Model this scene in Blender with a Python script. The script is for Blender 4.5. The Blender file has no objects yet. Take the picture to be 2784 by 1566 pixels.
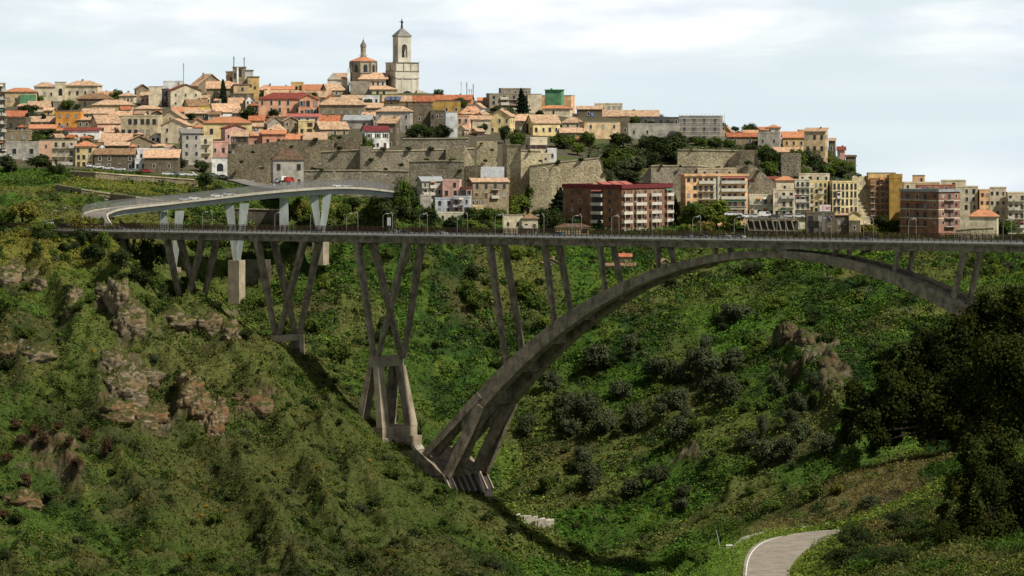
import bpy, math, random
import numpy as np
from mathutils import Vector, Matrix
random.seed(11)
rng = np.random.default_rng(11)
sc = bpy.context.scene
COL = sc.collection
F, CZ, HZ = 11600.0, 330.0, 300.0        # focal length in photo pixels, eye height (m), horizon row

# ---------------------------------------------------------------- camera
cam = bpy.data.cameras.new("camera")
cam.lens, cam.sensor_width = 150.0, 36.0
cam.shift_y = -(783.0 - HZ) / 2784.0
cam.clip_start, cam.clip_end = 1.0, 200000.0
camo = bpy.data.objects.new("camera", cam)
camo.location = (0, 0, CZ)
camo.rotation_euler = (math.radians(90), 0, 0)
COL.objects.link(camo)
sc.camera = camo

# ---------------------------------------------------------------- sun, sky, exposure
SUN_EL = math.radians(50)
SUN_DIR = Vector((math.cos(math.radians(-36)), math.sin(math.radians(-36)), 0)) * math.cos(SUN_EL) + Vector((0, 0, math.sin(SUN_EL)))
sun = bpy.data.lights.new("sun", 'SUN')
sun.energy, sun.angle, sun.color = 5.0, math.radians(1.4), (1.0, 0.94, 0.84)
suno = bpy.data.objects.new("sun", sun)
suno.rotation_euler = (-SUN_DIR).to_track_quat('-Z', 'Y').to_euler()
suno.location = (0, 0, 900)
COL.objects.link(suno)
w = bpy.data.worlds.new("World")
sc.world = w
w.use_nodes = True
nt = w.node_tree
nt.nodes.clear()
N = nt.nodes.new
out = N('ShaderNodeOutputWorld'); bg = N('ShaderNodeBackground')
sky = N('ShaderNodeTexSky'); sky.sky_type = 'NISHITA'; sky.sun_disc = False
sky.sun_elevation = SUN_EL
sky.sun_rotation = math.atan2(SUN_DIR.x, SUN_DIR.y)
sky.altitude, sky.air_density, sky.dust_density, sky.ozone_density = 300, 1.0, 1.2, 1.0
tc = N('ShaderNodeTexCoord')
mp = N('ShaderNodeMapping'); mp.inputs['Scale'].default_value = (15, 15, 75); mp.inputs['Location'].default_value = (1.3, 0.2, 0.35)
n1 = N('ShaderNodeTexNoise'); n1.inputs['Scale'].default_value = 1.0; n1.inputs['Detail'].default_value = 7; n1.inputs['Roughness'].default_value = 0.55
n1.inputs['Distortion'].default_value = 0.4
mp2 = N('ShaderNodeMapping'); mp2.inputs['Scale'].default_value = (26, 26, 110); mp2.inputs['Location'].default_value = (5.1, 2.0, 1.7)
n2 = N('ShaderNodeTexNoise'); n2.inputs['Scale'].default_value = 1.0; n2.inputs['Detail'].default_value = 6
cr = N('ShaderNodeValToRGB'); cr.color_ramp.elements[0].position = 0.36; cr.color_ramp.elements[1].position = 0.60
cc = N('ShaderNodeValToRGB'); cc.color_ramp.elements[0].position = 0.34; cc.color_ramp.elements[1].position = 0.62
cc.color_ramp.elements[0].color = (6.5, 7.2, 8.1, 1); cc.color_ramp.elements[1].color = (9.9, 10.0, 9.9, 1)
sep = N('ShaderNodeSeparateXYZ')
lo = N('ShaderNodeMapRange'); lo.inputs[1].default_value = 0.002; lo.inputs[2].default_value = 0.020; lo.inputs[3].default_value = 0.0; lo.inputs[4].default_value = 1.0
mu = N('ShaderNodeMath'); mu.operation = 'MULTIPLY'
haz = N('ShaderNodeMixRGB'); haz.inputs['Fac'].default_value = 0.72; haz.inputs['Color2'].default_value = (8.05, 9.3, 9.9, 1)
mx = N('ShaderNodeMixRGB')
up = N('ShaderNodeMapRange'); up.inputs[1].default_value = 0.03; up.inputs[2].default_value = 0.14; up.inputs[3].default_value = 1.0; up.inputs[4].default_value = 0.0
hm = N('ShaderNodeMath'); hm.operation = 'MULTIPLY'; hm.inputs[1].default_value = 0.75
L = nt.links.new
L(tc.outputs['Generated'], mp.inputs['Vector']); L(mp.outputs[0], n1.inputs['Vector'])
L(tc.outputs['Generated'], mp2.inputs['Vector']); L(mp2.outputs[0], n2.inputs['Vector'])
L(n1.outputs['Fac'], cr.inputs['Fac']); L(n2.outputs['Fac'], cc.inputs['Fac'])
L(tc.outputs['Generated'], sep.inputs[0]); L(sep.outputs['Z'], lo.inputs[0]); L(sep.outputs['Z'], up.inputs[0])
L(cr.outputs['Color'], mu.inputs[0]); L(lo.outputs[0], mu.inputs[1])
L(up.outputs[0], hm.inputs[0]); L(hm.outputs[0], haz.inputs['Fac'])
ov = N('ShaderNodeMixRGB'); ov.inputs['Fac'].default_value = 0.75; ov.inputs['Color2'].default_value = (1.9, 1.75, 1.5, 1)   # dim grey cloud mixed in overhead, out of view, to lower the fill
L(sky.outputs[0], ov.inputs['Color1']); L(ov.outputs[0], haz.inputs['Color1'])
m2 = N('ShaderNodeMath'); m2.operation = 'MULTIPLY'
L(mu.outputs[0], m2.inputs[0]); L(up.outputs[0], m2.inputs[1])
L(m2.outputs[0], mx.inputs['Fac']); L(haz.outputs[0], mx.inputs['Color1']); L(cc.outputs['Color'], mx.inputs['Color2'])
L(mx.outputs[0], bg.inputs['Color']); bg.inputs['Strength'].default_value = 0.108
L(bg.outputs[0], out.inputs[0])
sc.view_settings.view_transform = 'Standard'
sc.view_settings.look = 'None'
sc.view_settings.exposure = 0.06
sc.view_settings.gamma = 1.0
sc.cycles.max_bounces = 5
sc.cycles.diffuse_bounces = 2
sc.cycles.transparent_max_bounces = 8

# ---------------------------------------------------------------- helpers
def X_(px, Y): return (px - 1392.0) * Y / F
def Z_(py, Y): return CZ - (py - HZ) * Y / F
def P(px, py, Y): return Vector((X_(px, Y), Y, Z_(py, Y)))
def tag(o, label=None, cat=None, group=None, kind=None):
    if label: o['label'] = label
    if cat: o['category'] = cat
    if group: o['group'] = group
    if kind: o['kind'] = kind
    return o
def empty(name, loc=(0, 0, 0), rz=0.0, label=None, cat=None, group=None):
    o = bpy.data.objects.new(name, None)
    o.empty_display_size = 0.5
    o.location = loc; o.rotation_euler = (0, 0, rz)
    COL.objects.link(o)
    return tag(o, label, cat, group)
def link(name, me, parent=None, loc=None):
    o = bpy.data.objects.new(name, me)
    if loc is not None: o.location = loc
    if parent is not None: o.parent = parent
    COL.objects.link(o)
    return o
class MB:
    """Collects faces for one mesh."""
    def __init__(s): s.v, s.f, s.m, s.mats = [], [], [], []
    def mi(s, mat):
        if mat not in s.mats: s.mats.append(mat)
        return s.mats.index(mat)
    def poly(s, pts, mat):
        b = len(s.v); s.v += [tuple(p) for p in pts]
        s.f.append(list(range(b, b + len(pts)))); s.m.append(s.mi(mat))
    def hexa(s, p, mat):
        """p: 8 points, bottom 4 ccw then top 4."""
        b = len(s.v); s.v += [tuple(q) for q in p]; k = s.mi(mat)
        for q in ((3, 2, 1, 0), (4, 5, 6, 7), (0, 1, 5, 4), (1, 2, 6, 5), (2, 3, 7, 6), (3, 0, 4, 7)):
            s.f.append([b + i for i in q]); s.m.append(k)
    def box(s, x0, x1, y0, y1, z0, z1, mat):
        s.hexa([(x0, y0, z0), (x1, y0, z0), (x1, y1, z0), (x0, y1, z0), (x0, y0, z1), (x1, y0, z1), (x1, y1, z1), (x0, y1, z1)], mat)
    def prism(s, pts, ext, mat):
        """closed prism: polygon pts (3D) extruded by ext vector."""
        b = len(s.v); n = len(pts); k = s.mi(mat); e = Vector(ext)
        s.v += [tuple(p) for p in pts]; s.v += [tuple(Vector(p) + e) for p in pts]
        s.f.append([b + i for i in range(n)][::-1]); s.m.append(k)
        s.f.append([b + n + i for i in range(n)]); s.m.append(k)
        for i in range(n):
            j = (i + 1) % n
            s.f.append([b + i, b + j, b + n + j, b + n + i]); s.m.append(k)
    def tube(s, pts, r, mat, n=6):
        """round bar along pts; r is a radius or a list."""
        k = s.mi(mat); b = len(s.v); m = len(pts)
        for i, p in enumerate(pts):
            p = Vector(p)
            d = (Vector(pts[min(i + 1, m - 1)]) - Vector(pts[max(i - 1, 0)])).normalized()
            a = d.cross(Vector((0, 0, 1)))
            if a.length < 1e-3: a = Vector((1, 0, 0))
            a.normalize(); c = d.cross(a)
            rr = r[i] if isinstance(r, (list, tuple)) else r
            for j in range(n):
                t = 2 * math.pi * j / n
                s.v.append(tuple(p + a * (rr * math.cos(t)) + c * (rr * math.sin(t))))
        for i in range(m - 1):
            for j in range(n):
                q = (j + 1) % n
                s.f.append([b + i * n + j, b + i * n + q, b + (i + 1) * n + q, b + (i + 1) * n + j]); s.m.append(k)
        s.f.append([b + j for j in range(n)][::-1]); s.m.append(k)
        s.f.append([b + (m - 1) * n + j for j in range(n)]); s.m.append(k)
    def lathe(s, prof, mat, n=16, c=(0, 0, 0), rot=0.0):
        """prof: (radius, z) list."""
        k = s.mi(mat); b = len(s.v)
        for r, z in prof:
            for j in range(n):
                t = 2 * math.pi * j / n + rot
                s.v.append((c[0] + r * math.cos(t), c[1] + r * math.sin(t), c[2] + z))
        for i in range(len(prof) - 1):
            for j in range(n):
                q = (j + 1) % n
                s.f.append([b + i * n + j, b + i * n + q, b + (i + 1) * n + q, b + (i + 1) * n + j]); s.m.append(k)
        s.f.append([b + j for j in range(n)][::-1]); s.m.append(k)
        s.f.append([b + (len(prof) - 1) * n + j for j in range(n)]); s.m.append(k)
    def mesh(s, name):
        me = bpy.data.meshes.new(name)
        me.from_pydata(s.v, [], s.f)
        for mt in s.mats: me.materials.append(mt)
        me.polygons.foreach_set('material_index', s.m)
        me.update()
        return me
    def build(s, name, parent=None, loc=None):
        return link(name, s.mesh(name), parent, loc)
def array_mesh(name, verts, faces, mats, col=None):
    """mesh from numpy arrays; faces (M,4); col (V,3)."""
    me = bpy.data.meshes.new(name)
    V, M = len(verts), len(faces)
    me.vertices.add(V); me.vertices.foreach_set('co', np.ascontiguousarray(verts, dtype=np.float32).ravel())
    me.loops.add(M * 4); me.loops.foreach_set('vertex_index', np.ascontiguousarray(faces, dtype=np.int32).ravel())
    me.polygons.add(M); me.polygons.foreach_set('loop_start', np.arange(0, M * 4, 4, dtype=np.int32))
    for m in mats: me.materials.append(m)
    me.update(calc_edges=True)
    if col is not None:
        at = me.attributes.new('Col', 'FLOAT_COLOR', 'POINT')
        c4 = np.ones((V, 4), dtype=np.float32); c4[:, :3] = col
        at.data.foreach_set('color', c4.ravel())
    return me
# value noise -----------------------------------------------------
def _h(ix, iy, seed):
    n = (ix.astype(np.int64) * 374761393 + iy.astype(np.int64) * 668265263 + seed * 974634777) & 0x7fffffff
    n = ((n ^ (n >> 13)) * 1274126177) & 0x7fffffff
    n = (n ^ (n >> 16)) & 0x7fffffff
    return n / float(0x7fffffff)
def vnoise(x, y, seed=0):
    x0 = np.floor(x); y0 = np.floor(y); fx = x - x0; fy = y - y0
    fx = fx * fx * (3 - 2 * fx); fy = fy * fy * (3 - 2 * fy)
    a = _h(x0, y0, seed); b = _h(x0 + 1, y0, seed); c = _h(x0, y0 + 1, seed); d = _h(x0 + 1, y0 + 1, seed)
    return (a * (1 - fx) + b * fx) * (1 - fy) + (c * (1 - fx) + d * fx) * fy
def fbm(x, y, oct=4, seed=0, gain=0.5):
    s = 0; a = 1.0; t = 0
    for i in range(oct):
        s = s + a * vnoise(x * 2 ** i + 17.3 * i, y * 2 ** i - 9.1 * i, seed + i); t += a; a *= gain
    return s / t
def sstep(a, b, x):
    t = np.clip((x - a) / (b - a), 0, 1)
    return t * t * (3 - 2 * t)
# materials -------------------------------------------------------
MATS = {}
def mat_new(name):
    m = bpy.data.materials.new(name); m.use_nodes = True
    nt = m.node_tree
    return m, nt, nt.nodes['Principled BSDF']
def surf(name, base, dark=None, scale=0.35, rough=0.85, streak=True, spec=0.25, var=0.10, bump=0.0, metal=0.0, dscale=3.0, sfac=0.5):
    """weathered surface: two scales of noise, rain streaks down the face, small change per object."""
    if name in MATS: return MATS[name]
    m, nt, p = mat_new(name)
    N, L = nt.nodes.new, nt.links.new
    dark = dark or tuple(c * 0.62 for c in base)
    tc = N('ShaderNodeTexCoord')
    a = N('ShaderNodeTexNoise'); a.inputs['Scale'].default_value = scale; a.inputs['Detail'].default_value = 6; a.inputs['Roughness'].default_value = 0.62
    oi = N('ShaderNodeObjectInfo')
    ad = N('ShaderNodeVectorMath'); ad.operation = 'ADD'
    sc_ = N('ShaderNodeVectorMath'); sc_.operation = 'SCALE'; sc_.inputs[3].default_value = 1.0
    L(oi.outputs['Location'], sc_.inputs[0]); L(tc.outputs['Object'], ad.inputs[0]); L(sc_.outputs[0], ad.inputs[1])
    L(ad.outputs[0], a.inputs['Vector'])
    r = N('ShaderNodeValToRGB'); r.color_ramp.elements[0].position = 0.34; r.color_ramp.elements[1].position = 0.62
    r.color_ramp.elements[0].color = (*dark, 1); r.color_ramp.elements[1].color = (*base, 1)
    L(a.outputs['Fac'], r.inputs['Fac'])
    last = r.outputs['Color']
    if streak:
        mp = N('ShaderNodeMapping'); mp.inputs['Scale'].default_value = (0.8, 0.8, 0.14)
        b = N('ShaderNodeTexNoise'); b.inputs['Scale'].default_value = dscale * 0.35; b.inputs['Detail'].default_value = 5
        L(ad.outputs[0], mp.inputs['Vector']); L(mp.outputs[0], b.inputs['Vector'])
        r2 = N('ShaderNodeValToRGB'); r2.color_ramp.elements[0].position = 0.32; r2.color_ramp.elements[1].position = 0.55
        r2.color_ramp.elements[0].color = (0.66, 0.64, 0.60, 1); r2.color_ramp.elements[1].color = (1, 1, 1, 1)
        L(b.outputs['Fac'], r2.inputs['Fac'])
        mm = N('ShaderNodeMixRGB'); mm.blend_type = 'MULTIPLY'; mm.inputs['Fac'].default_value = sfac
        L(last, mm.inputs['Color1']); L(r2.outputs['Color'], mm.inputs['Color2']); last = mm.outputs['Color']
    hs = N('ShaderNodeHueSaturation')
    mr = N('ShaderNodeMapRange'); mr.inputs[3].default_value = 1 - var; mr.inputs[4].default_value = 1 + var
    L(oi.outputs['Random'], mr.inputs[0]); L(mr.outputs[0], hs.inputs['Value']); L(last, hs.inputs['Color'])
    L(hs.outputs['Color'], p.inputs['Base Color'])
    p.inputs['Roughness'].default_value = rough
    p.inputs['Specular IOR Level'].default_value = spec
    p.inputs['Metallic'].default_value = metal
    if bump > 0:
        f = N('ShaderNodeTexNoise'); f.inputs['Scale'].default_value = dscale; f.inputs['Detail'].default_value = 5
        L(ad.outputs[0], f.inputs['Vector'])
        bp = N('ShaderNodeBump'); bp.inputs['Strength'].default_value = bump; bp.inputs['Distance'].default_value = 0.3
        L(f.outputs['Fac'], bp.inputs['Height']); L(bp.outputs[0], p.inputs['Normal'])
    MATS[name] = m
    return m
def plain(name, base, rough=0.6, spec=0.3, metal=0.0):
    if name in MATS: return MATS[name]
    m, nt, p = mat_new(name)
    oi = nt.nodes.new('ShaderNodeTexNoise'); oi.inputs['Scale'].default_value = 1.5
    tc = nt.nodes.new('ShaderNodeTexCoord'); nt.links.new(tc.outputs['Object'], oi.inputs['Vector'])
    r = nt.nodes.new('ShaderNodeValToRGB')
    r.color_ramp.elements[0].color = (*[c * 0.78 for c in base], 1); r.color_ramp.elements[1].color = (*[min(1, c * 1.12) for c in base], 1)
    nt.links.new(oi.outputs['Fac'], r.inputs['Fac']); nt.links.new(r.outputs['Color'], p.inputs['Base Color'])
    p.inputs['Roughness'].default_value = rough; p.inputs['Specular IOR Level'].default_value = spec; p.inputs['Metallic'].default_value = metal
    MATS[name] = m
    return m
def leafmat(name, base, trans=0.18, var=0.16):
    """leaf colour = base x the leaf's own tint x a small change per plant."""
    if name in MATS: return MATS[name]
    m = bpy.data.materials.new(name); m.use_nodes = True
    nt = m.node_tree; nt.nodes.clear(); N, L = nt.nodes.new, nt.links.new
    o = N('ShaderNodeOutputMaterial'); at = N('ShaderNodeAttribute'); at.attribute_name = 'Col'
    mm = N('ShaderNodeMixRGB'); mm.blend_type = 'MULTIPLY'; mm.inputs['Fac'].default_value = 1; mm.inputs['Color2'].default_value = (*base, 1)
    oi = N('ShaderNodeObjectInfo'); mr = N('ShaderNodeMapRange'); mr.inputs[3].default_value = 1 - var; mr.inputs[4].default_value = 1 + var
    hs = N('ShaderNodeHueSaturation')
    L(oi.outputs['Random'], mr.inputs[0]); L(mr.outputs[0], hs.inputs['Value'])
    L(at.outputs['Color'], mm.inputs['Color1']); L(mm.outputs[0], hs.inputs['Color'])
    d = N('ShaderNodeBsdfDiffuse'); t = N('ShaderNodeBsdfTranslucent'); mx = N('ShaderNodeMixShader'); mx.inputs['Fac'].default_value = trans
    L(hs.outputs[0], d.inputs['Color']); L(hs.outputs[0], t.inputs['Color'])
    L(d.outputs[0], mx.inputs[1]); L(t.outputs[0], mx.inputs[2]); L(mx.outputs[0], o.inputs['Surface'])
    MATS[name] = m
    return m
# ================================================================ terrain
# Each row is a line across the valley at one distance: (azimuth column, height as seen from the eye). Heights in between are interpolated.
ROWS = {
60: [(-1500, 3500), (4500, 3500)],
300: [(0, 2600), (1700, 2400), (2100, 1900), (2784, 1750), (4500, 1500)],
400: [(0, 2400), (1700, 2200), (1850, 1800), (2000, 1705), (2150, 1700), (2300, 1660), (2500, 1640), (2784, 1610), (4500, 1400)],
440: [(0, 2350), (1700, 2150), (1850, 1760), (1950, 1640), (2000, 1630), (2150, 1630), (2250, 1590), (2400, 1545), (2600, 1510), (2784, 1490), (4500, 1300)],
460: [(0, 2300), (1700, 2100), (1830, 1660), (1930, 1570), (2010, 1566), (2150, 1566), (2230, 1540), (2350, 1490), (2600, 1430), (2784, 1400), (4500, 1200)],
485: [(0, 2300), (1700, 2000), (1800, 1620), (1900, 1525), (1990, 1497), (2020, 1495), (2190, 1495), (2290, 1450), (2400, 1415), (2600, 1345), (2784, 1310), (4500, 1120)],
503: [(0, 2300), (1700, 1950), (1800, 1600), (1900, 1495), (1990, 1470), (2040, 1452), (2300, 1437), (2400, 1395), (2600, 1300), (2784, 1260), (4500, 1070)],
512: [(0, 2300), (1700, 1950), (1830, 1560), (1930, 1480), (2040, 1440), (2300, 1405), (2450, 1345), (2784, 1235), (4500, 1040)],
530: [(0, 2300), (1700, 1950), (1880, 1560), (2000, 1465), (2100, 1405), (2250, 1335), (2400, 1280), (2600, 1230), (2784, 1195), (4500, 960)],
560: [(0, 2300), (1700, 2000), (2000, 1570), (2130, 1410), (2300, 1305), (2450, 1250), (2784, 1190), (4500, 940)],
620: [(0, 2300), (1700, 2100), (2000, 1900), (2300, 1560), (2500, 1400), (2784, 1320), (4500, 1000)],
750: [(0, 2200), (4500, 1900)],
1000: [(-1500, 1700), (0, 1750), (500, 1800), (1000, 1850), (2000, 1900), (2784, 1800), (4500, 1400)],
1150: [(-1500, 1500), (0, 1600), (500, 1640), (1000, 1680), (1400, 1700), (2000, 1700), (2784, 1600), (4500, 1300)],
1200: [(-1500, 1400), (0, 1490), (250, 1530), (500, 1566), (750, 1580), (1000, 1600), (1250, 1625), (1600, 1640), (2000, 1630), (2784, 1480), (4500, 1200)],
1240: [(-1500, 1200), (0, 1330), (250, 1370), (500, 1420), (750, 1460), (1000, 1500), (1200, 1535), (1400, 1575), (1550, 1600), (1750, 1590), (2000, 1540), (2400, 1400), (2784, 1300), (4500, 1000)],
1270: [(-1500, 1050), (0, 1170), (250, 1200), (400, 1235), (500, 1275), (750, 1345), (1000, 1400), (1200, 1445), (1400, 1500), (1550, 1545), (1750, 1530), (2000, 1450), (2400, 1270), (2784, 1160), (4500, 900)],
1300: [(-1500, 900), (0, 1010), (250, 1020), (350, 1010), (500, 1090), (600, 1140), (750, 1190), (900, 1230), (1050, 1250), (1150, 1300), (1250, 1345), (1350, 1375), (1450, 1460), (1600, 1490), (1750, 1450), (2000, 1340), (2400, 1150), (2784, 1040), (4500, 850)],
1330: [(-1500, 800), (0, 870), (250, 860), (350, 870), (450, 930), (600, 990), (750, 1045), (900, 1105), (1000, 1150), (1100, 1210), (1200, 1300), (1300, 1385), (1450, 1435), (1600, 1410), (1750, 1350), (2000, 1230), (2400, 1050), (2784, 950), (4500, 800)],
1350: [(-1500, 720), (0, 780), (250, 775), (350, 785), (450, 855), (550, 890), (650, 912), (780, 935), (850, 990), (950, 1115), (1050, 1230), (1200, 1330), (1400, 1380), (1600, 1330), (1750, 1270), (2000, 1150), (2400, 970), (2784, 880), (4500, 760)],
1375: [(-1500, 680), (0, 705), (250, 725), (350, 750), (450, 805), (550, 845), (650, 900), (780, 1000), (900, 1110), (1050, 1200), (1200, 1250), (1400, 1280), (1600, 1230), (1750, 1180), (2000, 1070), (2200, 980), (2400, 890), (2784, 815), (4500, 720)],
1400: [(-1500, 630), (0, 640), (250, 655), (330, 675), (400, 730), (500, 800), (600, 860), (700, 910), (850, 990), (1000, 1070), (1200, 1140), (1400, 1170), (1600, 1130), (1800, 1070), (2000, 1000), (2200, 920), (2400, 830), (2784, 770), (4500, 700)],
1425: [(-1500, 610), (0, 622), (250, 632), (330, 650), (400, 720), (450, 775), (600, 855), (750, 885), (900, 905), (1000, 950), (1200, 1020), (1400, 1050), (1600, 1010), (1800, 950), (2000, 890), (2200, 830), (2400, 775), (2784, 735), (4500, 680)],
1450: [(-1500, 590), (0, 605), (250, 612), (380, 655), (450, 745), (560, 835), (640, 868), (750, 850), (850, 825), (900, 810), (1000, 830), (1200, 890), (1400, 920), (1600, 880), (1800, 840), (2000, 800), (2200, 760), (2400, 725), (2784, 710), (4500, 660)],
1468: [(-1500, 572), (0, 588), (250, 595), (400, 645), (520, 780), (640, 872), (730, 850), (800, 775), (900, 740), (1000, 715), (1100, 680), (1200, 740), (1400, 825), (1600, 800), (1800, 780), (2000, 768), (2200, 735), (2400, 710), (2784, 700), (4500, 655)],
1480: [(-1500, 560), (0, 575), (250, 578), (430, 600), (560, 690), (640, 750), (740, 740), (820, 695), (900, 675), (1000, 640), (1090, 585), (1150, 625), (1220, 690), (1400, 738), (1600, 735), (1800, 725), (2000, 715), (2200, 705), (2400, 695), (2784, 690), (4500, 650)],
1510: [(-1500, 520), (0, 540), (250, 540), (450, 555), (600, 582), (750, 605), (900, 622), (1000, 600), (1080, 566), (1150, 592), (1220, 625), (1400, 648), (1600, 655), (1800, 660), (2000, 664), (2200, 668), (2400, 670), (2784, 675), (4500, 640)],
1535: [(-1500, 490), (0, 510), (250, 505), (450, 533), (600, 562), (750, 592), (1000, 602), (1200, 612), (1400, 622), (1600, 630), (1800, 635), (2000, 640), (2400, 650), (2784, 655), (4500, 630)],
1560: [(-1500, 470), (0, 488), (250, 478), (450, 507), (600, 530), (750, 550), (900, 565), (1100, 582), (1200, 592), (1400, 605), (1600, 612), (2000, 620), (2400, 640), (2784, 648), (4500, 620)],
1580: [(-1500, 450), (0, 466), (250, 466), (450, 482), (600, 500), (800, 528), (1000, 545), (1150, 565), (1300, 575), (1500, 592), (1700, 602), (2000, 612), (2400, 625), (2784, 643), (4500, 620)],
1605: [(-1500, 435), (0, 452), (250, 460), (450, 474), (600, 490), (750, 512), (1000, 525), (1150, 545), (1350, 555), (1500, 562), (1700, 570), (2000, 592), (2300, 605), (2500, 622), (2784, 640), (4500, 620)],
1625: [(-1500, 420), (0, 440), (250, 447), (450, 462), (600, 478), (640, 465), (700, 445), (1000, 432), (1150, 428), (1300, 430), (1450, 440), (1600, 470), (1700, 500), (1850, 500), (2000, 500), (2200, 520), (2350, 560), (2500, 618), (2784, 640), (4500, 640)],
1660: [(-1500, 400), (0, 420), (300, 427), (600, 425), (900, 402), (1150, 400), (1400, 400), (1640, 432), (1850, 432), (2000, 455), (2200, 465), (2330, 495), (2420, 590), (2784, 640), (4500, 650)],
1700: [(-1500, 370), (0, 390), (600, 372), (1000, 352), (1300, 360), (1600, 385), (1850, 392), (2000, 405), (2200, 422), (2310, 452), (2390, 570), (2784, 645), (4500, 660)],
1760: [(-1500, 320), (0, 335), (600, 315), (1000, 295), (1300, 305), (1600, 335), (1900, 355), (2100, 372), (2240, 405), (2310, 460), (2400, 600), (2784, 655), (4500, 680)],
1830: [(-1500, 270), (0, 288), (600, 272), (1000, 252), (1150, 252), (1350, 282), (1700, 325), (2000, 360), (2200, 405), (2300, 500), (2400, 620), (2784, 665), (4500, 700)],
1900: [(-1500, 265), (0, 283), (600, 268), (900, 248), (1150, 250), (1350, 285), (1700, 340), (2000, 385), (2200, 440), (2400, 640), (2784, 670), (4500, 720)],
2100: [(-1500, 420), (0, 470), (1000, 480), (1500, 550), (2300, 680), (2784, 700), (4500, 800)],
3000: [(-1500, 850), (4500, 900)],
7500: [(-1500, 800), (4500, 800)],
}
ry = np.array(sorted(ROWS), float)
gpx = np.concatenate([np.linspace(-1500, -60, 50), np.arange(-50, 2850, 4.0), np.linspace(2880, 4500, 50)])
gY = np.concatenate([np.arange(60, 380, 20), np.arange(380, 600, 1.0), np.arange(600, 1140, 20), np.arange(1140, 1530, 1.0),
                     np.arange(1530, 1900, 2.5), np.arange(1900, 2200, 20), np.geomspace(2200, 7500, 22)])
ctrl = np.array([np.interp(gpx, [a for a, b in ROWS[k]], [CZ - (b - HZ) * k / F for a, b in ROWS[k]]) for k in sorted(ROWS)])
def smooth(a, n, axis):
    for _ in range(n):
        s = np.roll(a, 1, axis); t = np.roll(a, -1, axis)
        if axis == 1: s[:, 0] = a[:, 0]; t[:, -1] = a[:, -1]
        a = (s + 2 * a + t) / 4
    return a
ctrl = smooth(ctrl, 22, 1)
# monotone cubic in Y
def pchip(xk, yk, x):
    h = np.diff(xk)[:, None]; d = np.diff(yk, axis=0) / h
    m = np.zeros_like(yk)
    m[1:-1] = np.where(d[:-1] * d[1:] > 0, 2 * d[:-1] * d[1:] / (d[:-1] + d[1:] + 1e-12), 0)
    m[0] = d[0]; m[-1] = d[-1]
    i = np.clip(np.searchsorted(xk, x, side='right') - 1, 0, len(xk) - 2)
    hh = (xk[i + 1] - xk[i])[:, None]; t = ((x - xk[i]) / (xk[i + 1] - xk[i]))[:, None]
    return ((2 * t ** 3 - 3 * t ** 2 + 1) * yk[i] + (t ** 3 - 2 * t ** 2 + t) * hh * m[i] + (-2 * t ** 3 + 3 * t ** 2) * yk[i + 1] + (t ** 3 - t ** 2) * hh * m[i + 1])
TZ = pchip(ry, ctrl, gY)
GX = (gpx[None, :] - 1392) * gY[:, None] / F
GY = np.repeat(gY[:, None], len(gpx), 1)
GP = np.repeat(gpx[None, :], len(gY), 0)
def pyof(Z, Y): return HZ + (CZ - Z) * F / Y
PYG = pyof(TZ, GY)
# the lane at lower right: edges (column, row, distance)
LANE_L = [(2022, 1660, 430), (2019, 1566, 460), (2030, 1510, 480), (2065, 1475, 491), (2140, 1455, 497), (2270, 1440, 500), (2420, 1434, 502)]
LANE_R = [(2140, 1660, 430), (2145, 1566, 460), (2160, 1525, 474), (2200, 1490, 486), (2260, 1458, 493), (2330, 1446, 496), (2430, 1440, 497.5)]
def densify(pts, n):
    """Catmull-Rom through 3D points."""
    p = [Vector(q) for q in pts]; p = [p[0] * 2 - p[1]] + p + [p[-1] * 2 - p[-2]]; r = []
    for i in range(1, len(p) - 2):
        for k in range(n):
            t = k / n; a, b, c, d = p[i - 1], p[i], p[i + 1], p[i + 2]
            r.append(0.5 * ((2 * b) + (c - a) * t + (2 * a - 5 * b + 4 * c - d) * t * t + (3 * b - a - 3 * c + d) * t ** 3))
    r.append(p[-2]); return r
laneL = densify([P(*q) for q in LANE_L], 8); laneR = densify([P(*q) for q in LANE_R], 8)
laneC = np.array([[*((a + b) / 2)] for a, b in zip(laneL, laneR)])
laneW = np.array([(a - b).length / 2 for a, b in zip(laneL, laneR)])
rs = (gY >= 400) & (gY <= 545)
sub = np.ix_(rs, (gpx > 1900) & (gpx < 2650))
def lane_dist(x, y):
    d = np.full(x.shape, 1e9); z = np.zeros(x.shape); w = np.zeros(x.shape)
    for c, hw in zip(laneC, laneW):
        q = np.hypot(x - c[0], y - c[1]) - hw
        k = q < d; d[k] = q[k]; z[k] = c[2]
    return d, z
ld, lz = lane_dist(GX[sub], GY[sub])
LANED = np.full(TZ.shape, 99.0); LANED[sub] = ld
# relief
X, Y = GX, GY
valley = sstep(1130, 1180, Y) * (1 - sstep(1500, 1530, Y))
ridge_side = sstep(1500, 1150, GP + (Y - 1300) * 1.2)         # 1 on the left bank
lump = (fbm(X / 9, Y / 9, 4, 3) - 0.5) * 5.0 + ridge_side * ((fbm(X / 19, Y / 15, 3, 13) - .5) * 9 + (np.abs(fbm(X / 13, Y / 9, 3, 14) - .5) * -12 + 2))
big = (fbm(X / 46, Y / 46, 3, 9) - 0.5) * 10
diag = 1 - np.abs(2 * fbm((X * 0.93 + Y * 0.36) / 26 + 3.1, (X * 0.36 - Y * 0.93) / 95, 4, 21) - 1)
rid = (diag - 0.75) * 10
amp = valley * sstep(0, 20, np.abs(Y - 1310)) ** 0 
keep = 1 - 0.75 * np.exp(-((Y - (1290 - (GP - 1392) / F * 1290 * 0.75)) / 16.0) ** 2) * (GP < 1450)   # calm where piers stand
TZ = TZ + valley * (lump + big * (1 - 0.4 * ridge_side) + rid * ridge_side * (1 - sstep(1360, 1395, Y))) * keep
mead = sstep(1515, 1535, Y) * (1 - sstep(1570, 1590, Y))
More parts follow.
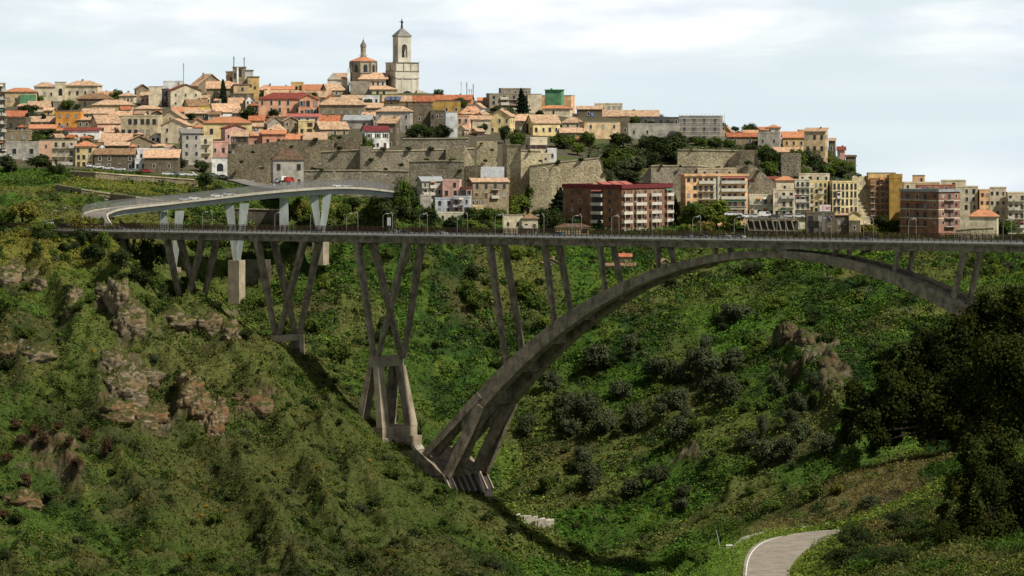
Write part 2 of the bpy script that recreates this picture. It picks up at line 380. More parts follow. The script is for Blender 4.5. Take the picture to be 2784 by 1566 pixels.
TZ = TZ + mead * (fbm(X / 7, Y / 7, 3, 4) - 0.5) * 1.4
near = sstep(390, 420, Y) * (1 - sstep(590, 620, Y))
TZ = TZ + near * ((fbm(X / 3.5, Y / 3.5, 4, 5) - 0.5) * 1.6 + (fbm(X / 14, Y / 14, 2, 6) - 0.5) * 2.2) * sstep(0.5, 5, LANED)
k = 1 - sstep(0.8, 4.0, ld)
TZ[sub] = TZ[sub] * (1 - k) + (lz - 0.06) * k
# spurs of the left bank: crest lines (column, row), half width, height
SPURS = [([(285, 730), (345, 850), (440, 1010), (600, 1210), (690, 1350), (770, 1500)], 95, 8.0), ([(520, 850), (660, 1000), (760, 1130), (810, 1260), (900, 1420)], 80, 6.0),
         ([(120, 740), (215, 880), (270, 1080), (330, 1280), (420, 1450)], 80, 6.0), ([(900, 1130), (960, 1270), (1060, 1420)], 80, 5.0), ([(20, 900), (80, 1080), (170, 1260), (260, 1420)], 70, 5.0), ([(2070, 850), (2165, 1000), (2260, 1110), (2310, 1230)], 70, 6.5), ([(1780, 1130), (1900, 1220), (1990, 1330)], 60, 3.0)]
PYG = pyof(TZ, GY)
wob = (fbm(X / 10, Y / 10, 3, 77) - .5) * 90
for pts, hw, hh in SPURS:
    best = np.full(TZ.shape, 1e9)
    for (ax, ay), (bx, by) in zip(pts[:-1], pts[1:]):
        t = np.clip(((GP - ax) * (bx - ax) + (PYG - ay) * (by - ay)) / ((bx - ax) ** 2 + (by - ay) ** 2), 0, 1)
        qx = GP - ax - t * (bx - ax); qy = PYG - ay - t * (by - ay); d = np.hypot(qx, qy)
        side = (qx * (by - ay) - qy * (bx - ax)) > 0          # right of the crest is gentler
        d = np.abs(d + wob * .5) * np.where(side, .75, 1.5); best = np.minimum(best, d)
    pr = np.clip(1 - best / hw, 0, 1) ** 1.2
    TZ = TZ + valley * hh * pr * (.6 + .8 * fbm(X / 8, Y / 8, 3, 78)) * (GY < 1400)
# bare rock: ellipses of slope where the photo shows cliff (column, row, half width, half height, red)
ROCKS = [(55, 755, 75, 42, .1), (70, 965, 85, 34, .3), (200, 815, 22, 36, 0), (312, 815, 52, 46, .1), (355, 900, 40, 70, .1), (345, 1020, 70, 60, .1), (320, 1100, 60, 60, .45),
         (420, 1130, 75, 50, .5), (500, 880, 70, 36, 0), (590, 890, 55, 45, 0), (530, 1075, 42, 50, .3), (590, 1150, 30, 70, .4), (690, 1090, 60, 55, .45), (130, 1250, 120, 70, .6),
         (2130, 905, 55, 45, .35), (2210, 950, 75, 50, .25), (2270, 1010, 60, 70, .1), (2140, 1010, 30, 25, .4), (2480, 1350, 90, 40, .45), (1930, 1050, 30, 20, .5), (1880, 1240, 60, 30, .5)]
PYG = pyof(TZ, GY)
rock = np.zeros_like(TZ); redm = np.zeros_like(TZ)
nz = fbm(X / 5, TZ / 3.5 + Y / 9, 4, 31)
for (a, b, ra, rb, rd) in ROCKS:
    d = ((GP - a) / ra) ** 2 + ((PYG - b) / rb) ** 2
    r = sstep(1.0, 0.35, d + (nz - 0.42) * 4.2) * 0.85
    if b < 1200 or a < 400: r = r * ((Y > 1150) & (Y < 1450))
    rock = np.maximum(rock, r); redm = np.maximum(redm, r * rd)
# steepen rock: push alternating ledges
TZ = TZ + rock * (Y > 1100) * ((fbm(X / 3.2, Y / 3.2, 4, 41) - 0.5) * 5.0 + (np.abs(fbm(X / 8, Y / 8, 3, 44) - 0.5) * -9 + 2))
PYG = pyof(TZ, GY)
def tz(x, y):
    """terrain height at a world point."""
    px = 1392 + F * x / y
    j = np.clip(np.searchsorted(gpx, px) - 1, 0, len(gpx) - 2); i = np.clip(np.searchsorted(gY, y) - 1, 0, len(gY) - 2)
    u = np.clip((px - gpx[j]) / (gpx[j + 1] - gpx[j]), 0, 1); v = np.clip((y - gY[i]) / (gY[i + 1] - gY[i]), 0, 1)
    return (TZ[i, j] * (1 - u) + TZ[i, j + 1] * u) * (1 - v) + (TZ[i + 1, j] * (1 - u) + TZ[i + 1, j + 1] * u) * v
def hit(px, py, y0=380.0, y1=1900.0):
    """distance at which the sight line through (px,py) meets the ground."""
    j = int(np.clip(np.searchsorted(gpx, px), 0, len(gpx) - 1))
    i = np.where((gY >= y0) & (gY <= y1) & (PYG[:, j] <= py))[0]
    return float(gY[i[0]]) if len(i) else float(y1)
# ground colours: grass, scrub, dry grass, soil, rock, painted cloud shade
def mixc(a, b, t): return a * (1 - t[..., None]) + np.array(b) * t[..., None]
n_a = fbm(X / 22, Y / 22, 4, 51); n_b = fbm(X / 11 + 40, Y / 11, 4, 52); n_c = fbm(X / 30 - 20, Y / 30, 3, 53)
GC = np.zeros(TZ.shape + (3,)) + np.array((0.046, 0.090, 0.014))
GC = mixc(GC, (0.020, 0.042, 0.011), sstep(0.50, 0.66, n_a))
GC = mixc(GC, (0.076, 0.115, 0.018), sstep(0.56, 0.72, n_b))
smz = smooth(smooth(TZ, 30, 0), 12, 1); CONC_ = smz - TZ          # > 0 in hollows, < 0 on ribs
dry = np.maximum(sstep(0.50, 0.68, n_c) * 0.7, valley * sstep(.25, 1.3, -CONC_) * (.3 + .45 * ridge_side))
def blob(a, b, ra, rb): return np.exp(-(((GP - a) / ra) ** 2 + ((PYG - b) / rb) ** 2))
left = ridge_side * valley
dry = np.maximum(dry, left * (0.8 * blob(480, 1000, 300, 260) + 0.5 * blob(900, 1280, 260, 160) + 0.35 * blob(620, 1350, 250, 150)))
olive = left * (blob(110, 680, 260, 70) + 0.8 * blob(200, 640, 200, 40)) 
dry = np.maximum(dry, (1 - left) * valley * (0.7 * blob(1930, 800, 190, 60) + 0.6 * blob(2000, 1180, 180, 80) + 0.5 * blob(1480, 1120, 110, 120) + 0.8 * blob(2430, 1470, 1, 1)))
dry = np.maximum(dry, near * 0.75 * sstep(0.42, 0.6, n_b))
GC = mixc(GC, (0.118, 0.096, 0.038), np.clip(dry, 0, 1) * 0.72)
GC = mixc(GC, (0.042, 0.046, 0.015), left * sstep(820, 1250, PYG) * 0.5 * (1 - .7 * blob(150, 1400, 260, 200)))  # lower left bank darkened, cloud shade put into the ground colour
GC = mixc(GC, (0.150, 0.140, 0.022), np.clip(olive, 0, 1) * 0.5)
GC = mixc(GC, (0.060, 0.120, 0.016), valley * (1 - left) * blob(1980, 900, 170, 90) * 0.8)
GC = mixc(GC, (0.052, 0.088, 0.016), mead * 0.6)
GC = mixc(GC, (0.12, 0.125, 0.025), mead * sstep(.5, .66, n_c) * .7)
GC = mixc(GC, (0.16, 0.13, 0.05), near * sstep(0.60, 0.75, n_a) * 0.6)
rc = np.zeros_like(GC) + np.array((0.085, 0.070, 0.040))
rc = mixc(rc, (0.16, 0.135, 0.09), sstep(0.52, 0.70, fbm(X / 2.5, TZ / 2.5, 3, 61)))
rc = mixc(rc, (0.105, 0.060, 0.034), np.clip(redm * 1.5, 0, 1) * sstep(0.35, 0.6, fbm(X / 6, TZ / 6, 3, 62)))
rc = mixc(rc, (0.035, 0.036, 0.020), sstep(0.58, 0.7, fbm(X / 1.7, TZ / 1.7 + Y / 3, 3, 63)))
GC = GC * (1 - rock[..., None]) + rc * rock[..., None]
town = sstep(1590, 1620, Y) * (PYG < 640)
GC = mixc(GC, (0.105, 0.094, 0.066), town * 0.92 * (1 - .6 * sstep(0.58, 0.7, n_b)))
verge = (LANED < 6) & (GY < 545)
GC[verge] = np.array((0.115, 0.155, 0.028))
lush = near * sstep(2060, 1960, GP)
GC = mixc(GC, (0.085, 0.140, 0.022), lush)
def terrain_mat():
    m, nt, p = mat_new('hillside ground')
    N, L = nt.nodes.new, nt.links.new
    at = N('ShaderNodeAttribute'); at.attribute_name = 'Col'
    tc = N('ShaderNodeTexCoord')
    a = N('ShaderNodeTexNoise'); a.inputs['Scale'].default_value = 0.9; a.inputs['Detail'].default_value = 8; a.inputs['Roughness'].default_value = 0.7
    L(tc.outputs['Object'], a.inputs['Vector'])
    r = N('ShaderNodeMapRange'); r.inputs[1].default_value = 0.3; r.inputs[2].default_value = 0.7; r.inputs[3].default_value = 0.45; r.inputs[4].default_value = 1.45
    L(a.outputs['Fac'], r.inputs[0])
    v = N('ShaderNodeVectorMath'); v.operation = 'SCALE'
    L(at.outputs['Color'], v.inputs[0]); L(r.outputs[0], v.inputs[3])
    L(v.outputs[0], p.inputs['Base Color'])
    p.inputs['Roughness'].default_value = 1.0; p.inputs['Specular IOR Level'].default_value = 0.05
    bp = N('ShaderNodeBump'); bp.inputs['Strength'].default_value = 0.8; bp.inputs['Distance'].default_value = 0.8
    L(a.outputs['Fac'], bp.inputs['Height']); L(bp.outputs[0], p.inputs['Normal'])
    return m
nr, nc = TZ.shape
idx = np.arange(nr * nc).reshape(nr, nc)
fc = np.stack([idx[:-1, :-1], idx[:-1, 1:], idx[1:, 1:], idx[1:, :-1]], -1).reshape(-1, 4)
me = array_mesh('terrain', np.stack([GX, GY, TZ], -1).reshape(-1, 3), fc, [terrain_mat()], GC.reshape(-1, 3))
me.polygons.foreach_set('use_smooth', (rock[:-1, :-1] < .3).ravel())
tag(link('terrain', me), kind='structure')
# sea behind the town, out to the horizon
m, nt2, p = mat_new('sea water')
p.inputs['Base Color'].default_value = (0.30, 0.40, 0.45, 1); p.inputs['Roughness'].default_value = 0.02
wv = nt2.nodes.new('ShaderNodeTexNoise'); wv.inputs['Scale'].default_value = 0.02; wv.inputs['Detail'].default_value = 8
tcw = nt2.nodes.new('ShaderNodeTexCoord'); nt2.links.new(tcw.outputs['Object'], wv.inputs['Vector'])
bw = nt2.nodes.new('ShaderNodeBump'); bw.inputs['Strength'].default_value = 0.0005; nt2.links.new(wv.outputs['Fac'], bw.inputs['Height']); nt2.links.new(bw.outputs[0], p.inputs['Normal'])
mb = MB()
mb.poly([(-60000, 6500, 1.0), (60000, 6500, 1.0), (60000, 150000, 1.0), (-60000, 150000, 1.0)], m)
tag(mb.build('sea'), kind='structure')
# visibility of each ground vertex from the viewpoint side of the valley (for where to plant)
run = np.minimum.accumulate(PYG, axis=0)
SEEN = PYG <= run + 60
# ================================================================ the arch bridge
TH = math.radians(37.0); CT, ST = math.cos(TH), math.sin(TH); Y0 = 1290.0
def tpx(px, o=0.0):
    x = (px - 1392) / F
    return (x * (Y0 + o * CT) - o * ST) / (CT + x * ST)
def BR(t, o, z): return Vector((t * CT + o * ST, Y0 - t * ST + o * CT, z))
def zpx(px, py, o=0.0):
    t = tpx(px, o); return t, Z_(py, Y0 - t * ST + o * CT)
_t1, _z1 = zpx(266, 629); _t2, _z2 = zpx(2784, 664.3)
def deckz(t): return _z1 + (t - _t1) * (_z2 - _z1) / (_t2 - _t1)
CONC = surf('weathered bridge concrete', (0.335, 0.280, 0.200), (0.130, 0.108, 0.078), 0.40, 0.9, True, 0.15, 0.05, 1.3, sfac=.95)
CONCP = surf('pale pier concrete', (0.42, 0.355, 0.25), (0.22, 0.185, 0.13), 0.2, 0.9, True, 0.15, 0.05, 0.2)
KERB = surf('pale kerb concrete', (0.80, 0.76, 0.68), (0.56, 0.52, 0.45), 0.5, 0.85, False)
ASPH = surf('road asphalt', (0.19, 0.18, 0.16), (0.13, 0.122, 0.11), 0.3, 0.9, False)
ASPHP = surf('worn pale asphalt', (0.22, 0.205, 0.18), (0.15, 0.14, 0.12), 0.15, 0.9, False)
LINE = plain('white road paint', (0.75, 0.74, 0.70))
RUST = plain('brown rail paint', (0.085, 0.045, 0.028), 0.7)
RAILW = plain('galvanised rail', (0.42, 0.41, 0.39), 0.5, 0.4, 0.2)
STEELG = surf('grey green girder steel', (0.42, 0.46, 0.43), (0.30, 0.33, 0.31), 0.12, 0.6, True, 0.3, 0.04)
BW = 13.0
T0, T1 = -212.0, 330.0
bridge = empty('arch_bridge', BR(95, 6.5, deckz(95)), 0, 'long weathered concrete arch bridge spanning the green valley below the town', 'bridge')
bridge_inv = Matrix.Translation(-bridge.location)
def bpart(mb, name, parent=None, label=None):
    me = mb.mesh(name); me.transform(bridge_inv)
    o = link(name, me, parent or bridge)
    if label: o['label'] = label
    return o
def bslab(mb, t0, t1, o0, o1, za, zb, mat, n=12):
    for i in range(n):
        a = t0 + (t1 - t0) * i / n; b = t0 + (t1 - t0) * (i + 1) / n
        mb.hexa([BR(a, o0, deckz(a) + za), BR(b, o0, deckz(b) + za), BR(b, o1, deckz(b) + za), BR(a, o1, deckz(a) + za),
                 BR(a, o0, deckz(a) + zb), BR(b, o0, deckz(b) + zb), BR(b, o1, deckz(b) + zb), BR(a, o1, deckz(a) + zb)], mat)
mb = MB(); bslab(mb, T0, T1, 0, BW, -0.55, 0.0, CONC, 10); bpart(mb, 'deck')
for (a, b) in ((0.02, 0.42), (BW - 0.42, BW - 0.02)):
    mb = MB(); bslab(mb, T0, T1, a, b, 0.002, 0.42, KERB, 90); bpart(mb, 'kerb')
mb = MB(); bslab(mb, T0, T1, 0.45, BW - 0.45, 0.004, 0.10, ASPH, 10)
for o in (2.2, BW - 2.2): bslab(mb, T0, T1, o - .08, o + .08, 0.104, 0.108, LINE, 10)
k = T0
while k < T1:
    bslab(mb, k, k + 3, 6.42, 6.58, 0.104, 0.108, LINE, 1); k += 7.5
bpart(mb, 'road_surface')
for o in (1.5, 6.1, 10.7):
    mb = MB(); bslab(mb, T0 + 12, T1, o, o + 0.8, -2.35, -0.555, CONC, 10); bpart(mb, 'girder')
mb = MB()
for t in np.arange(T0 + 15, T1, 9.3): mb.hexa([BR(t + a, o, deckz(t) + z) for z in (-2.1, -0.56) for a, o in ((0, 2.31), (0.35, 2.31), (0.35, 10.69), (0, 10.69))], CONC)
bpart(mb, 'cross_beam')
for o in (2.0, BW - 2.0):
    mb = MB(); bslab(mb, T0, T1, o - .04, o + .04, 0.55, 0.86, RAILW, 10)
    for t in np.arange(T0, T1, 4.0): mb.hexa([BR(t + a, o + b, deckz(t) + z) for z in (0.1, 0.8) for a, b in ((0, .05), (.12, .05), (.12, .15), (0, .15))], RAILW)
    bpart(mb, 'crash_barrier')
# ---- arch
def archw(t): return 9.4 + 9.0 * ((t - 95.0) / 115.0) ** 2
OC = 6.5
def on_face(px, py, far=False, inset=0.0):
    o = 0.0
    for _ in range(8):
        t = tpx(px, o); o = OC + (archw(t) / 2 - inset) * (1 if far else -1)
    t = tpx(px, o)
    return t, Z_(py, Y0 - t * ST + o * CT)
TOPP = [(1262, 1106), (1338, 1025), (1436, 929), (1558, 839), (1652, 781), (1735, 748), (1834, 715), (1931, 694), (2052, 684), (2099, 682), (2186, 685), (2264, 695), (2342, 713), (2429, 741), (2497, 769), (2590, 814)]
BOTP = [(1264, 1168), (1316, 1102), (1418, 1004), (1498, 925), (1541, 890), (1666, 811), (1776, 760), (1886, 726), (1997, 705), (2099, 699), (2186, 707), (2264, 723), (2342, 744), (2404, 765), (2497, 805), (2575, 845)]
tp = np.array([on_face(*q) for q in TOPP]); bp_ = np.array([on_face(*q) for q in BOTP])
ct = np.polyfit(tp[:, 0] - 95, tp[:, 1], 4); cb = np.polyfit(bp_[:, 0] - 95, bp_[:, 1], 4)
def ztop(t): return float(np.polyval(ct, t - 95)) if t < 170 else float(np.polyval(ct, 170 - 95) + np.polyval(np.polyder(ct), 75) * (t - 170) - 0.0012 * (t - 170) ** 2)
def zbot(t): return float(np.polyval(cb, t - 95)) if t < 170 else ztop(t) - (float(np.polyval(ct, 75)) - float(np.polyval(cb, 75))) - 0.004 * (t - 170)
TS = on_face(1255, 1140)[0]
def archbox(mb, o0f, o1f, zt, zb, t0, t1, n, mat):
    for i in range(n):
        a = t0 + (t1 - t0) * i / n; b = t0 + (t1 - t0) * (i + 1) / n
        mb.hexa([BR(a, o0f(a), zb(a)), BR(b, o0f(b), zb(b)), BR(b, o1f(b), zb(b)), BR(a, o1f(a), zb(a)),
                 BR(a, o0f(a), zt(a)), BR(b, o0f(b), zt(b)), BR(b, o1f(b), zt(b)), BR(a, o1f(a), zt(a))], mat)
RW = lambda t: 2.6 + 1.4 * abs((t - 95) / 115)
for s in (-1, 1):
    mb = MB()
    archbox(mb, lambda t: OC + s * archw(t) / 2 - (0 if s < 0 else RW(t)), lambda t: OC + s * archw(t) / 2 + (RW(t) if s < 0 else 0), ztop, zbot, TS, 232, 56, CONC)
    bpart(mb, 'arch_rib')
mb = MB()
archbox(mb, lambda t: OC - archw(t) / 2 + RW(t) + .003, lambda t: OC + archw(t) / 2 - RW(t) - .003, lambda t: ztop(t) - 0.75, lambda t: ztop(t) - 1.2, TS + 3, 232, 56, CONC)
for t in np.arange(TS + 8, 230, 11.0):
    mb.hexa([BR(t + a, OC + s * (archw(t) / 2 - RW(t) - .004), z) for z in (zbot(t) + .5, ztop(t) - 1.21) for a, s in ((0, -1), (.5, -1), (.5, 1), (0, 1))], CONC)
bpart(mb, 'arch_slab')
# crown block where deck and arch meet
mb = MB()
tc0 = tpx(2095); tc1 = tpx(2128)
mb.hexa([BR(a, o, (ztop(a) - .1 if lo_ else deckz(a) - 2.36)) for lo_ in (True, False) for a, o in ((tc0, 2.0), (tc1, 2.0), (tc1, 11.0), (tc0, 11.0))], CONC)
bpart(mb, 'crown_block')
# fingers at the left springing
def beam(mb, p, q, w0, h0, w1, h1, mat):
    """tapered rectangular bar between points p and q; w across the bridge, h in its plane."""
    p, q = Vector(p), Vector(q); d = (q - p).normalized(); a = Vector((ST, CT, 0)); a = (a - d * a.dot(d)).normalized(); b = d.cross(a)
    pts = []
    for c, w_, h_ in ((p, w0, h0), (q, w1, h1)):
        pts += [c + a * (-w_ / 2) + b * (-h_ / 2), c + a * (w_ / 2) + b * (-h_ / 2), c + a * (w_ / 2) + b * (h_ / 2), c + a * (-w_ / 2) + b * (h_ / 2)]
    mb.hexa(pts, mat)
tu, zu = on_face(1150, 1236); tl, zl = on_face(1216, 1288)
for s in (-1, 1):
    e = OC + s * archw(TS) / 2
    for k in (0, 1):
        oa = e - s * (1.06 + k * (RW(TS) - 2.12)); ob = OC + s * (9.6 - k * 5.6)
        mb = MB(); beam(mb, BR(TS + 6.5, oa, zbot(TS + 6.5) + 1.9), BR(tl, ob, zl - .6), 1.9, 3.2, 1.7, 2.2, CONC); bpart(mb, 'springing_leg')
        mb = MB(); beam(mb, BR(TS + 6.5, oa, ztop(TS + 6.5) - 1.7), BR(tu, ob, zu - .6), 1.9, 2.6, 1.6, 1.9, CONC); bpart(mb, 'springing_leg')
# springing block: side wall and comb of fins
mb = MB()
def fp(px, py, o): 
    t = tpx(px, o); return BR(t, o, Z_(py, Y0 - t * ST + o * CT))
oN = OC - 10.8
poly = [fp(1085, 1228, oN), fp(1133, 1222, oN), fp(1207, 1294, oN), fp(1200, 1330, oN), fp(1110, 1300, oN)]
ext = BR(0, 21.6, 0) - BR(0, 0, 0)
mb.prism(poly, ext, CONC)
bpart(mb, 'springing_block')
mb = MB()
for i in range(8):
    o = oN + 0.3 + i * 2.95
    a = fp(1207, 1294, oN) + Vector((ST, CT, 0)) * (o - oN)
    b = fp(1228, 1340, oN) + Vector((ST, CT, 0)) * (o - oN)
    back = BR(-4, 0, 0) - BR(0, 0, 0)
    mb.prism([a, b, b + back + Vector((0, 0, -4)), a + back], Vector((ST, CT, 0)) * 0.45, CONCP)
bpart(mb, 'springing_fin')
mb = MB()
a = fp(1204, 1293, oN); b = fp(1222, 1338, oN)
mb.prism([a, b, b + Vector((0, 0, -5)), a + back], ext, plain('painted gap shade', (0.05, 0.045, 0.04), 0.95))  # near-black face paints the shade in the gaps between the fins
bpart(mb, 'springing_face')
# ---- legs
def leg(name, tx, ty, bx, by, ot, ob, w0, w1, sink=0.0, d0=2.3, d1=1.6, mat=None):
    w0 *= .8; w1 *= .8
    ta = tpx(tx, ot); tb = tpx(bx, ob)
    pa = BR(ta, ot, deckz(ta) - 2.0); pb = BR(tb, ob, Z_(by, Y0 - tb * ST + ob * CT))
    d = (pb - pa).normalized(); pb = pb + d * sink
    mb = MB()
    al = Vector((CT, -ST, 0)); ac = Vector((ST, CT, 0))
    pts = []
    for c, w_, dd in ((pb, w1, d1), (pa, w0, d0)):
        pts += [c - al * w_ / 2 - ac * dd / 2, c + al * w_ / 2 - ac * dd / 2, c + al * w_ / 2 + ac * dd / 2, c - al * w_ / 2 + ac * dd / 2]
    mb.hexa(pts, mat or CONC)
    return bpart(mb, name)
ON, OF = 3.0, 10.0
# V piers on the left bank
for q in ((453, 648, 494, 835, ON, 1.6, 1.9, 1.1), (553, 648, 503, 835, ON, 1.6, 1.9, 1.1), (489, 648, 540, 838, OF, 11.2, 1.9, 1.1), (590, 650, 549, 838, OF, 11.2, 1.9, 1.1),
          (699, 653, 750, 916, ON, 1.5, 2.0, 1.15), (827, 653, 757, 916, ON, 1.5, 2.0, 1.15), (743, 655, 806, 918, OF, 11.5, 2.0, 1.15), (868, 657, 813, 918, OF, 11.5, 2.0, 1.15),
          (972, 658, 1017, 972, ON, 1.3, 2.1, 1.35), (1108, 662, 1027, 972, ON, 1.3, 2.1, 1.35), (1012, 660, 1091, 966, OF, 11.7, 2.1, 1.3), (1147, 664, 1099, 966, OF, 11.7, 2.1, 1.3)):
    leg('leg', q[0], q[1], q[2], q[3], q[4], q[5], q[6], q[7], 1.0)
# the short pier near the left end, partly overgrown
leg('leg', 332, 645, 338, 690, ON, ON, 1.2, 0.8, 6); leg('leg', 346, 646, 357, 700, OF, OF, 1.0, 0.6, 6, .9, .7); leg('leg', 366, 646, 361, 700, OF, OF, 1.0, 0.6, 6, .9, .7); leg('leg', 300, 645, 303, 690, ON, ON, 1.6, 1.4, 6)
# leaning columns that stand on the arch
for q in ((1331, 665, 1376, 974, 1370, 668, 1429, 919, 1.9), (1481, 667, 1508, 867, 1519, 667, 1558, 831, 1.8), (1631, 668, 1645, 786, 1667, 670, 1693, 759, 1.25),
          (1787, 670, 1790, 726, 1823, 670, 1834, 712, 1.2), (1944, 670, 1945, 694, 1984, 672, 1986, 690, 1.1),
          (2273, 676, 2268, 698, 2310, 676, 2309, 694, 1.1), (2447, 679, 2431, 742, 2484, 679, 2472, 742, 1.3), (2624, 682, 2591, 815, 2666, 684, 2638, 812, 1.7)):
    for (a, b, c, d, s, o) in ((q[0], q[1], q[2], q[3], -1, ON), (q[4], q[5], q[6], q[7], 1, OF)):
        ob = o
        for _ in range(6):
            tb = tpx(c, ob); ob = OC + s * (archw(tb) / 2 - RW(tb) / 2)
        tb = tpx(c, ob); ta = tpx(a, o)
        pa = BR(ta, o, deckz(ta) - 2.0); pb = BR(tb, ob, ztop(tb) - 0.25)
        al = Vector((CT, -ST, 0)); ac = Vector((ST, CT, 0)); pts = []
        for cpt, w_, dd in ((pb, q[8] * .58, 1.5), (pa, q[8] * .8, 2.1)):
            pts += [cpt - al * w_ / 2 - ac * dd / 2, cpt + al * w_ / 2 - ac * dd / 2, cpt + al * w_ / 2 + ac * dd / 2, cpt - al * w_ / 2 + ac * dd / 2]
        mb = MB(); mb.hexa(pts, CONC); bpart(mb, 'leg')
# pier heads under the girders
for px in (453, 553, 699, 827, 972, 1108, 1331, 1481, 1631, 1787, 2447, 2624):
    t = tpx(px, ON); mb = MB()
    mb.hexa([BR(t + a, o, deckz(t) + z) for z in (-2.75, -2.352) for a, o in ((-1.2, 1.7), (1.2, 1.7), (1.2, 11.3), (-1.2, 11.3))], CONC)
    bpart(mb, 'pier_head')
# pedestal of the second pier, tower of the third
def blk(mb, t0, t1, o0, o1, z0, z1, mat, tt=0.0, to=0.0):
    """box along the bridge, optionally spread by tt, to at its foot."""
    mb.hexa([BR(t0 - tt, o0 - to, z0), BR(t1 + tt, o0 - to, z0), BR(t1 + tt, o1 + to, z0), BR(t0 - tt, o1 + to, z0), BR(t0, o0, z1), BR(t1, o0, z1), BR(t1, o1, z1), BR(t0, o1, z1)], mat)
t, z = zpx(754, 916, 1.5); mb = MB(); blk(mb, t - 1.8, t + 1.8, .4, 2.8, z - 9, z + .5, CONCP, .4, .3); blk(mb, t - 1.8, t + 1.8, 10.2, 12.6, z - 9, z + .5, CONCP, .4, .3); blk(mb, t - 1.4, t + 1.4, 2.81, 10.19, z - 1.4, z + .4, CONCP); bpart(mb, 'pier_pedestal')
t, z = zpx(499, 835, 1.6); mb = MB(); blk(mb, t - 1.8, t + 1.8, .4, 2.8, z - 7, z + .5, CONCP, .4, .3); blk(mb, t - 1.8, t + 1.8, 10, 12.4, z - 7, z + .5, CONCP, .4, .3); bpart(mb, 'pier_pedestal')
tA, zA = zpx(1022, 972, 1.3); zB = zpx(1022, 1160, 1.3)[1]
mb = MB(); blk(mb, tA - 1.9, tA + 1.9, .2, 12.8, zA - 2.9, zA + .3, CONCP); bpart(mb, 'tower_cap')
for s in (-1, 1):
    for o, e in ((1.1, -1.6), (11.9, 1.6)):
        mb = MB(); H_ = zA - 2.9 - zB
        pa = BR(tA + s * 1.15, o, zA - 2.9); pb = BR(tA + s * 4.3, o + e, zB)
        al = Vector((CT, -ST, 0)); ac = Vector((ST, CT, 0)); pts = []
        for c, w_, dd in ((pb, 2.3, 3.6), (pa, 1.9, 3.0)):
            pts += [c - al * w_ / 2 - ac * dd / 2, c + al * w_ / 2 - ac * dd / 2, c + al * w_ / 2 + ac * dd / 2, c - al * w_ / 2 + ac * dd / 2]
        mb.hexa(pts, CONCP if s > 0 else CONC); bpart(mb, 'tower_leg')  # right-hand legs take the paler concrete, their sunlight put into the colour
mb = MB(); blk(mb, tA - 5.4, tA + 5.4, -2.2, 15.2, zB - 3.2, zB, CONCP); bpart(mb, 'tower_base')
mb = MB(); blk(mb, tA - 6.4, tA + 6.4, -3.2, 16.2, zB - 6.2, zB - 3.2, CONCP); blk(mb, tA - 6.4, tA + 6.6, -3.2, 16.2, zB - 15, zB - 6.2, surf('pale apron concrete', (0.44, 0.41, 0.34), (0.25, 0.23, 0.18), .25), 5.5, 1.0); bpart(mb, 'tower_apron')

# ================================================================ railings, lamps
def mesh_mat(name='grey wire mesh', col=(.20, .20, .20), lo_=.28, hi_=.5):
    m = bpy.data.materials.new(name); m.use_nodes = True; nt = m.node_tree; nt.nodes.clear(); N, L = nt.nodes.new, nt.links.new
    o = N('ShaderNodeOutputMaterial'); d = N('ShaderNodeBsdfDiffuse'); d.inputs['Color'].default_value = (*col, 1); t = N('ShaderNodeBsdfTransparent'); mx = N('ShaderNodeMixShader')
    no = N('ShaderNodeTexNoise'); no.inputs['Scale'].default_value = 8; r = N('ShaderNodeMapRange'); r.inputs[3].default_value = lo_; r.inputs[4].default_value = hi_
    L(no.outputs['Fac'], r.inputs[0]); L(r.outputs[0], mx.inputs[0]); L(t.outputs[0], mx.inputs[1]); L(d.outputs[0], mx.inputs[2]); L(mx.outputs[0], o.inputs[0])
    return m
RMESH = mesh_mat('brown wire mesh', (.085, .050, .034), .12, .34)
def railing(o, label, mesh_n):
    r = empty('bridge_railing', BR(95, o, deckz(95)), 0, label, 'railing', None)
    inv = Matrix.Translation(-r.location)
    def part(mb, name, kind=None):
        me = mb.mesh(name); me.transform(inv); x = link(name, me, r)
        if kind: x['kind'] = kind
    mb = MB()
    for za in (1.0, 1.65, 2.3): bslab(mb, T0, T1, o - .06, o + .06, za, za + .13, RUST, 10)
    part(mb, 'rail')
    mb = MB()
    for i in range(40): a, b = T0 + (T1 - T0) * i / 40, T0 + (T1 - T0) * (i + 1) / 40; mb.poly([BR(a, o + .02, deckz(a) + 1.1), BR(b, o + .02, deckz(b) + 1.1), BR(b, o + .02, deckz(b) + 2.3), BR(a, o + .02, deckz(a) + 2.3)], RMESH)
    part(mb, 'mesh_panel')
    ts = np.arange(T1 - 130, T0, -2.05)       # 130 m beyond the frame carry no posts
    posts = [t for t in ts if tpx(2800, o) > t]
    post = MB(); post.box(-.11, .11, -.09, .09, 0.4, 2.45, RUST); pm = post.mesh('post')
    for t in posts[:100]:
        p = link('post', pm, r, BR(t, o, deckz(t)) - r.location); p.rotation_euler = (0, 0, -TH)
    mb = MB()
    for t in posts[100:]: mb.hexa([BR(t + a, o + b, deckz(t) + z) for z in (.4, 2.45) for a, b in ((-.11, -.09), (.11, -.09), (.11, .09), (-.11, .09))], RUST)
    part(mb, 'post', 'stuff')
railing(0.2, 'brown post and rail fence along the near edge of the arch bridge deck', 0)
railing(BW - 0.2, 'brown post and rail fence along the far edge of the arch bridge deck', 0)
LAMPM = plain('lamp post grey', (0.24, 0.24, 0.23), 0.5, 0.4, 0.3)
LAMPH = plain('lamp head white', (0.48, 0.48, 0.46), 0.4)
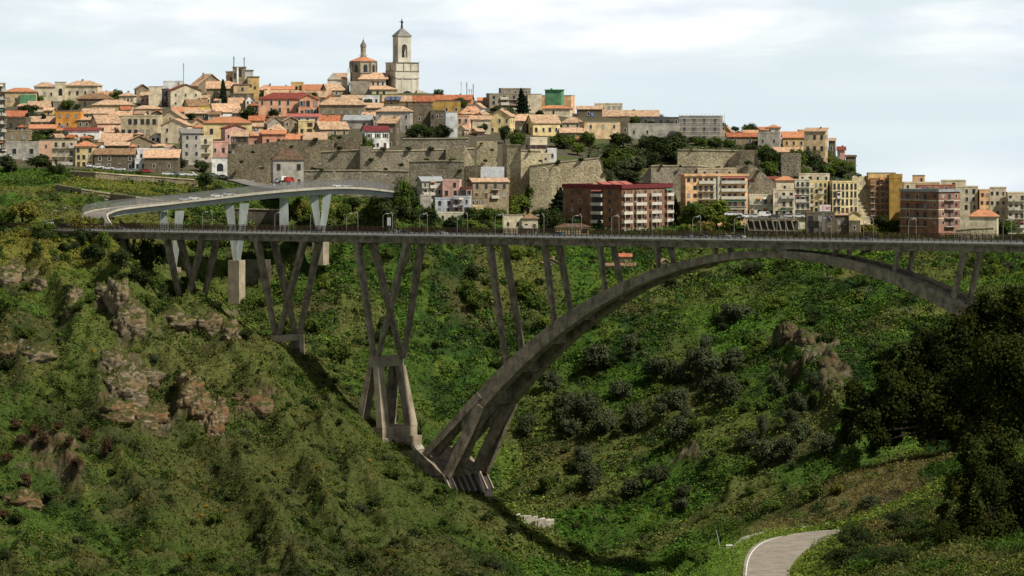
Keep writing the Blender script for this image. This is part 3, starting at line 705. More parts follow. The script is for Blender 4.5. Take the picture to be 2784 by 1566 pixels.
def lamp_meshes(h, arm):
    a = MB(); pts = [(0, 0, 0), (0, 0, h * .7), (0, 0, h * .85)]
    a.tube(pts, [.09, .075, .065], LAMPM)
    b = MB(); arc = [(0, 0, h * .84)] + [(arm * (1 - math.cos(u)), 0, h * .84 + h * .16 * math.sin(u)) for u in np.linspace(.25, 1.5, 7)]
    b.tube(arc, .075, LAMPM)
    c = MB(); c.hexa([(x, y, z + h) for z in (-.10, .10) for x, y in ((arm - .15, -.16), (arm + .75, -.2), (arm + .75, .2), (arm - .15, .16))], LAMPH)
    return a.mesh('pole'), b.mesh('arm'), c.mesh('lamp_head')
LM = lamp_meshes(6.3, 1.1)
ORD = ['first', 'second', 'third', 'fourth', 'fifth', 'sixth', 'seventh', 'eighth', 'ninth', 'tenth', 'eleventh', 'twelfth', 'thirteenth', 'fourteenth', 'fifteenth', 'sixteenth', 'seventeenth', 'eighteenth', 'nineteenth', 'twentieth', 'twenty first', 'twenty second', 'twenty third', 'twenty fourth', 'twenty fifth', 'twenty sixth', 'twenty seventh', 'twenty eighth']
def lamp(loc, rz, label, group, meshes=LM):
    r = empty('street_lamp', loc, rz, label, 'street lamp', group)
    for n, m in zip(('pole', 'arm', 'lamp_head'), meshes): link(n, m, r)
    return r
NEARL = [436, 550, 650, 747, 844, 942, 1041, 1141, 1243, 1346, 1449, 1556, 1663, 1773, 1883, 1996, 2112, 2229, 2348, 2470, 2595, 2727]
for i, px in enumerate(NEARL):
    t = tpx(px, .6); lamp(BR(t, .62, deckz(t) + .42), -TH + math.radians(35), 'curved grey lamp on the near edge of the arch bridge, %s from the left' % ORD[i], 'lamps along the near side of the arch bridge')
for i, px in enumerate(NEARL):
    t = tpx(px + 20 + (i * 7) % 12, BW - .6); lamp(BR(t, BW - .62, deckz(t) + .42), -TH + math.radians(145), 'curved grey lamp on the far edge of the arch bridge, %s from the left' % ORD[i], 'lamps along the far side of the arch bridge')
# white notice board on the far side
t = tpx(1058, BW - .7); z = deckz(t)
sg = empty('road_sign', BR(t, BW - .75, z), -TH + math.radians(8), 'tall white rectangular board beside a lamp on the arch bridge', 'sign')
mb = MB(); mb.box(-.05, .05, -.05, .05, 0, 5.0, LAMPM); mb.build('post', sg)
mb = MB(); mb.box(-.62, .62, -.12, -.055, 2.7, 5.2, surf('white sign face', (.78, .78, .74), (.66, .66, .63), .8, .6, False)); mb.build('panel', sg)

# ================================================================ curved ramp viaduct
RC = [(300, 604, 1396), (270, 596, 1408), (258, 590, 1426), (276, 576, 1439), (330, 566, 1447), (450, 553.5, 1456), (560, 541.5, 1461), (690, 527, 1466), (800, 517, 1470), (900, 511, 1474), (985, 512.5, 1478), (1060, 521, 1481), (1080, 524.5, 1484)]
rc_ = densify([BR(tpx(318, 8.5), 8.5, deckz(tpx(318, 8.5)) + .03), BR(tpx(283, 13), 13, deckz(tpx(283, 13)) + .12)] + [P(*q) for q in RC[2:]], 8)
RWD = 4.1
ramp = empty('ramp_viaduct', P(560, 541, 1461), 0, 'curving grey green steel ramp viaduct climbing behind the arch bridge', 'bridge')
rinv = Matrix.Translation(-ramp.location)
def rpart(mb, name):
    me = mb.mesh(name); me.transform(rinv); return link(name, me, ramp)
def rnorm(i):
    a = rc_[max(i - 1, 0)]; b = rc_[min(i + 1, len(rc_) - 1)]; d = b - a; d.z = 0; d.normalize()
    return Vector((d.y, -d.x, 0))      # to the viewer's side on the straight
def rstrip(mb, e0, e1, za, zb, mat, i0=0, i1=None):
    for i in range(i0, (i1 or len(rc_)) - 1):
        n0, n1 = rnorm(i), rnorm(i + 1); q = []
        for z in (za, zb):
            for c, n, e in ((rc_[i], n0, e0), (rc_[i + 1], n1, e0), (rc_[i + 1], n1, e1), (rc_[i], n0, e1)):
                q.append(c + n * e + Vector((0, 0, z)))
        mb.hexa(q, mat)
mb = MB(); rstrip(mb, -RWD, RWD, -.38, 0, surf('ramp concrete', (.36, .34, .29), (.26, .24, .2), .3)); rpart(mb, 'deck')
mb = MB(); rstrip(mb, -RWD + .5, RWD - .5, .004, .08, ASPHP); rpart(mb, 'road_surface')
for s in (-1, 1):
    mb = MB(); rstrip(mb, s * RWD - .25, s * RWD + .25, .004 if s < 0 else -.25, .36, i0=10, mat=surf('pale parapet concrete', (.50, .46, .37), (.36, .33, .26), .5, .85, False)); rpart(mb, 'parapet')  # parapet concrete is paler than the ramp deck
    mb = MB(); rstrip(mb, s * 2.4 - .5, s * 2.4 + .5, -2.1, -.455, STEELG, 20); rpart(mb, 'girder')
# fences: grey wire mesh screens
WIRE = mesh_mat(); FPOST = plain('dull fence post', (.17, .17, .165), .7)
for s, lab in ((1, 'grey mesh safety fence on the outer edge of the curved ramp nearest the bridge'), (-1, 'grey mesh safety fence on the inner edge of the curved ramp nearest the town wall')):
    fr = empty('mesh_fence', P(560, 541, 1461) + rnorm(40) * s * RWD, 0, lab, 'fence')
    inv = Matrix.Translation(-fr.location)
    mb = MB(); i0 = 22 if s > 0 else 12
    for i in range(i0, len(rc_) - 1):
        a = rc_[i] + rnorm(i) * s * (RWD + .05); b = rc_[i + 1] + rnorm(i + 1) * s * (RWD + .05)
        mb.poly([a + Vector((0, 0, .5)), b + Vector((0, 0, .5)), b + Vector((0, 0, 2.6)), a + Vector((0, 0, 2.6))], WIRE)
    me = mb.mesh('mesh_panel'); me.transform(inv); link('mesh_panel', me, fr)
    mb = MB(); mb.tube([rc_[i] + rnorm(i) * s * (RWD + .05) + Vector((0, 0, 2.62)) for i in range(i0, len(rc_))], .04, FPOST, 4)
    me = mb.mesh('top_rail'); me.transform(inv); link('top_rail', me, fr)
    pm = MB(); pm.box(-.04, .04, -.04, .04, .36, 2.6, FPOST); pm = pm.mesh('post')
    for i in range(i0, len(rc_)): link('post', pm, fr, rc_[i] + rnorm(i) * s * (RWD + .05) - fr.location)
mb = MB(); e_, n_ = rc_[-1], rnorm(len(rc_) - 1); f_ = Vector((-n_.y, n_.x, 0)) * (1 if n_.x * 0 - n_.y > 0 else -1)
mb.hexa([e_ + n_ * u + f_ * v + Vector((0, 0, z)) for z in (-13, -.39) for u, v in ((4.6, -1.5), (4.6, 1.2), (-4.6, 1.2), (-4.6, -1.5))], CONCP); rpart(mb, 'abutment')
# ramp piers
def vpier(pts_top, bot, wt, wb, depth, topY, foot=None):
    """two tapered steel plates from the girder down to one foot; pts in photo columns/rows."""
    for (px, py) in pts_top:
        mb = MB(); a = P(px, py, topY); b = P(bot[0] + (8 if px > bot[0] else -8) * .4, bot[1], topY)
        q = []
        for c, w_ in ((b, wb), (a, wt)): q += [c + Vector((-w_ / 2, -depth * .45, 0)), c + Vector((w_ / 2, -depth * .6, 0)), c + Vector((w_ / 2, depth / 2, 0)), c + Vector((-w_ / 2, depth / 2, 0))]
        mb.hexa(q, STEELG); rpart(mb, 'pier_leg')
    if foot:
        mb = MB(); f = P(bot[0], bot[1], topY); w_ = foot[0] * topY / F / 2; h_ = foot[1] * topY / F
        q = [(-w_ * 1.03, -w_ * .6), (w_ * .35, -w_ * 1.25), (w_ * 1.03, -w_ * .3), (-w_ * .3, w_)]
        mb.hexa([f + Vector((x, y, z)) for z in (-h_, .4) for x, y in q], CONCP); rpart(mb, 'pier_column')
vpier([(441, 575), (489, 573)], (470, 730), 3.0, 1.4, 2.4, 1456, (44, 100))
vpier([(624, 556), (665, 553)], (644, 710), 3.1, 1.5, 2.6, 1463, (45, 150))
vpier([(853, 530), (890, 528)], (872, 640), 3.0, 1.6, 2.6, 1472, (44, 80))
mb = MB(); a = P(772, 540, 1469); b = P(772, 640, 1469)
mb.hexa([c + Vector((x, y, 0)) for c in (b, a) for x, y in ((-1.5, -.8), (1.5, -1.4), (1.5, 1.2), (-1.5, 1.2))], STEELG); rpart(mb, 'pier_leg')
# ================================================================ building kit
def lin(h):
    """sRGB hex to linear."""
    return tuple((c / 12.92 if c <= .04045 else ((c + .055) / 1.055) ** 2.4) for c in (int(h[i:i + 2], 16) / 255 for i in (0, 2, 4)))
WALLS = {'cream': 'd0c3a6', 'beige': 'bfb192', 'ochre': 'c9aa74', 'orange': 'e2a050', 'peach': 'd8b092', 'stone': '8d8068', 'dark': '6b6252', 'white': 'e8e4da', 'grey': 'a9a498',
         'yellow': 'd8c490', 'vivid': 'e6d21c', 'pink': 'cfa698', 'salmon': 'cc9478', 'palazzo': 'd9a583', 'blank': 'b9bcba', 'gold': 'bd9a54', 'green': '5f8f6a', 'concrete': '8f8674', 'brick': '9a7056', 'brickd': '7c5348', 'blue': 'b3b9bf', 'rust': 'b08560', 'paint': 'c9c4ac', 'tanw': 'c4ac86', 'slate': '5a5a58', 'apt': 'e2b487', 'plum': '75524a', 'rose': '96705f'}
def wall(k):
    b = tuple(min(.92, c * (1.25 if k not in ('gold', 'orange', 'vivid', 'brick', 'brickd', 'rust', 'plum') else 1.0)) for c in lin(WALLS[k])); d = tuple(c * (0.58 if k in ('stone', 'dark', 'concrete', 'grey') else 0.56) for c in b)
    return surf('plaster ' + k, b, d, 0.45 if k not in ('stone', 'dark') else 0.9, 0.9, True, 0.15, 0.09)
def roofmat(k):
    name = 'roof ' + k
    if name in MATS: return MATS[name]
    b = {'tan': 'cdad8e', 'orange': 'c88c68', 'red': '8a4a40', 'brown': '9a7d60', 'bright': 'dfb896', 'terra': 'c07a58', 'crimson': '7d3e40', 'grey': '8c8a84', 'sheet': 'a7acae', 'dark': '6d5a48', 'peachy': 'd8a684', 'green': '3f9a4a', 'flat': 'a39b88', 'pinkr': 'b06a62'}[k]
    b = lin(b)
    m, nt, p = mat_new(name); N, L = nt.nodes.new, nt.links.new
    tc = N('ShaderNodeTexCoord'); oi = N('ShaderNodeObjectInfo')
    ad = N('ShaderNodeVectorMath'); L(tc.outputs['Object'], ad.inputs[0]); L(oi.outputs['Location'], ad.inputs[1])
    a = N('ShaderNodeTexNoise'); a.inputs['Scale'].default_value = 0.8; a.inputs['Detail'].default_value = 7; a.inputs['Roughness'].default_value = .68; L(ad.outputs[0], a.inputs['Vector'])
    r = N('ShaderNodeValToRGB'); r.color_ramp.elements[0].position = .34; r.color_ramp.elements[1].position = .64
    kd = .40 if k in ('tan', 'brown', 'dark', 'terra', 'peachy', 'bright') else .62
    r.color_ramp.elements[0].color = (b[0] * kd, b[1] * kd * .95, b[2] * kd * .9, 1); r.color_ramp.elements[1].color = (*b, 1)
    L(a.outputs['Fac'], r.inputs['Fac'])
    wv = N('ShaderNodeTexWave'); wv.inputs['Scale'].default_value = 1.6; wv.inputs['Distortion'].default_value = .6; wv.bands_direction = 'X'; L(tc.outputs['Object'], wv.inputs['Vector'])
    mr = N('ShaderNodeMapRange'); mr.inputs[3].default_value = .80; mr.inputs[4].default_value = 1.08; L(wv.outputs['Fac'], mr.inputs[0])
    hs = N('ShaderNodeHueSaturation'); v = N('ShaderNodeMath'); v.operation = 'MULTIPLY'
    m2 = N('ShaderNodeMapRange'); m2.inputs[3].default_value = .88; m2.inputs[4].default_value = 1.1; L(oi.outputs['Random'], m2.inputs[0])
    L(mr.outputs[0], v.inputs[0]); L(m2.outputs[0], v.inputs[1]); L(v.outputs[0], hs.inputs['Value']); L(r.outputs['Color'], hs.inputs['Color'])
    L(hs.outputs[0], p.inputs['Base Color']); p.inputs['Roughness'].default_value = .9; p.inputs['Specular IOR Level'].default_value = .12
    MATS[name] = m
    return m
GLASS = plain('dark window glass', (0.022, 0.024, 0.026), 0.25, 0.5)
FRAMEW = plain('pale window surround', (0.55, 0.52, 0.45), .8)
SHUT = plain('brown shutter', (0.10, 0.060, 0.038), .7)
SHUTG = plain('green shutter', (0.06, 0.085, 0.07), .7)
SLATG = plain('grey roller shutter', (0.32, 0.32, 0.30), .7)
BALR = plain('balcony iron', (0.16, 0.15, 0.14), .6)
BALW = surf('pale balcony parapet', (.60, .56, .46), (.45, .42, .34), .6, .85, False)
def win_mesh(style):
    """unit window (1 x 1, faces -y, centred); reveal frame stands proud, pane sits back inside it."""
    mb = MB(); fr = {0: FRAMEW, 1: FRAMEW, 2: SHUT, 3: BALR, 4: SLATG}[style]; t = .13 if style < 2 else .07
    mb.box(-.5, -.5 + t, -.09, .02, -.5, .5, fr); mb.box(.5 - t, .5, -.09, .02, -.5, .5, fr)
    mb.box(-.5 + t, .5 - t, -.09, .02, .5 - t * .7, .5, fr); mb.box(-.5 + t, .5 - t, -.12, .02, -.5, -.5 + t * .7, fr)
    mb.box(-.5 + t, .5 - t, -.03, .02, -.5 + t * .7, .5 - t * .7, SLATG if style == 4 else GLASS)
    if style in (1, 2):
        s = SHUTG if style == 1 else SHUT
        mb.box(-.95, -.52, -.07, .02, -.5, .5, s); mb.box(.52, .95, -.07, .02, -.5, .5, s)
    return mb.mesh('window')
WM = {k: win_mesh(k) for k in range(5)}
ARCHW = MB()
_pts = [(-.5, -.06, -.5), (.5, -.06, -.5), (.5, -.06, .15)] + [(.5 * math.cos(a), -.06, .15 + .35 * math.sin(a)) for a in np.linspace(.3, math.pi - .3, 7)] + [(-.5, -.06, .15)]
ARCHW.prism(_pts, (0, .08, 0), GLASS)
ARCHM = ARCHW.mesh('window')
DOORM = MB(); DOORM.box(-.5, .5, -.05, .02, -.5, .5, SHUT); DOORM.box(-.56, .56, -.08, .02, .5, .57, FRAMEW); DOORM = DOORM.mesh('door')
def put_win(root, face, u, z, w_, h_, style, mesh=None, name='window'):
    """face: (origin, along) in root space; outward is to the right of along."""
    o, d = face; p = o + d * u
    x = link(name, mesh or WM[style], root, (p.x, p.y, z)); x.rotation_euler = (0, 0, math.atan2(d.y, d.x)); x.scale = (w_, 1, h_)
    return x
def balcony(root, face, u0, u1, z, solid=True, dep=1.1, name='balcony'):
    o, d = face; n = Vector((d.y, -d.x, 0)); mb = MB()
    def q(u, e, zz): p = o + d * u + n * e; return (p.x, p.y, zz)
    def bx(a, b, e0, e1, z0, z1, m): mb.hexa([q(a, e1, z0), q(b, e1, z0), q(b, e0, z0), q(a, e0, z0), q(a, e1, z1), q(b, e1, z1), q(b, e0, z1), q(a, e0, z1)], m)
    bx(u0, u1, 0.003, dep, z - .18, z, BALW)
    if solid:
        bx(u0, u1, dep - .12, dep - .002, z + .003, z + .95, BALW); bx(u0, u0 + .1, .003, dep - .123, z + .003, z + .95, BALW); bx(u1 - .1, u1, .003, dep - .123, z + .003, z + .95, BALW)
    else:
        bx(u0, u1, dep - .07, dep - .01, z + .9, z + 1.0, BALR); k = u0
        while k < u1: bx(k, k + .06, dep - .06, dep - .02, z + .003, z + .897, BALR); k += .38
        bx(u0, u0 + .07, .003, dep - .073, z + .9, z + 1.0, BALR); bx(u1 - .07, u1, .003, dep - .073, z + .9, z + 1.0, BALR)
    bo = mb.build(name, root)
    if random.random() < .16 and u1 - u0 > 1.6:                       # cloth awning over the balcony
        am = MB(); c = random.choice(((.45, .20, .07), (.10, .20, .12), (.55, .50, .38), (.32, .10, .08)))
        am.hexa([q(u0 + .1, dep, z + 1.9), q(u1 - .1, dep, z + 1.9), q(u1 - .1, .01, z + 2.5), q(u0 + .1, .01, z + 2.5), q(u0 + .1, dep, z + 1.96), q(u1 - .1, dep, z + 1.96), q(u1 - .1, .01, z + 2.56), q(u0 + .1, .01, z + 2.56)], plain('awning %.2f' % c[0], c, .9)); am.build('awning', root)
    return bo
def shell(root, w_, d, zb, ze, roof, rh, wk, rk, ov=.45, chimney=True, parapet=.5):
    """walls (gables included) and a roof with real thickness; local frame: x across, front at y=-d/2."""
    W, D = w_ / 2, d / 2; WMt, R = wall(wk), roofmat(rk)
    mb = MB(); mb.box(-W, W, -D, D, zb, ze, WMt)
    if roof == 'G':
        for x in (-W, W): mb.prism([(x - (.25 if x > 0 else 0), -D, ze + .003), (x - (.25 if x > 0 else 0), D, ze + .003), (x - (.25 if x > 0 else 0), 0, ze + rh)], (.25, 0, 0), WMt)
    if roof == 'F':
        for y in (-D, D - .25): mb.prism([(-W, y, ze + .003), (W, y, ze + .003), (0, y, ze + rh)], (0, .25, 0), WMt)
    if roof == 'S': mb.hexa([(-W, -D, ze + .003), (W, -D, ze + .003), (W, D, ze + .003), (-W, D, ze + .003), (-W, -D, ze + .02), (W, -D, ze + .02), (W, D, ze + rh), (-W, D, ze + rh)], WMt)
    mb.build('wall', root)
    mb = MB(); t = .22; e = ov
    def slab(a, b, c, dd): mb.hexa([a, b, c, dd] + [tuple(Vector(p) + Vector((0, 0, t))) for p in (a, b, c, dd)], R)
    if roof == 'G':
        s = rh / D; lo_ = ze - e * s + .04
        slab((-W - e, -D - e, lo_), (W + e, -D - e, lo_), (W + e, 0, ze + rh + .04), (-W - e, 0, ze + rh + .04))
        slab((W + e, D + e, lo_), (-W - e, D + e, lo_), (-W - e, .002, ze + rh + .04), (W + e, .002, ze + rh + .04))
    elif roof == 'F':
        s = rh / W; lo_ = ze - e * s + .04
        slab((-W - e, D + e, lo_), (-W - e, -D - e, lo_), (0, -D - e, ze + rh + .04), (0, D + e, ze + rh + .04))
        slab((W + e, -D - e, lo_), (W + e, D + e, lo_), (.002, D + e, ze + rh + .04), (.002, -D - e, ze + rh + .04))
    elif roof == 'H':
        a = min(W, D) * .92; z0 = ze + .02
        r1, r2 = ((-W + a, 0), (W - a, 0)) if W >= D else ((0, -D + a), (0, D - a))
        mb.box(-W - e, W + e, -D - e, D + e, z0 - .02, z0 + .16, R)
        A, B, Cc, Dd = (-W - e, -D - e, z0 + .165), (W + e, -D - e, z0 + .165), (W + e, D + e, z0 + .165), (-W - e, D + e, z0 + .165)
        p, q = (*r1, ze + rh), (*r2, ze + rh)
        if W >= D:
            mb.poly([A, B, q, p], R); mb.poly([B, Cc, q], R); mb.poly([Cc, Dd, p, q], R); mb.poly([Dd, A, p], R)
        else:
            mb.poly([A, B, p], R); mb.poly([B, Cc, q, p], R); mb.poly([Cc, Dd, q], R); mb.poly([Dd, A, p, q], R)
    elif roof == 'S':
        slab((-W - e, -D - e, ze + .03 - e * rh / d), (W + e, -D - e, ze + .03 - e * rh / d), (W + e, D + e, ze + rh + .03 + e * rh / d), (-W - e, D + e, ze + rh + .03 + e * rh / d))
    else:
        mb.box(-W + .26, W - .26, -D + .26, D - .26, ze + .003, ze + .12, R)
        pp = parapet
        for b in ((-W - .08, W + .08, -D - .08, -D + .25), (-W - .08, W + .08, D - .25, D + .08), (-W - .08, -W + .25, -D + .253, D - .253), (W - .25, W + .08, -D + .253, D - .253)): mb.box(*b, ze + .004, ze + pp, WMt if pp > .3 else R)
    ro = mb.build('roof', root)
    if chimney and random.random() < .55 and roof != 'T':
        mb = MB(); x = random.uniform(-.6, .6) * W; y = random.uniform(-.2, .5) * D; s = .35
        mb.box(x - s, x + s, y - s, y + s, ze, ze + rh + .5, wall('stone')); mb.box(x - s - .1, x + s + .1, y - s - .1, y + s + .1, ze + rh + .502, ze + rh + .68, R); mb.build('chimney', ro)
    return ro
REG = {'A': (0, 150, 3.623), 'B': (600, 150, 3.623), 'C': (1200, 150, 3.623), 'D': (1800, 250, 3.623), 'E': (2300, 400, 5.176), 'M': (1000, 480, 3.623), 'Q': (1120, 440, 6.3), 'V': (1500, 480, 3.623), 'J': (2000, 540, 7.156), 'K': (850, 30, 5.795), 'S': (0, 0, 1.0)}
def rx(R, x): return REG[R][0] + x / REG[R][2]
def ryy(R, y): return REG[R][1] + y / REG[R][2]
HBOX = []
def house(R, x0, x1, eave, base, roof, rh, wk, rk, wins, label, yaw=0, k=.75, Y=None, style=0, cat='house', name='house', bal=None, wsz=None, door=False, side=True, sink=3.0, arch=False, group=None, par=.5, wrow0=0.0, dY=0.0):
    x0, x1, eave, base = rx(R, x0), rx(R, x1), ryy(R, eave), ryy(R, base); rh = rh / REG[R][2]
    HBOX.append((x0, x1, eave - rh, base, label))
    Y = (Y or hit((x0 + x1) / 2, base, 1480, 1890)) + dY
    s = Y / F; a = math.radians(yaw); wp = (x1 - x0) * s
    w_ = wp / (math.cos(a) + k * abs(math.sin(a))); d = k * w_
    d = min(max(d, 6.0), 16.0)
    w_ = max((wp - d * abs(math.sin(a))) / math.cos(a), 2.5)
    yc = Y + d / 2 * math.cos(a) + w_ / 2 * abs(math.sin(a))
    xc = X_((x0 + x1) / 2, yc)
    ze = Z_(eave, Y); zv = Z_(base, Y); rhm = rh * s
    cor = [(xc + u * w_ / 2 * math.cos(a) - v * d / 2 * math.sin(a), yc + u * w_ / 2 * math.sin(a) + v * d / 2 * math.cos(a)) for u in (-1, 1) for v in (-1, 1)]
    zb = min([float(tz(*c)) for c in cor] + [zv]) - sink
    root = empty(name, (xc, yc, zv), a, label, cat, group)
    zb -= zv; ze -= zv
    shell(root, w_, d, zb, ze, roof, rhm, wk, rk, parapet=par)
    W, D = w_ / 2, d / 2
    front = (Vector((-W, -D, 0)), Vector((1, 0, 0))); left = (Vector((-W, D, 0)), Vector((0, -1, 0))); right = (Vector((W, -D, 0)), Vector((0, 1, 0)))
    faces = [(front, w_, wins[0])]
    if side and wins[0]:
        sc_ = max(1, round(wins[0] * d / w_ * .7))
        if yaw > 8: faces.append((left, d, sc_))
        elif yaw < -8: faces.append((right, d, sc_))
    for fi, (fa, ln, nc_) in enumerate(faces):
        rows = wins[1]
        if not nc_ or not rows: continue
        fh = (ze - wrow0) / rows; hh = wsz[1] if wsz else min(1.8, fh * .62); ww = wsz[0] if wsz else min(1.1, ln / nc_ * .5)
        for r in range(rows):
            z = ze - (r + .5) * fh - .05
            for c in range(nc_):
                u = (c + .5 + random.uniform(-.06, .06)) * ln / nc_
                if r == rows - 1 and rows > 1 and random.random() < .3: put_win(root, fa, u, max(z - .25, zb + 1.2), 1.1, 2.1, 0, DOORM, 'door')
                elif random.random() < .93:
                    st = style if random.random() < .75 else random.choice((0, 3, 4))
                    put_win(root, fa, u, z, ww, hh, st, ARCHM if arch else None)
                if bal and fi == 0 and (bal == 'all' or c in bal) and r < rows: balcony(root, fa, u - max(.9, ln / nc_ * .42), u + max(.9, ln / nc_ * .42), z - hh * .62, random.random() < .35, .9)
    return root
H = house
# ---------------------------------------------------------------- old town, far left
H('A', -50, 62, 285, 1000, 'T', 0, 'concrete', 'flat', (3, 9), 'tall grey concrete apartment block cut off by the left picture edge', 10, .6, Y=1602, style=3, cat='apartment block', name='apartment_block', bal='all')
H('A', 60, 355, 362, 505, 'H', 42, 'tanw', 'orange', (4, 1), 'long tan house under an orange hipped roof, far left of the skyline', 0, .6)
H('A', 190, 360, 400, 500, 'T', 0, 'green', 'flat', (0, 0), 'building wrapped in green scaffold netting', 6, .5, dY=-5)
H('A', 345, 545, 312, 455, 'H', 46, 'cream', 'tan', (3, 1), 'cream house with low tan roof just left of the tower shaped house', 0, .7)
H('A', 545, 650, 266, 455, 'T', 0, 'cream', 'flat', (1, 1), 'cream tower shaped house with one tall arched window', 0, .8, arch=True, wsz=(1.7, 3.2), par=.2)
H('A', 650, 1000, 302, 440, 'H', 52, 'cream', 'tan', (4, 1), 'broad cream house with tan hipped roof right of the tower shaped house', -8, .6)
H('A', 770, 1110, 432, 525, 'H', 58, 'dark', 'brown', (2, 1), 'dark stone house with brown hipped roof below the broad cream house', 0, .6)
H('A', 920, 1312, 492, 570, 'H', 55, 'tanw', 'tan', (5, 1), 'low tan house under a wide shallow hipped roof with a row of five small windows', 0, .6, wsz=(.8, .9))
H('A', 265, 505, 512, 565, 'G', 55, 'beige', 'tan', (2, 1), 'small tan roofed house behind the round tree at left', 12)
H('A', 530, 775, 462, 540, 'T', 0, 'concrete', 'orange', (0, 0), 'blank grey wall building with pale streaks below the cream tower house', 0, .5)
H('A', 555, 818, 556, 720, 'T', 0, 'orange', 'orange', (3, 2), 'bright orange flat roofed house', -6, .6, wsz=(1.1, 1.3), par=.25)
H('A', 75, 300, 622, 745, 'T', 0, 'dark', 'flat', (2, 1), 'dark stone block below the round tree at far left', -14, .6)
H('A', 70, 265, 600, 640, 'G', 48, 'beige', 'terra', (1, 1), 'house with a terracotta roof left of the round tree', 0, .7)
H('A', 300, 548, 655, 715, 'G', 48, 'stone', 'tan', (2, 1), 'grey stone house with tan roof behind the small cypress at left', 0, .7)
H('A', 300, 560, 722, 800, 'G', 34, 'beige', 'orange', (2, 1), 'low house with a long orange roof below the small cypress at left', 0, .6)
H('A', 820, 1130, 575, 645, 'G', 45, 'beige', 'tan', (3, 1), 'long tan roofed house right of the bright orange house', 0, .6)
H('A', 770, 895, 640, 720, 'S', 20, 'stone', 'tan', (2, 1), 'small stone house tucked against the bright orange house', 0, .8)
H('A', 888, 1192, 668, 790, 'G', 75, 'peach', 'tan', (2, 1), 'peach house with a big tan roof and windowless gable wall', 26, .8)
H('A', 1085, 1300, 595, 665, 'G', 38, 'peach', 'bright', (2, 1), 'small peach house with bright tan roof behind the peach gabled house', 0, .7)
H('A', 1195, 1595, 602, 810, 'T', 0, 'beige', 'flat', (6, 2), 'large beige house with two storeys of column divided windows', -8, .6, style=3, wsz=(1.5, 2.2))
H('A', 1330, 1590, 530, 605, 'H', 36, 'beige', 'tan', (3, 1), 'tan roofed upper storey behind the large beige house', 0, .6)
H('A', 1570, 1840, 622, 770, 'F', 82, 'beige', 'tan', (1, 1), 'wide beige gable wall facing the valley beside the large beige house', -10, .8)
H('A', 1470, 1605, 312, 505, 'T', 0, 'cream', 'flat', (0, 0), 'plain cream tower block left of the red roofed cream house', 0, .9, par=.25)
H('A', 1600, 1660, 340, 500, 'T', 0, 'slate', 'flat', (1, 3), 'narrow dark stair tower between two cream buildings', 0, 1.2, style=3)
H('A', 1640, 1990, 350, 515, 'F', 62, 'cream', 'red', (3, 2), 'cream gabled house with a dark red roof edge', 14, .7, wsz=(.9, 1.3))
H('A', 1610, 1800, 262, 330, 'T', 0, 'white', 'dark', (2, 1), 'white rooftop storey with a dark flat canopy near the tall mast', 0, .7)
H('A', 1320, 1478, 332, 410, 'F', 42, 'stone', 'tan', (1, 1), 'grey gabled house on the skyline left of the plain cream tower block', 12, .9)
H('A', 1180, 1340, 402, 480, 'H', 36, 'cream', 'tan', (4, 1), 'cream house with four small windows below the grey skyline gable', -6, .6, wsz=(.7, 1.2))
H('A', 1390, 1480, 400, 490, 'S', 32, 'pink', 'tan', (2, 1), 'narrow pink house left of the plain cream tower block', 0, .9)
H('A', 990, 1200, 395, 440, 'G', 34, 'peach', 'peachy', (2, 1), 'low peach house on the skyline above the dark stone hipped house', 0, .6)
H('A', 1865, 2225, 300, 395, 'F', 112, 'stone', 'bright', (0, 0), 'large stone hall with one long sunlit tan roof slope left of the cypress', 22, .9)
H('A', 2040, 2345, 325, 480, 'G', 66, 'stone', 'bright', (2, 1), 'rough stone house with bright tan roof behind the tall cypress', 0, .6)
H('A', 2275, 2500, 388, 475, 'T', 0, 'dark', 'flat', (3, 1), 'dark timber terrace below the ochre tower house with antennas', 0, .6)
H('A', 2255, 2415, 472, 540, 'G', 48, 'beige', 'bright', (1, 1), 'house with bright tan roof right of the tall cypress', 0, .7)
H('A', 2400, 2510, 440, 545, 'F', 45, 'white', 'tan', (2, 2), 'small white gabled house above the round dark tree', 10, .9)
H('A', 1800, 2062, 498, 565, 'G', 58, 'beige', 'brown', (1, 1), 'brown roofed beige house left of the vivid yellow wall', 22, .8)
H('A', 1960, 2098, 506, 560, 'T', 0, 'vivid', 'flat', (1, 1), 'small vivid yellow house', 0, .8, par=.2)
H('A', 2068, 2372, 556, 615, 'G', 75, 'white', 'bright', (2, 1), 'white house with a steep bright tan roof below the cypress', 14, .75)
H('A', 1830, 2072, 572, 640, 'G', 42, 'stone', 'tan', (2, 1), 'grey stone house with two dark windows below the vivid yellow house', 0, .6)
H('A', 1700, 1952, 555, 605, 'G', 38, 'beige', 'orange', (2, 1), 'orange roofed house below the cream gabled house', 0, .6)
H('A', 2015, 2472, 670, 830, 'H', 62, 'yellow', 'orange', (3, 1), 'yellow house under a wide orange roof with dormers', 0, .55, style=3, wsz=(1.3, 2.2))
H('A', 2172, 2425, 722, 880, 'F', 34, 'pink', 'red', (3, 1), 'pink gabled house with thin dark red roof edge', 18, .8)
H('A', 1590, 1890, 692, 880, 'F', 62, 'cream', 'bright', (2, 2), 'cream house with pale sloping roof left of the tall grey house', -10, .8)
H('A', 1890, 2015, 660, 760, 'F', 34, 'beige', 'orange', (1, 1), 'narrow house with orange gable roof above the tall grey house', 0, .9)
H('A', 1765, 1985, 770, 1090, 'S', 36, 'grey', 'grey', (2, 4), 'tall weathered grey house with scattered dark windows', 14, .7, style=3, wsz=(.9, 1.4))
H('A', 1975, 2092, 805, 1065, 'T', 0, 'cream', 'flat', (1, 3), 'narrow cream house right of the tall grey house', 0, .9, bal='all')
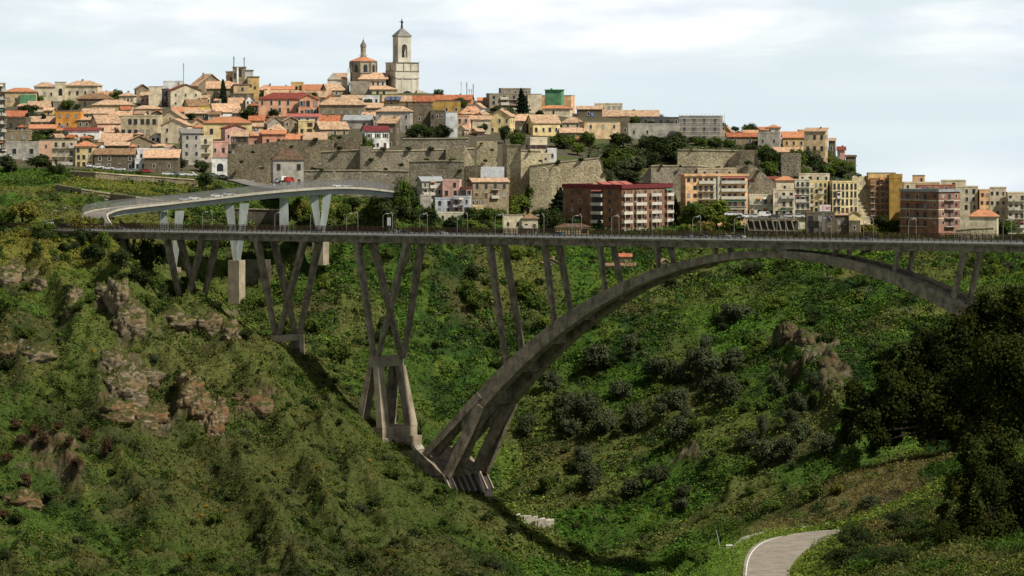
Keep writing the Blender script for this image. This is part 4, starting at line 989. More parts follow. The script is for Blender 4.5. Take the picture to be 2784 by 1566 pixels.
H('A', 640, 985, 742, 840, 'G', 24, 'white', 'red', (0, 0), 'plain whitewashed house with a thin dark red roof line', 0, .55)
H('A', 985, 1330, 852, 890, 'G', 76, 'grey', 'bright', (0, 0), 'low house with a glowing pale yellow roof', -12, .7)
H('A', 1200, 1535, 862, 940, 'F', 66, 'stone', 'tan', (1, 1), 'stained stone gable house right of the pale yellow roof', 8, .7)
H('A', 62, 308, 748, 865, 'T', 0, 'stone', 'flat', (2, 1), 'grey stone house with two shuttered windows at far left', 0, .6, style=4)
H('A', 60, 392, 862, 1030, 'T', 0, 'grey', 'flat', (2, 1), 'long grey house with white arched openings at the road', 0, .5, style=0, wsz=(2.2, 2.6), arch=False)
H('A', 395, 522, 842, 1060, 'T', 0, 'peach', 'flat', (1, 2), 'narrow peach house at the left end of the roadside row', 0, .9, wsz=(.9, 1.5), par=.25)
H('A', 520, 748, 840, 1090, 'T', 0, 'beige', 'flat', (3, 3), 'beige roadside house with balconies on two floors', 0, .7, bal='all', par=.25, style=3)
H('A', 750, 942, 900, 1105, 'H', 56, 'yellow', 'orange', (3, 3), 'pale yellow roadside house with orange hipped roof', -6, .8, style=3, wsz=(1.1, 1.6))
H('A', 940, 1335, 978, 1130, 'G', 52, 'dark', 'brown', (4, 2), 'dark stone roadside house with white framed windows', 0, .55, wsz=(1.3, 1.9))
H('A', 1040, 1275, 890, 985, 'G', 30, 'dark', 'tan', (2, 1), 'dark stone house rising behind the roadside stone house', 0, .6)
H('A', 1335, 1705, 930, 1050, 'T', 0, 'white', 'flat', (3, 1), 'low whitewashed house beside the dark stone roadside house', 0, .5)
H('A', 1335, 1440, 1030, 1150, 'T', 0, 'white', 'flat', (2, 1), 'small flaking white house at the roadside', 0, .9)
H('A', 1430, 1765, 1010, 1170, 'S', 70, 'dark', 'bright', (2, 1), 'dark stone building with sloping pale roof edge at the roadside', 0, .6)
H('A', 2088, 2245, 858, 1012, 'T', 0, 'pink', 'flat', (2, 1), 'pink house stacked above the white gatehouse', 0, .8, style=3)
H('A', 2092, 2245, 1015, 1190, 'T', 0, 'white', 'flat', (1, 1), 'white gatehouse with a dark arched doorway', 0, .8, arch=True, wsz=(2.4, 3.0), par=.3, dY=-4)
H('A', 2280, 2445, 798, 990, 'G', 40, 'dark', 'tan', (3, 3), 'brown stone house with dark shutters between pink and salmon houses', 0, .8, style=2)
# ---------------------------------------------------------------- town centre
H('B', 380, 968, 432, 600, 'H', 64, 'palazzo', 'red', (7, 2), 'large pink palazzo with a dark red hipped roof', 0, .5, wsz=(1.2, 2.3), style=0, wrow0=1)
H('B', 770, 962, 432, 605, 'F', 46, 'palazzo', 'orange', (3, 2), 'pink palazzo wing with a gable and tall blue green windows', 0, .5, wsz=(1.4, 2.4), style=1, dY=-5)
H('B', 365, 532, 345, 400, 'H', 52, 'cream', 'peachy', (2, 1), 'house with pale peach roof on the skyline right of the antenna house', 0, .7)
H('B', 505, 725, 338, 395, 'G', 30, 'cream', 'orange', (2, 1), 'orange roofed house on the skyline above the pink palazzo', 0, .6)
H('B', 695, 812, 275, 375, 'T', 0, 'ochre', 'flat', (1, 1), 'small ochre drum shaped turret on the skyline', 0, 1, par=.6)
H('B', 812, 1020, 342, 395, 'G', 50, 'cream', 'orange', (2, 1), 'house with a red orange roof right of the ochre turret', 0, .6)
H('B', 440, 765, 402, 440, 'G', 52, 'cream', 'tan', (3, 1), 'long tan roof behind the pink palazzo, left half', 0, .5)
H('B', 765, 1095, 412, 445, 'G', 58, 'cream', 'tan', (3, 1), 'long tan roof behind the pink palazzo, right half', -6, .5)
H('B', 990, 1232, 342, 400, 'G', 58, 'stone', 'tan', (1, 1), 'tan roofed stone house with dark left gable in front of the cathedral', 24, .8)
H('B', 970, 1440, 492, 620, 'H', 78, 'stone', 'tan', (5, 1), 'broad weathered stone house with tan hipped roof right of the palazzo', -6, .5, style=4)
H('B', 972, 1195, 480, 560, 'F', 78, 'salmon', 'orange', (2, 1), 'house with steep orange gables touching the palazzo', 18, .8)
H('B', 1195, 1390, 425, 470, 'S', 26, 'cream', 'tan', (2, 1), 'small pale roofed house below the cathedral choir', 0, .7)
H('B', 1400, 1562, 408, 490, 'T', 0, 'white', 'red', (3, 1), 'small white house with red trim below the cathedral nave', 0, .7)
SOL = H('B', 1600, 1912, 452, 490, 'G', 50, 'ochre', 'tan', (2, 1), 'tan roofed house carrying solar panels', 0, .5)
H('B', 1895, 2115, 452, 490, 'G', 50, 'salmon', 'terra', (2, 1), 'terracotta roofed house left of the gold house', 0, .5)
H('B', 2110, 2490, 440, 480, 'G', 45, 'salmon', 'terra', (4, 1), 'long low red brown roof on the skyline left of the radio masts', -8, .5)
H('B', 2090, 2362, 456, 610, 'T', 0, 'gold', 'flat', (3, 1), 'gold flat roofed house with white shutters', 0, .6, style=0, par=.25)
H('B', 1530, 1905, 556, 760, 'H', 56, 'grey', 'tan', (4, 2), 'whitish grey house with tan hipped roof left of the dark tower house', -10, .6)
H('B', 1825, 2078, 497, 750, 'T', 0, 'dark', 'flat', (1, 3), 'dark stone tower house with a crenelated roof terrace', 6, .8, par=.9)
H('B', 2068, 2205, 552, 760, 'T', 0, 'dark', 'flat', (3, 2), 'dark grey house with white framed windows right of the tower house', 0, .8)
H('B', 2192, 2334, 562, 815, 'T', 0, 'blank', 'flat', (0, 0), 'blank blue grey end wall above the trees on the rampart', 10, .8, par=.2)
H('B', 1355, 1595, 517, 590, 'G', 42, 'stone', 'tan', (2, 1), 'stone house with tan roof left of the whitish grey house', 0, .6)
H('B', 1398, 1535, 602, 660, 'G', 38, 'orange', 'bright', (1, 1), 'tiny orange house with pale roof above the white villa', 0, .8)
H('B', 1212, 1515, 640, 735, 'G', 46, 'grey', 'sheet', (2, 1), 'greyish white house with pale sheet roof behind the white villa', -10, .7)
H('B', 975, 1170, 655, 700, 'G', 58, 'stone', 'terra', (1, 1), 'low house with reddish brown roof left of the greyish white house', 0, .7)
H('B', 655, 985, 607, 665, 'G', 25, 'white', 'pinkr', (4, 1), 'white house with a long dusky pink roof below the palazzo', 0, .5)
H('B', 600, 775, 648, 775, 'F', 42, 'stone', 'tan', (2, 2), 'grey stone gable house below the palazzo', 10, .8)
H('B', 768, 918, 652, 775, 'T', 0, 'yellow', 'flat', (2, 2), 'cream yellow house with dark brown windows below the palazzo', 0, .8, style=2)
H('B', 285, 432, 642, 725, 'G', 40, 'yellow', 'terra', (2, 1), 'yellow house with brownish roof left of the pale gable', 0, .8)
H('B', 425, 612, 672, 735, 'F', 62, 'grey', 'tan', (0, 0), 'pale grey blank gable below the palazzo at left', 16, .8)
H('B', 462, 645, 742, 790, 'H', 62, 'beige', 'tan', (1, 1), 'house hidden under a tan hipped roof above the salmon houses', 0, .8)
H('B', 918, 1262, 728, 800, 'G', 68, 'stone', 'tan', (3, 1), 'long stone house with broad tan roof on the rampart edge', 20, .7)
H('B', 270, 425, 792, 915, 'G', 34, 'salmon', 'peachy', (1, 1), 'salmon house with pale tiled roof, left of the pair', 0, .8)
H('B', 415, 642, 776, 915, 'G', 34, 'salmon', 'orange', (2, 1), 'salmon house with loggia and orange roof, right of the pair', 0, .7, style=3)
H('B', 622, 832, 826, 870, 'G', 48, 'stone', 'orange', (2, 1), 'low house with vivid orange roof on the rampart', 0, .7)
H('B', 822, 1045, 828, 870, 'G', 64, 'stone', 'tan', (2, 1), 'low house with tan roof on the rampart beside the vivid orange roof', 0, .7)
H('B', 1385, 1662, 746, 930, 'G', 46, 'white', 'crimson', (3, 2), 'white villa with a crimson roof on the rampart', 16, .6, wsz=(1.2, 1.7), style=1)
H('B', 1545, 1765, 672, 945, 'S', 62, 'dark', 'tan', (2, 2), 'tall dark stone house rising right behind the white villa', -14, .9, dY=16)
# ---------------------------------------------------------------- right of centre
H('C', 185, 412, 577, 620, 'H', 76, 'peach', 'peachy', (2, 1), 'house with a large pale orange hipped roof right of the gold house', 0, .7)
H('C', 155, 312, 602, 780, 'T', 0, 'peach', 'flat', (2, 2), 'peach house with two shuttered floors beside the blank blue grey wall', -14, .8, style=0)
H('C', 305, 485, 632, 780, 'G', 32, 'cream', 'tan', (2, 1), 'cream house behind the dark flat topped tree', 0, .7)
H('C', 285, 435, 517, 580, 'F', 42, 'white', 'tan', (2, 1), 'small white gabled house below the radio masts', -14, .8)
H('C', 475, 725, 602, 780, 'F', 64, 'yellow', 'tan', (3, 2), 'tall pale yellow gabled house right of the dark flat topped tree', -16, .9)
H('C', 700, 875, 642, 690, 'G', 56, 'beige', 'bright', (1, 1), 'bright tan roofed house behind the pale yellow gabled house', 0, .7)
H('C', 832, 1168, 667, 800, 'G', 76, 'yellow', 'tan', (4, 1), 'bright yellow house with a tan roof and an awning', 18, .8, style=3)
H('C', 722, 840, 682, 765, 'T', 0, 'dark', 'flat', (1, 1), 'small dark stone house left of the bright yellow house', 0, .8)
H('C', 1335, 1582, 532, 620, 'G', 27, 'dark', 'tan', (1, 1), 'dark stone house with shallow roof right of the green topped block', 0, .6)
H('C', 1510, 1782, 482, 560, 'T', 0, 'cream', 'flat', (5, 1), 'low cream house with chimney stack alone on the right skyline', 0, .6, style=4)
H('C', 1570, 2138, 602, 640, 'G', 56, 'beige', 'tan', (3, 1), 'very long tan orange roof behind the long grey building', 0, .4)
H('C', 1360, 1762, 662, 830, 'T', 0, 'tanw', 'flat', (3, 2), 'brownish flat roofed house above the dark trees', 12, .6, par=.25)
H('C', 1190, 1395, 667, 720, 'H', 56, 'beige', 'tan', (2, 1), 'tan hipped roof left of the brownish flat roofed house', 0, .7)
H('C', 1170, 1445, 762, 830, 'G', 42, 'stone', 'tan', (3, 1), 'long low stone house with tan roof below the hipped roof', 0, .6)
H('C', 1235, 1470, 832, 900, 'G', 20, 'dark', 'orange', (0, 0), 'dark shed with a thin orange roof right of the bright yellow house', 0, .6)
H('C', 945, 1292, 527, 600, 'H', 34, 'cream', 'orange', (3, 1), 'cream house with low orange hipped roof below the green topped block', -8, .6)
H('C', 985, 1315, 400, 555, 'T', 0, 'apt', 'flat', (3, 2), 'orange and cream banded block with a green rooftop structure', -12, .6, cat='apartment block', name='apartment_block', par=.3)
GRB = H('C', 1020, 1208, 345, 400, 'S', 3, 'green', 'green', (0, 0), 'green rooftop structure on the banded block', -12, .6, cat='rooftop structure', name='rooftop_hut', Y=1806)
H('C', 440, 865, 386, 545, 'T', 0, 'concrete', 'flat', (4, 3), 'grey brown concrete apartment block behind the conifer', 8, .6, bal=(1, 2), cat='apartment block', name='apartment_block', style=3)
H('C', 565, 880, 335, 400, 'T', 0, 'concrete', 'flat', (3, 1), 'setback top storey of the grey brown apartment block', 8, .5, cat='apartment block', name='apartment_block', Y=1815)
H('C', 850, 990, 385, 575, 'T', 0, 'cream', 'flat', (0, 0), 'blank cream end wall right of the conifer', 0, .9, par=.2)
H('C', 830, 1042, 822, 980, 'T', 0, 'cream', 'flat', (3, 1), 'cream terraced house with dark red shutters standing on the rampart', 16, .8, style=2, wsz=(1.3, 1.4), Y=1606)
H('C', 925, 1064, 975, 1085, 'T', 0, 'cream', 'flat', (2, 1), 'lower cream storey hanging on the rampart wall', 0, .6, bal='all', Y=1598)
H('C', 1045, 1135, 930, 1050, 'T', 0, 'white', 'flat', (1, 1), 'small white annex on the rampart beside the cream terraced house', 0, .8, Y=1602)
LONG = H('C', 1835, 2345, 685, 830, 'T', 0, 'grey', 'flat', (4, 1), 'long pale grey building with dark upper storey on the right ridge', 0, .4, cat='building', name='building')
H('C', 1830, 2345, 620, 690, 'T', 0, 'slate', 'flat', (7, 1), 'dark glazed upper storey of the long grey building', 0, .4, cat='building', name='building', style=3)
H('C', 1765, 1850, 610, 780, 'T', 0, 'dark', 'flat', (1, 2), 'dark house at the left end of the long grey building', 0, .9)
H('D', 165, 600, 245, 490, 'T', 0, 'concrete', 'flat', (4, 3), 'concrete building under scaffolding at the right end of the ridge', -10, .5, cat='building', name='building', style=3)
H('D', 595, 692, 385, 445, 'F', 42, 'ochre', 'peachy', (1, 1), 'small ochre gable right of the scaffolding', -10, .9)
H('D', 640, 945, 442, 520, 'G', 34, 'stone', 'terra', (2, 1), 'low stone house with brown roof right of the scaffolding', 0, .6)
H('D', 685, 812, 412, 440, 'F', 26, 'beige', 'tan', (1, 1), 'small tan gable behind the brown roofed house', 0, .9)
H('D', 800, 940, 410, 450, 'G', 30, 'salmon', 'peachy', (1, 1), 'pinkish roof behind the brown roofed house', 0, .7)
H('D', 935, 1040, 374, 420, 'G', 26, 'cream', 'orange', (1, 1), 'small house with vivid orange roof on the right ridge', 0, .9)
H('D', 1028, 1172, 352, 420, 'H', 32, 'cream', 'orange', (2, 1), 'white lookout house with orange pyramid roof on the right ridge', -8, .9)
H('D', 940, 1172, 405, 562, 'T', 0, 'grey', 'flat', (2, 1), 'stained grey block under the white lookout house', -8, .7, dY=-4)
H('D', 1185, 1400, 447, 560, 'G', 52, 'ochre', 'orange', (3, 1), 'ochre house with a red orange roof on the right ridge', 0, .7, style=0)
H('D', 1340, 1420, 382, 560, 'T', 0, 'ochre', 'orange', (1, 2), 'narrow ochre house joined to the orange roofed ochre house', 0, 1)
H('D', 1395, 1636, 390, 720, 'S', 30, 'tanw', 'tan', (3, 3), 'tall tan house with arched top windows at the ridge end', -12, .8, style=3)
H('D', 1635, 1715, 482, 625, 'S', 22, 'dark', 'tan', (1, 1), 'dark stone house at the ridge end', -8, 1)
H('D', 1100, 1545, 592, 640, 'G', 42, 'stone', 'bright', (0, 0), 'low sheds with pale tiled roofs below the ochre houses', 0, .5)
H('D', 1720, 1810, 572, 650, 'G', 30, 'pink', 'red', (2, 1), 'pale pink house with dark red roof near the cliff end', -8, .9)
H('D', 1815, 1905, 640, 700, 'G', 14, 'dark', 'dark', (0, 0), 'tumbledown dark shack at the cliff end', 0, .9)
# ================================================================ larger blocks, cathedral, ramparts
def block(cpx, Y, base, eave, w_, d, yaw, wk, label, wins=None, lwins=None, bal=(), lbal=(), floors=5, rk='flat', par=.6, style=3, solid=True, band=None, wsz=(1.2, 1.5), name='apartment_block', cat='apartment block'):
    """block set out from its nearest corner; front runs to the right, left side runs back. Spans in bal are fractions of the front."""
    a = math.radians(yaw); z0 = Z_(base, Y); ze = Z_(eave, Y) - z0
    root = empty(name, (X_(cpx, Y), Y, z0), a, label, cat)
    hold = bpy.data.objects.new('x', None); 
    W, D = w_ / 2, d / 2
    sub = root
    zb = min(float(tz(root.location.x + u * math.cos(a) - v * math.sin(a), Y + u * math.sin(a) + v * math.cos(a))) for u in (0, w_) for v in (0, d)) - z0 - 3
    bpy.data.objects.remove(hold)
    mb = MB(); mt = wall(wk); mb.box(0, w_, 0, d, min(zb, -1), ze, mt)
    if band:
        fh = ze / floors
        for f in range(1, floors): mb.box(-.06, w_ + .06, -.06, d, f * fh - .22, f * fh + .22, wall(band))
    mb.build('wall', root)
    mb = MB(); R = roofmat(rk)
    mb.box(.3, w_ - .3, .3, d - .3, ze + .003, ze + .15, R)
    m2 = R if rk != 'flat' else mt
    for b in ((-.5, w_ + .5, -.5, .25), (-.5, w_ + .5, d - .25, d + .1), (-.5, .25, .253, d - .253), (w_ - .25, w_ + .5, .253, d - .253)): mb.box(*b, ze + .004, ze + par, m2)
    mb.build('roof', root)
    front = (Vector((0, 0, 0)), Vector((1, 0, 0))); left = (Vector((0, d, 0)), Vector((0, -1, 0)))
    fh = ze / floors
    for fa, ln, ws, bl in ((front, w_, wins, bal), (left, d, lwins, lbal)):
        if not ws: continue
        for f in range(floors):
            z = f * fh + fh * .52
            for u in ws:
                onb = any(a0 <= u <= b0 for a0, b0 in bl)
                if random.random() < .95: put_win(root, fa, u * ln, z - (.3 if onb else 0), wsz[0], wsz[1] + (.6 if onb else 0), style if random.random() < .6 else random.choice((0, 3, 4)))
            for a0, b0 in bl: balcony(root, fa, a0 * ln, b0 * ln, f * fh + .25, (random.random() < .75) if solid is None else solid, 1.25)
    return root
# red brown brick block behind the crown of the bridge
RB = block(1690, 1538, 632, 513, 33, 25.6, 55, 'brick', 'red brown brick apartment block with a crimson roof band and white balconies', [.05, .16, .28, .36, .48, .60, .68, .8, .9], [.16, .30, .80], [(0.0, .17), (.24, .45), (.55, .75), (.86, 1.0)], [(.50, .68)], 5, 'crimson', 1.5, 3, True)
pb = RB
mb = MB()
for u0, u1 in ((.50, .68),): mb.box(-.01, .02, 25.6 * (1 - u1), 25.6 * (1 - u0), 0.2, Z_(513, 1538) - Z_(632, 1538) - .3, plain('painted recess shade', (.05, .04, .035)))  # flat dark panel paints the shade of the balcony recess
for u in (.205, .5, .8): mb.box(33 * u - .6, 33 * u + .6, -.02, .02, 0, 15.4, wall('plum'))
for u in (0.02, .17, .25, .35, .45, .55, .65, .75, .87, .985): mb.box(33 * u - .08, 33 * u + .08, -1.22, -1.10, .3, 15.3, FRAMEW)
mb.build('balcony_post', pb)
mb = MB()
for (a, b, c) in ((2, 8, .0), (9, 15, .0), (16, 21, 0)): mb.prism([(a, 6, 15.9), (b, 6, 15.9), (b, 12, 18.2), (a, 12, 18.2)], (0, .3, -.3), roofmat('pinkr')); 
mb.build('skylight', pb)
# peach apartment block
AP = block(1864, 1566, 585, 479, 23.0, 13, 6, 'apt', 'long peach apartment block with cream balconies in two bays', [.05, .15, .24, .33, .42, .52, .61, .71, .80, .93], [.3, .75], [(.21, .47), (.57, .98)], (), 5, 'flat', .7, 3, None)
mb = MB(); mb.box(23 * .535 - .5, 23 * .535 + .5, -.5, -.003, 0, 14.2, wall('paint')); mb.box(23 * .49 - .9, 23 * .49 + .9, -.02, .01, .5, 13.9, wall('paint')); mb.build('stair_tower', AP)
H('D', 345, 730, 760, 840, 'T', 0, 'beige', 'flat', (3, 1), 'clutter of small rooftop buildings above the peach apartment block', 0, .4, Y=1585, name='building', cat='building')
H('D', 855, 1003, 870, 1020, 'G', 30, 'grey', 'red', (3, 1), 'grey house with red roof right of the peach apartment block', 0, .6, Y=1592)
H('D', 1000, 1130, 860, 1000, 'G', 20, 'stone', 'red', (1, 1), 'ruined stone house with red roof beside the bastion stair', 0, .6, Y=1600)
H('D', 857, 1108, 1022, 1238, 'T', 0, 'paint', 'dark', (4, 2), 'whitish grey house with a dark mansard storey and two long balconies', 0, .6, Y=1570, bal='all', style=3)
H('D', 1090, 1305, 970, 1235, 'T', 0, 'cream', 'flat', (3, 3), 'pale cream house with curved balconies at its right end', 0, .6, Y=1566, bal=(1, 2), style=3)
H('D', 1118, 1310, 872, 1010, 'H', 42, 'cream', 'orange', (1, 1), 'cream upper house with vivid orange roof behind the pale cream house', 0, .8, Y=1576)
H('D', 1305, 1455, 872, 1235, 'T', 0, 'paint', 'sheet', (3, 5), 'pale house with five floors of continuous balconies', 0, .8, Y=1567, bal='all', style=3)
H('D', 1450, 1645, 885, 1190, 'T', 0, 'yellow', 'flat', (4, 5), 'cream yellow house with dark recessed balconies', -8, .8, Y=1570, bal=(0, 2), style=3)
H('D', 1640, 1922, 892, 1200, 'T', 0, 'yellow', 'flat', (6, 4), 'clear yellow apartment house with narrow dark windows', 10, .7, Y=1568, style=3, wsz=(.9, 2.3), bal=(1,), cat='apartment block')
H('D', 1345, 1645, 815, 890, 'T', 0, 'cream', 'flat', (4, 1), 'flat cream rooftop storey behind the cream yellow house', 0, .5, Y=1588)
H('D', 1835, 1948, 1212, 1275, 'F', 34, 'yellow', 'tan', (0, 0), 'small shed with a blank sunlit cream gable above the bridge', 0, .9, Y=1550)
H('D', 1700, 1838, 1215, 1350, 'S', 10, 'dark', 'tan', (2, 1), 'dark lean-to house left of the blank cream gable', 0, .7, Y=1552)
H('D', 1835, 1945, 1278, 1390, 'T', 0, 'dark', 'flat', (1, 1), 'dark stone base under the blank cream gable', 0, .7, Y=1549)
H('D', 1415, 1695, 1195, 1400, 'T', 0, 'dark', 'brown', (3, 2), 'half ruined dark building with collapsing tiled roof behind the bridge', 0, .6, Y=1548, style=3, wsz=(2.2, 2.2))
# far right
H('E', 335, 620, 450, 970, 'T', 0, 'rust', 'flat', (4, 6), 'orange brown apartment house with dark balconies right of the bastion', -4, .7, Y=1590, bal=(0, 2), style=3, cat='apartment block', name='apartment_block')
H('E', 600, 803, 440, 960, 'T', 0, 'gold', 'flat', (0, 0), 'blank mustard end wall of brickwork right of the bastion', -8, .9, Y=1586, par=1.6, cat='apartment block', name='apartment_block')
H('E', 300, 690, 370, 450, 'T', 0, 'ochre', 'flat', (2, 1), 'setback ochre top storey of the orange brown apartment house', 0, .5, Y=1596, par=.3)
EB = block(2552, 1552, 618, 522, 11.5, 19, 42, 'rose', 'brick apartment block with white bands and long grey balconies at far right', [.2, .5, .82], [.2, .45, .65, .9], [(.26, .72)], [(.02, .68)], 4, 'sheet', 1.0, 3, False, 'paint', (1.6, 1.4))
H('E', 1000, 1532, 540, 605, 'T', 0, 'rose', 'terra', (2, 1), 'brick rooftop storey of the brick apartment block', 0, .3, Y=1575, par=.3)
H('E', 800, 1310, 508, 610, 'T', 0, 'beige', 'flat', (4, 1), 'beige flat roofed building behind the brick block', 0, .4, Y=1612)
H('E', 925, 1122, 405, 515, 'T', 0, 'apt', 'flat', (2, 1), 'small square peach roof tower on the far right skyline', -8, .9, Y=1622, par=.3)
H('E', 1325, 1700, 480, 580, 'T', 0, 'cream', 'flat', (1, 1), 'cream building with outside stair on the far right skyline', -10, .5, Y=1620)
H('E', 1530, 1872, 565, 900, 'T', 0, 'cream', 'flat', (3, 3), 'cream house with scattered small windows right of the brick block', -8, .6, Y=1600)
H('E', 1868, 2020, 612, 1060, 'T', 0, 'apt', 'flat', (2, 4), 'narrow peach house with dark red windows at far right', 0, .8, Y=1598, style=3, wsz=(.9, 1.3))
H('E', 2010, 2270, 580, 1120, 'T', 0, 'cream', 'flat', (3, 4), 'tall pale house with paired dark windows near the right picture edge', -8, .7, Y=1597, style=3, wsz=(.9, 1.3), cat='apartment block')
H('E', 2262, 2510, 650, 1150, 'T', 0, 'cream', 'flat', (3, 4), 'cream apartment house with white balconies cut by the right picture edge', 0, .7, Y=1590, bal='all', cat='apartment block', style=3)
H('E', 1722, 2155, 982, 1160, 'H', 98, 'cream', 'orange', (0, 0), 'plain cream hall with a vivid orange hipped roof at far right', -12, .6, Y=1545)
# slope cluster above the bridge
H('Q', 80, 530, 330, 580, 'G', 66, 'grey', 'sheet', (3, 2), 'greyish house with pale sheet roof and covered balcony above the bridge', 20, .6, Y=1562, bal=(0, 1))
H('Q', 525, 850, 325, 600, 'T', 0, 'pink', 'sheet', (2, 2), 'pale pink house joined to the greyish sheet roofed house', -8, .7, Y=1560, style=3)
H('Q', 840, 1032, 450, 600, 'T', 0, 'brickd', 'red', (2, 1), 'dark red veranda right of the pale pink house', 0, .6, Y=1560, style=2, wsz=(2, 2))
H('Q', 400, 705, 640, 890, 'T', 0, 'blue', 'flat', (2, 2), 'pale blue grey house below the pink house, left part', 0, .6, Y=1552, style=2)
H('Q', 705, 1020, 612, 885, 'T', 0, 'blue', 'flat', (3, 2), 'pale blue grey house below the pink house, right part', -6, .6, Y=1550, style=2, bal=(1,))
H('Q', 440, 960, 885, 1010, 'T', 0, 'paint', 'red', (3, 1), 'low terrace building with red edge under the pale blue grey houses', 0, .5, Y=1544)
H('Q', 145, 330, 590, 760, 'T', 0, 'grey', 'flat', (2, 1), 'small grey house half hidden by bushes left of the pale blue grey houses', 0, .7, Y=1553)
H('Q', 1020, 1215, 620, 770, 'T', 0, 'stone', 'red', (3, 1), 'small stone house right of the pale blue grey houses', 0, .7, Y=1556)
H('Q', 1030, 1225, 770, 900, 'T', 0, 'yellow', 'orange', (2, 1), 'little pale yellow house with orange roof edge on the slope', 0, .7, Y=1547)
H('Q', 945, 1660, 345, 640, 'G', 56, 'stone', 'tan', (4, 2), 'broad stone house with tan sheet roof and one whitewashed bay', 16, .55, Y=1568, style=3, bal=(2,))
mb = MB()
H('Q', 1200, 1560, 270, 320, 'S', 160, 'stone', 'sheet', (0, 0), 'shed with a gleaming white sloping metal roof below the rampart', 0, .9, Y=1585)
H('Q', 1555, 1900, 920, 1200, 'T', 0, 'cream', 'flat', (2, 1), 'cream house with flat roof beside the bridge, left part', 0, .7, Y=1508, wsz=(.8, 1.3), style=3, par=.25)
H('Q', 1885, 2158, 975, 1210, 'H', 90, 'cream', 'brown', (2, 1), 'cream house with low hipped roof beside the bridge, right part', 0, .8, Y=1507, wsz=(1.1, 1.3), style=3, bal='all')
H('M', 1850, 2185, 502, 570, 'H', 38, 'yellow', 'dark', (3, 1), 'low yellow bungalow with brown hipped roof behind the bridge railing', 0, .5, Y=1512, style=2)
H('V', 530, 820, 880, 945, 'G', 22, 'stone', 'brown', (3, 1), 'ruined farmhouse with broken brown tiles on the slope under the bridge', 0, .6, Y=None, sink=2)
H('V', 640, 780, 790, 850, 'G', 24, 'stone', 'terra', (1, 1), 'tall narrow ruin behind the broken farmhouse', 0, .7, sink=2)
H('V', 1000, 1195, 865, 915, 'F', 48, 'dark', 'tan', (0, 0), 'dark gabled barn on the slope just above the arch', 12, .8, sink=2)
H('V', 1390, 1530, 925, 1000, 'T', 0, 'grey', 'flat', (1, 1), 'grey roofless ruin on the slope seen below the arch', 10, .8, sink=2, par=.8)
H('M', 1690, 1880, 850, 910, 'F', 40, 'dark', 'tan', (1, 1), 'small abandoned stone house between leaning bridge columns', 14, .8, sink=2)
# antenna house (old convent tower) on the skyline
def px_box(mb, R, x0, x1, y0, y1, Y, d, m, inv):
    a = P(rx(R, x0), ryy(R, y1), Y); b = P(rx(R, x1), ryy(R, y0), Y)
    mb.box(a.x - inv.x, b.x - inv.x, a.y - inv.y, a.y + d - inv.y, a.z - inv.z, b.z - inv.z, m)
Yt = 1808
cv = empty('convent_tower', P(657, 245, Yt), 0, 'ochre and grey convent tower with antennas on its roof', 'tower'); o_ = cv.location
for nm, spec in (('wing', (2225, 2300, 165, 420, 2, 8, 'tanw')), ('bell_stage', (2292, 2412, 120, 420, 0, 8, 'stone')), ('stair_shaft', (2412, 2486, 150, 420, 1, 7, 'blank')), ('wing', (2440, 2540, 214, 480, -3, 10, 'ochre')), ('wing', (2300, 2450, 290, 480, -4, 5, 'tanw'))):
    mb = MB(); px_box(mb, 'A', spec[0], spec[1], spec[2], spec[3], Yt + spec[4], spec[5], wall(spec[6]), o_)
    a = P(rx('A', spec[0]), ryy('A', spec[2]), Yt + spec[4]); b = P(rx('A', spec[1]), ryy('A', spec[2]), Yt + spec[4])
    mb.box(a.x - o_.x - .3, b.x - o_.x + .3, spec[4] - .3, spec[4] + spec[5] + .3, a.z - o_.z + .003, a.z - o_.z + .3, wall('stone')); mb.build(nm, cv)
for (x, y, w_, h_, dy, ar) in ((2362, 172, 1.6, 3.6, 0, True), (2312, 200, .7, 2.5, 0, False), (2275, 240, 1.0, 1.8, 2, False), (2470, 300, .8, 1.2, -3, False), (2512, 320, .8, 1.2, -3, False), (2390, 335, .9, 1.4, -4, False)):
    p = P(rx('A', x), ryy('A', y), Yt + dy) - o_; q = link('window', ARCHM if ar else WM[3], cv, p); q.scale = (w_, 1, h_)
mb = MB(); px_box(mb, 'A', 2332, 2350, 120, 290, Yt - .4, .38, wall('white'), o_); mb.build('pilaster', cv)
def mast(px, pt, pb, Y, label, r=.12, cross=True):
    a = P(px, pb, Y); h = Z_(pt, Y) - a.z; m_ = empty('antenna_mast', a, 0, label, 'antenna')
    mb = MB(); mb.tube([(0, 0, -2), (0, 0, h)], r, BALR, 5); mb.build('pole', m_)
    if cross:
        mb = MB()
        for k in (.75, .86, .96): mb.box(-.5, .5, -.04, .04, h * k, h * k + .08, BALR)
        mb.build('aerial', m_)
mast(rx('A', 1808), 172, 225, 1806, 'tall thin radio mast beside the plain cream tower block', .14)
mast(rx('A', 2303), 154, 183, Yt + 3, 'left antenna on the convent tower roof', .22); mast(rx('A', 2405), 156, 183, Yt + 3, 'right antenna on the convent tower roof', .2)
for x, y0, y1, r, l in ((195, 262, 420, .07, 'thin aerial, leftmost of the radio masts right of the cathedral'), (250, 268, 440, .17, 'thick dark radio mast, tallest of the group right of the cathedral'), (274, 335, 440, .12, 'short radio mast beside the thick dark one'), (298, 335, 440, .1, 'short slim radio mast between the two tall masts'), (314, 285, 440, .16, 'tall radio mast, rightmost of the group right of the cathedral')):
    mast(rx('C', x), ryy('C', y0), ryy('C', y1), 1822, l, r)
